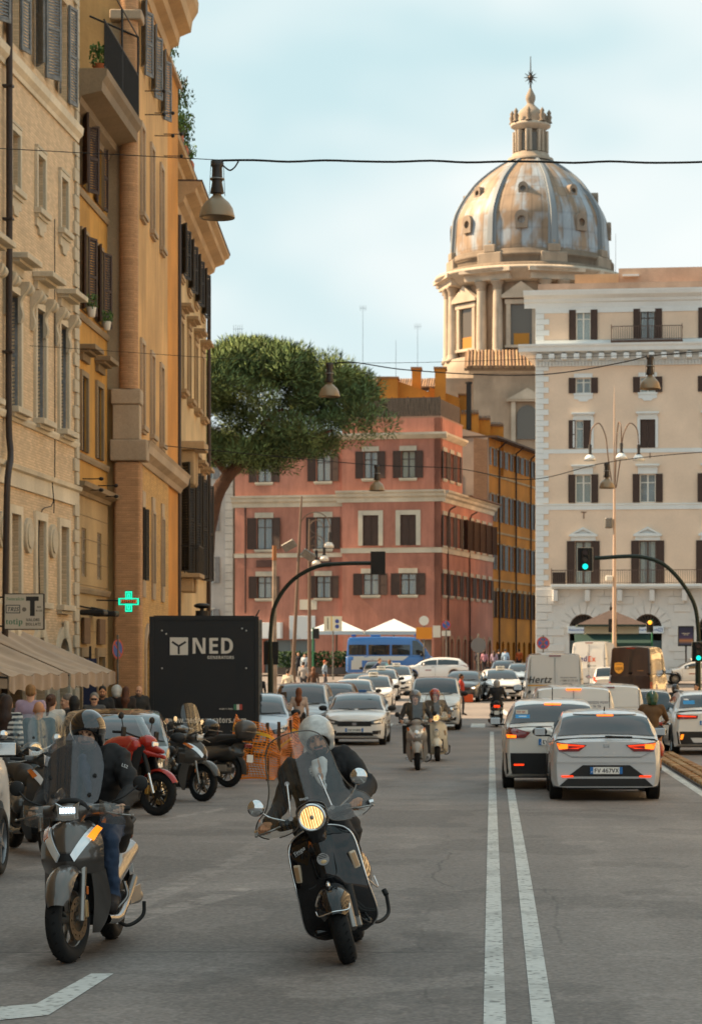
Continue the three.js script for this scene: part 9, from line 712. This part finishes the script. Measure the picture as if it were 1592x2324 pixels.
// ---------- signs ----------
function disc(p, r, draw, y, ry = 0) { const s = part('sign_face', p, [0, y, 0], ry); gb().cyl(0, 0, -0.02, r, r, 0.02, 28, T4(0, 0, 0, PI / 2)).mesh('plate', galv, s); decal(s, 'print', r * 2, r * 2, 128, 128, (c, w) => { c.clearRect(0, 0, w, w); c.beginPath(); c.arc(64, 64, 64, 0, 7); c.fillStyle = '#b5412f'; c.fill(); c.beginPath(); c.arc(64, 64, 50, 0, 7); c.fillStyle = '#2f55a0'; c.fill(); c.strokeStyle = '#b5412f'; c.lineWidth = 13; c.beginPath(); draw(c); c.stroke(); }, [0, 0, 0.004]); }
const cross = (c) => { c.moveTo(28, 28); c.lineTo(100, 100); c.moveTo(100, 28); c.lineTo(28, 100); }, slash = (c) => { c.moveTo(28, 28); c.lineTo(100, 100); };
{ const a = thing('road_sign', 'round blue and red no stopping sign before the pale palace', 'road sign', [3.1, GY(145), -145]); gb().rod([0, 0, 0], [0, 3.1, 0], 0.04).mesh('post', galv, a); disc(a, 0.38, cross, 2.62, 0); const b = thing('road_sign', 'round no parking sign with white plates by the lane mouth', 'road sign', [-3.05, GY(164), -164]); gb().rod([0, 0, 0], [0, 3.9, 0], 0.04).mesh('post', galv, b); disc(b, 0.32, slash, 3.55, 0); gb().box(-0.9, -0.38, 2.7, 3.5, -0.02, 0).box(-0.3, 0.3, 2.8, 3.15, -0.02, 0).mesh('white_plate', mat(0xcfcabd), b); const c = thing('road_sign', 'round no parking sign turned edge on at the ochre house', 'road sign', [-9.85, GY(64), -64]); gb().rod([0, 0, 0], [0, 3.1, 0], 0.03).mesh('post', galv, c); disc(c, 0.27, slash, 2.72, 1.15);
  const d = thing('road_sign', 'grey back of a round sign on a pole in the square', 'road sign', [-0.68, GY(128), -128]); gb().rod([0, 0, 0], [0, 3.2, 0], 0.045).mesh('post', galv, d); gb().cyl(0, 2.6, 0.05, 0.4, 0.4, 0.02, 24, T4(0, 0, 0, PI / 2)).mesh('sign_back', mat(0x6a6a6c, { roughness: 0.6 }), d); const e = thing('direction_sign', 'white and yellow direction panel with blue discs above the taxis', 'road sign', [-10.3, GY(158), -158]); gb().rod([0, 0, 0], [0, 4.2, 0], 0.05).mesh('post', galv, e); decal(e, 'panel_print', 1.15, 0.95, 128, 106, (k) => { k.fillStyle = '#ded6bd'; k.fillRect(0, 0, 128, 106); k.fillStyle = '#d8b25a'; k.fillRect(50, 0, 8, 106); k.fillStyle = '#2a2a2a'; k.fillRect(24, 10, 6, 86); k.fillStyle = '#3a4f96'; for (const y of [36, 74]) { k.beginPath(); k.arc(94, y, 15, 0, 7); k.fill(); } }, [0, 3.65, 0.06]); gb().box(-0.58, 0.58, 3.17, 4.13, 0.02, 0.055).mesh('panel', mat(0xded6bd), e); const f = thing('clock_sign', 'round white clock over an orange board left of the no parking sign', 'sign', [-4.6, GY(166), -166]); gb().rod([0, 0, 0], [0, 3.6, 0], 0.05).mesh('post', galv, f); gb().cyl(0, 3.85, 0, 0.33, 0.33, 0.1, 24, T4(0, 0, 0, PI / 2)).mesh('clock_face', mat(0xd8d6cc), f); gb().box(-0.55, 0.55, 2.6, 3.4, 0, 0.05).mesh('orange_board', mat(0xd88a2a), f); }
{ const g = thing('pharmacy_cross', 'glowing green pharmacy cross showing red digits', 'sign', [-10.0, 3.4, -67]); gb().rod([-0.9, 0.32, 0], [0, 0.3, 0], 0.02).mesh('bracket', iron, g); gb().ext(poly([[-0.1, -0.3], [0.1, -0.3], [0.1, -0.1], [0.3, -0.1], [0.3, 0.1], [0.1, 0.1], [0.1, 0.3], [-0.1, 0.3], [-0.1, 0.1], [-0.3, 0.1], [-0.3, -0.1], [-0.1, -0.1]]), 0.12, {}, T4(0, 0.28, -0.06)).mesh('case', matteBlack, g); const t = canvasTex(128, 128, (c) => { c.fillStyle = '#04120e'; c.fillRect(0, 0, 128, 128); c.strokeStyle = '#20f0b8'; c.lineWidth = 9; for (const k of [0, 12]) { c.strokeRect(46 + k, 8 + k, 36 - 2 * k, 112 - 2 * k); c.strokeRect(8 + k, 46 + k, 112 - 2 * k, 36 - 2 * k); } c.fillStyle = '#06140f'; c.fillRect(18, 52, 92, 24); c.fillStyle = '#ff6a2a'; c.font = 'bold 21px monospace'; c.fillText('17/11/23', 16, 71, 96); }); for (const [x0, x1, y0, y1] of [[-0.095, 0.095, -0.295, 0.295], [-0.295, -0.0951, -0.095, 0.095], [0.0951, 0.295, -0.095, 0.095]]) { const p = new THREE.PlaneGeometry(x1 - x0, y1 - y0), u = p.attributes.uv; p.translate((x0 + x1) / 2, (y0 + y1) / 2 + 0.28, 0.064); for (let i = 0; i < 4; i++) u.setXY(i, (p.attributes.position.getX(i) + 0.3) / 0.6, (p.attributes.position.getY(i) + 0.02) / 0.6); mesh('display', p, mat(0x000000, { emissive: 0xffffff, emissiveMap: t, emissiveIntensity: 0.6 }), g); }
  const s = thing('shop_sign', 'white lottery shop sign with green and black lettering at the left edge', 'sign', [-10.0, 2.72, -52]); gb().box(-0.43, 0.43, 0, 0.78, -0.06, 0.06, 0.015).mesh('case', iron, s); gb().rod([-1.1, 0.7, 0], [-0.43, 0.7, 0], 0.02).mesh('bracket', iron, s); gb().rod([-1.1, 0.08, 0], [-0.43, 0.08, 0], 0.02).mesh('bracket', iron, s); decal(s, 'print', 0.82, 0.74, 420, 380, (c, w, h) => { c.fillStyle = '#b9b0a0'; c.fillRect(0, 0, w, h); c.fillStyle = '#1f6a4c'; c.font = 'italic bold 44px serif'; c.fillText('Totocalcio', 10, 66, 200); c.font = 'bold 78px serif'; c.fillText('totip', 8, 330, 190); c.strokeStyle = '#26343c'; c.lineWidth = 9; c.strokeRect(14, 120, 150, 84); c.fillStyle = '#26343c'; c.font = 'italic bold 62px sans-serif'; c.fillText('TRIS', 22, 186, 136); c.fillStyle = '#6a6258'; c.beginPath(); c.arc(212, 166, 24, 0, 7); c.fill(); c.fillStyle = '#1d1c1c'; c.fillRect(232, 24, 140, 48); c.fillRect(276, 24, 52, 214); c.font = 'bold 28px sans-serif'; c.fillText('RIV.', 352, 150); c.fillText('N.125', 340, 190, 70); c.font = 'bold 42px sans-serif'; c.fillText('VALORI', 232, 296, 150); c.fillText('BOLLATI', 226, 344, 168); }, [0, 0.39, 0.064]);
  const bn = thing('street_banner', 'tall dark blue banner standing by the shop doors of the ochre house', 'banner', [-9.75, GY(59) + 0.14, -59]); gb().rod([0, 0, 0], [0, 2.6, 0], 0.03).mesh('post', iron, bn); gb().box(-0.16, 0.16, 0.7, 2.3, 0.02, 0.05).mesh('cloth', mat(0x2c3350), bn); gb().box(-0.15, 0.15, 0.1, 0.6, 0.02, 0.05).mesh('notice', mat(0xb9b2a4), bn); }
// ---------- awnings, parasols, kiosk, hedge, poster ----------
{ const cm = mat(0xb59c82, { roughness: 0.95, map: cl(TX.stain, 2.5), transmission: 0.15, thickness: 0 }); [['nearer beige canvas awning over the pavement at the left edge', 44.5, 50.6], ['farther beige canvas awning over the pavement before the shop doors', 51, 57]].forEach(([l, d0, d1]) => { const g = thing('canvas_awning', l, 'awning', [0, 0, 0], 0, 'beige awnings'); const f = (u, v) => { const d = lerp(d0, d1, u), sag = 0.12 * Math.sin(u * PI) * Math.sin(v * PI) + 0.025 * Math.sin(u * 25); return [lerp(-11.05, -8.85, v), lerp(2.75, 1.78, v) - sag, -d]; }; mesh('canvas', boxUV(surf(f, 30, 14, 0.012, false)), cm, g); mesh('valance', boxUV(surf((u, v) => { const p = f(u, 1); return [p[0] + 0.02 * Math.sin(u * 40), p[1] - v * (0.26 + 0.05 * Math.abs(Math.sin(u * 22))), p[2]]; }, 60, 4, 0.01, false)), cm, g); for (const d of [d0, d1]) { gb().rod([-11.1, 1.9, -d], [-8.87, 1.75, -d], 0.02).mesh('arm', iron, g); mesh('side_flap', boxUV(surf((u, v) => { const y1 = lerp(2.74, 1.77, u); return [lerp(-11.0, -8.87, u), lerp(y1, Math.max(1.55, y1 - 0.3), v), -d + 0.02 * Math.sin(u * 12)]; }, 12, 3, 0.01, false)), cm, g); } });
  const wm = mat(0xd2dade, { roughness: 0.9, transmission: 0.3, thickness: 0 }); [['left white parasol of the cafe before the pink house', -10.9, 171], ['right white parasol of the cafe behind the police bus', -6.9, 172]].forEach(([l, x, d]) => { const g = thing('parasol', l, 'parasol', [x, GY(d), -d], 0, 'white cafe parasols'); const r = 1.95; const P = [[-r, 3.15, -r], [r, 3.15, -r], [r, 3.15, r], [-r, 3.15, r]], q = [0, 1, 2, 3].map((i) => [P[i].map((v, k) => v), [0, 4.05, 0], P[(i + 1) % 4]]); for (const t of q) { const ge = new THREE.BufferGeometry(); ge.setAttribute('position', new THREE.Float32BufferAttribute([...t[0], ...t[1], ...t[2]], 3)); ge.setIndex([0, 1, 2]); mesh('canopy_panel', boxUV(thicken(ge, 0.02)), wm, g); } gb().box(-r, r, 2.9, 3.14, r - 0.02, r).box(-r, -r + 0.02, 2.9, 3.14, -r, r - 0.03).box(r - 0.02, r, 2.9, 3.14, -r, r - 0.03).mesh('valance', wm, g); gb().rod([0, 0, 0], [0, 4.0, 0], 0.06).mesh('pole', brownIron, g); for (const p of P) gb().rod([0, 3.95, 0], [p[0], p[1] - 0.05, p[2]], 0.025).mesh('rib', brownIron, g); });
  const k = thing('news_kiosk', 'news kiosk with tiled hip roof and dark green awning', 'kiosk', [8.0, GY(162), -162]); gb().box(-1.75, 1.75, 0, 3.5, -1.6, 1.0).mesh('cabin', mat(0x8a8478, { roughness: 0.6 }), k); gb().box(-1.8, 1.8, 2.95, 3.5, 1.0, 1.06).mesh('fascia', mat(0xc2bba6), k); const rp = [[-2.3, 3.55, 1.7], [2.3, 3.55, 1.7], [2.3, 3.55, -2.2], [-2.3, 3.55, -2.2]]; const rg = gb(); for (let i = 0; i < 4; i++) { const ge = new THREE.BufferGeometry(); const t = [rp[i], rp[(i + 1) % 4], [0, 4.55, -0.25]]; ge.setAttribute('position', new THREE.Float32BufferAttribute(t.flat(), 3)); ge.setIndex([0, 1, 2]); rg.geo(thicken(ge, 0.08)); } rg.mesh('hip_roof', mat(0x5a4a44, { roughness: 0.8, map: cl(TX.brick, 1.2) }), k); gb().box(-2.3, 2.3, 3.42, 3.545, -2.2, 1.7).mesh('eaves', mat(0x2c3a32), k); gb().lathe([[0.06, 0], [0.12, 0.15], [0.04, 0.3], [0.01, 0.6]], 10, 0, 4.5, -0.25).mesh('finial', iron, k); mesh('awning', boxUV(surf((u, v) => [lerp(-2.5, 2.5, u), lerp(2.9, 2.3, v), 1.08 + 1.2 * v], 12, 4, 0.02, false)), mat(0x1d3a34, { roughness: 0.9 }), k); gb().box(-2.5, 2.5, 2.08, 2.3, 2.27, 2.29).mesh('valance', mat(0x1d3a34, { roughness: 0.9 }), k); for (let i = 0; i < 9; i++) gb().box(-1.6 + i * 0.37, -1.3 + i * 0.37, 0.7 + (i % 3) * 0.45, 1.1 + (i % 3) * 0.45, 1.07, 1.1).mesh('magazine', mat([0xb9b2a0, 0x6a7a94, 0x9a4a3a, 0x3a4a5a][i % 4]), k);
  const hd = thing('hedge_planter', 'clipped green hedge in planters before the cafe parasols', 'hedge', [-12.2, GY(168) + 0.14, -168.2]); gb().box(-2.6, 2.6, 0, 0.5, -0.35, 0.35, 0.03).mesh('planter', mat(0x5a5048), hd); seed(55); const hf = gb(); for (let i = 0; i < 1500; i++) { const l = new THREE.PlaneGeometry(0.12, 0.16); l.rotateX(rr(-1.3, 1.3)); l.rotateY(rnd() * 6); l.translate(rr(-2.6, 2.6), rr(0.45, 1.6), rr(-0.4, 0.4)); hf.geo(l); } hf.mesh('foliage', leafDark, hd);
  const ps = thing('poster_stand', 'dark framed poster on a stand before the pale palace', 'poster', [13.4, GY(167), -167]); gb().rod([0, 0, 0], [0, 2.2, 0], 0.06).mesh('stand', iron, ps); gb().box(-0.55, 0.55, 2.1, 3.5, -0.06, 0.04, 0.03).mesh('frame', matteBlack, ps); decal(ps, 'poster_print', 0.95, 1.2, 96, 120, (c) => { const g = c.createLinearGradient(0, 0, 0, 120); g.addColorStop(0, '#1c2038'); g.addColorStop(0.6, '#4a3a58'); g.addColorStop(0.75, '#c07a4a'); g.addColorStop(1, '#2a3a5c'); c.fillStyle = g; c.fillRect(0, 0, 96, 120); c.fillStyle = '#d8c8a8'; c.fillRect(20, 40, 56, 4); c.fillRect(30, 50, 36, 3); }, [0, 2.8, 0.046]); }
renderer.render(scene, camera);
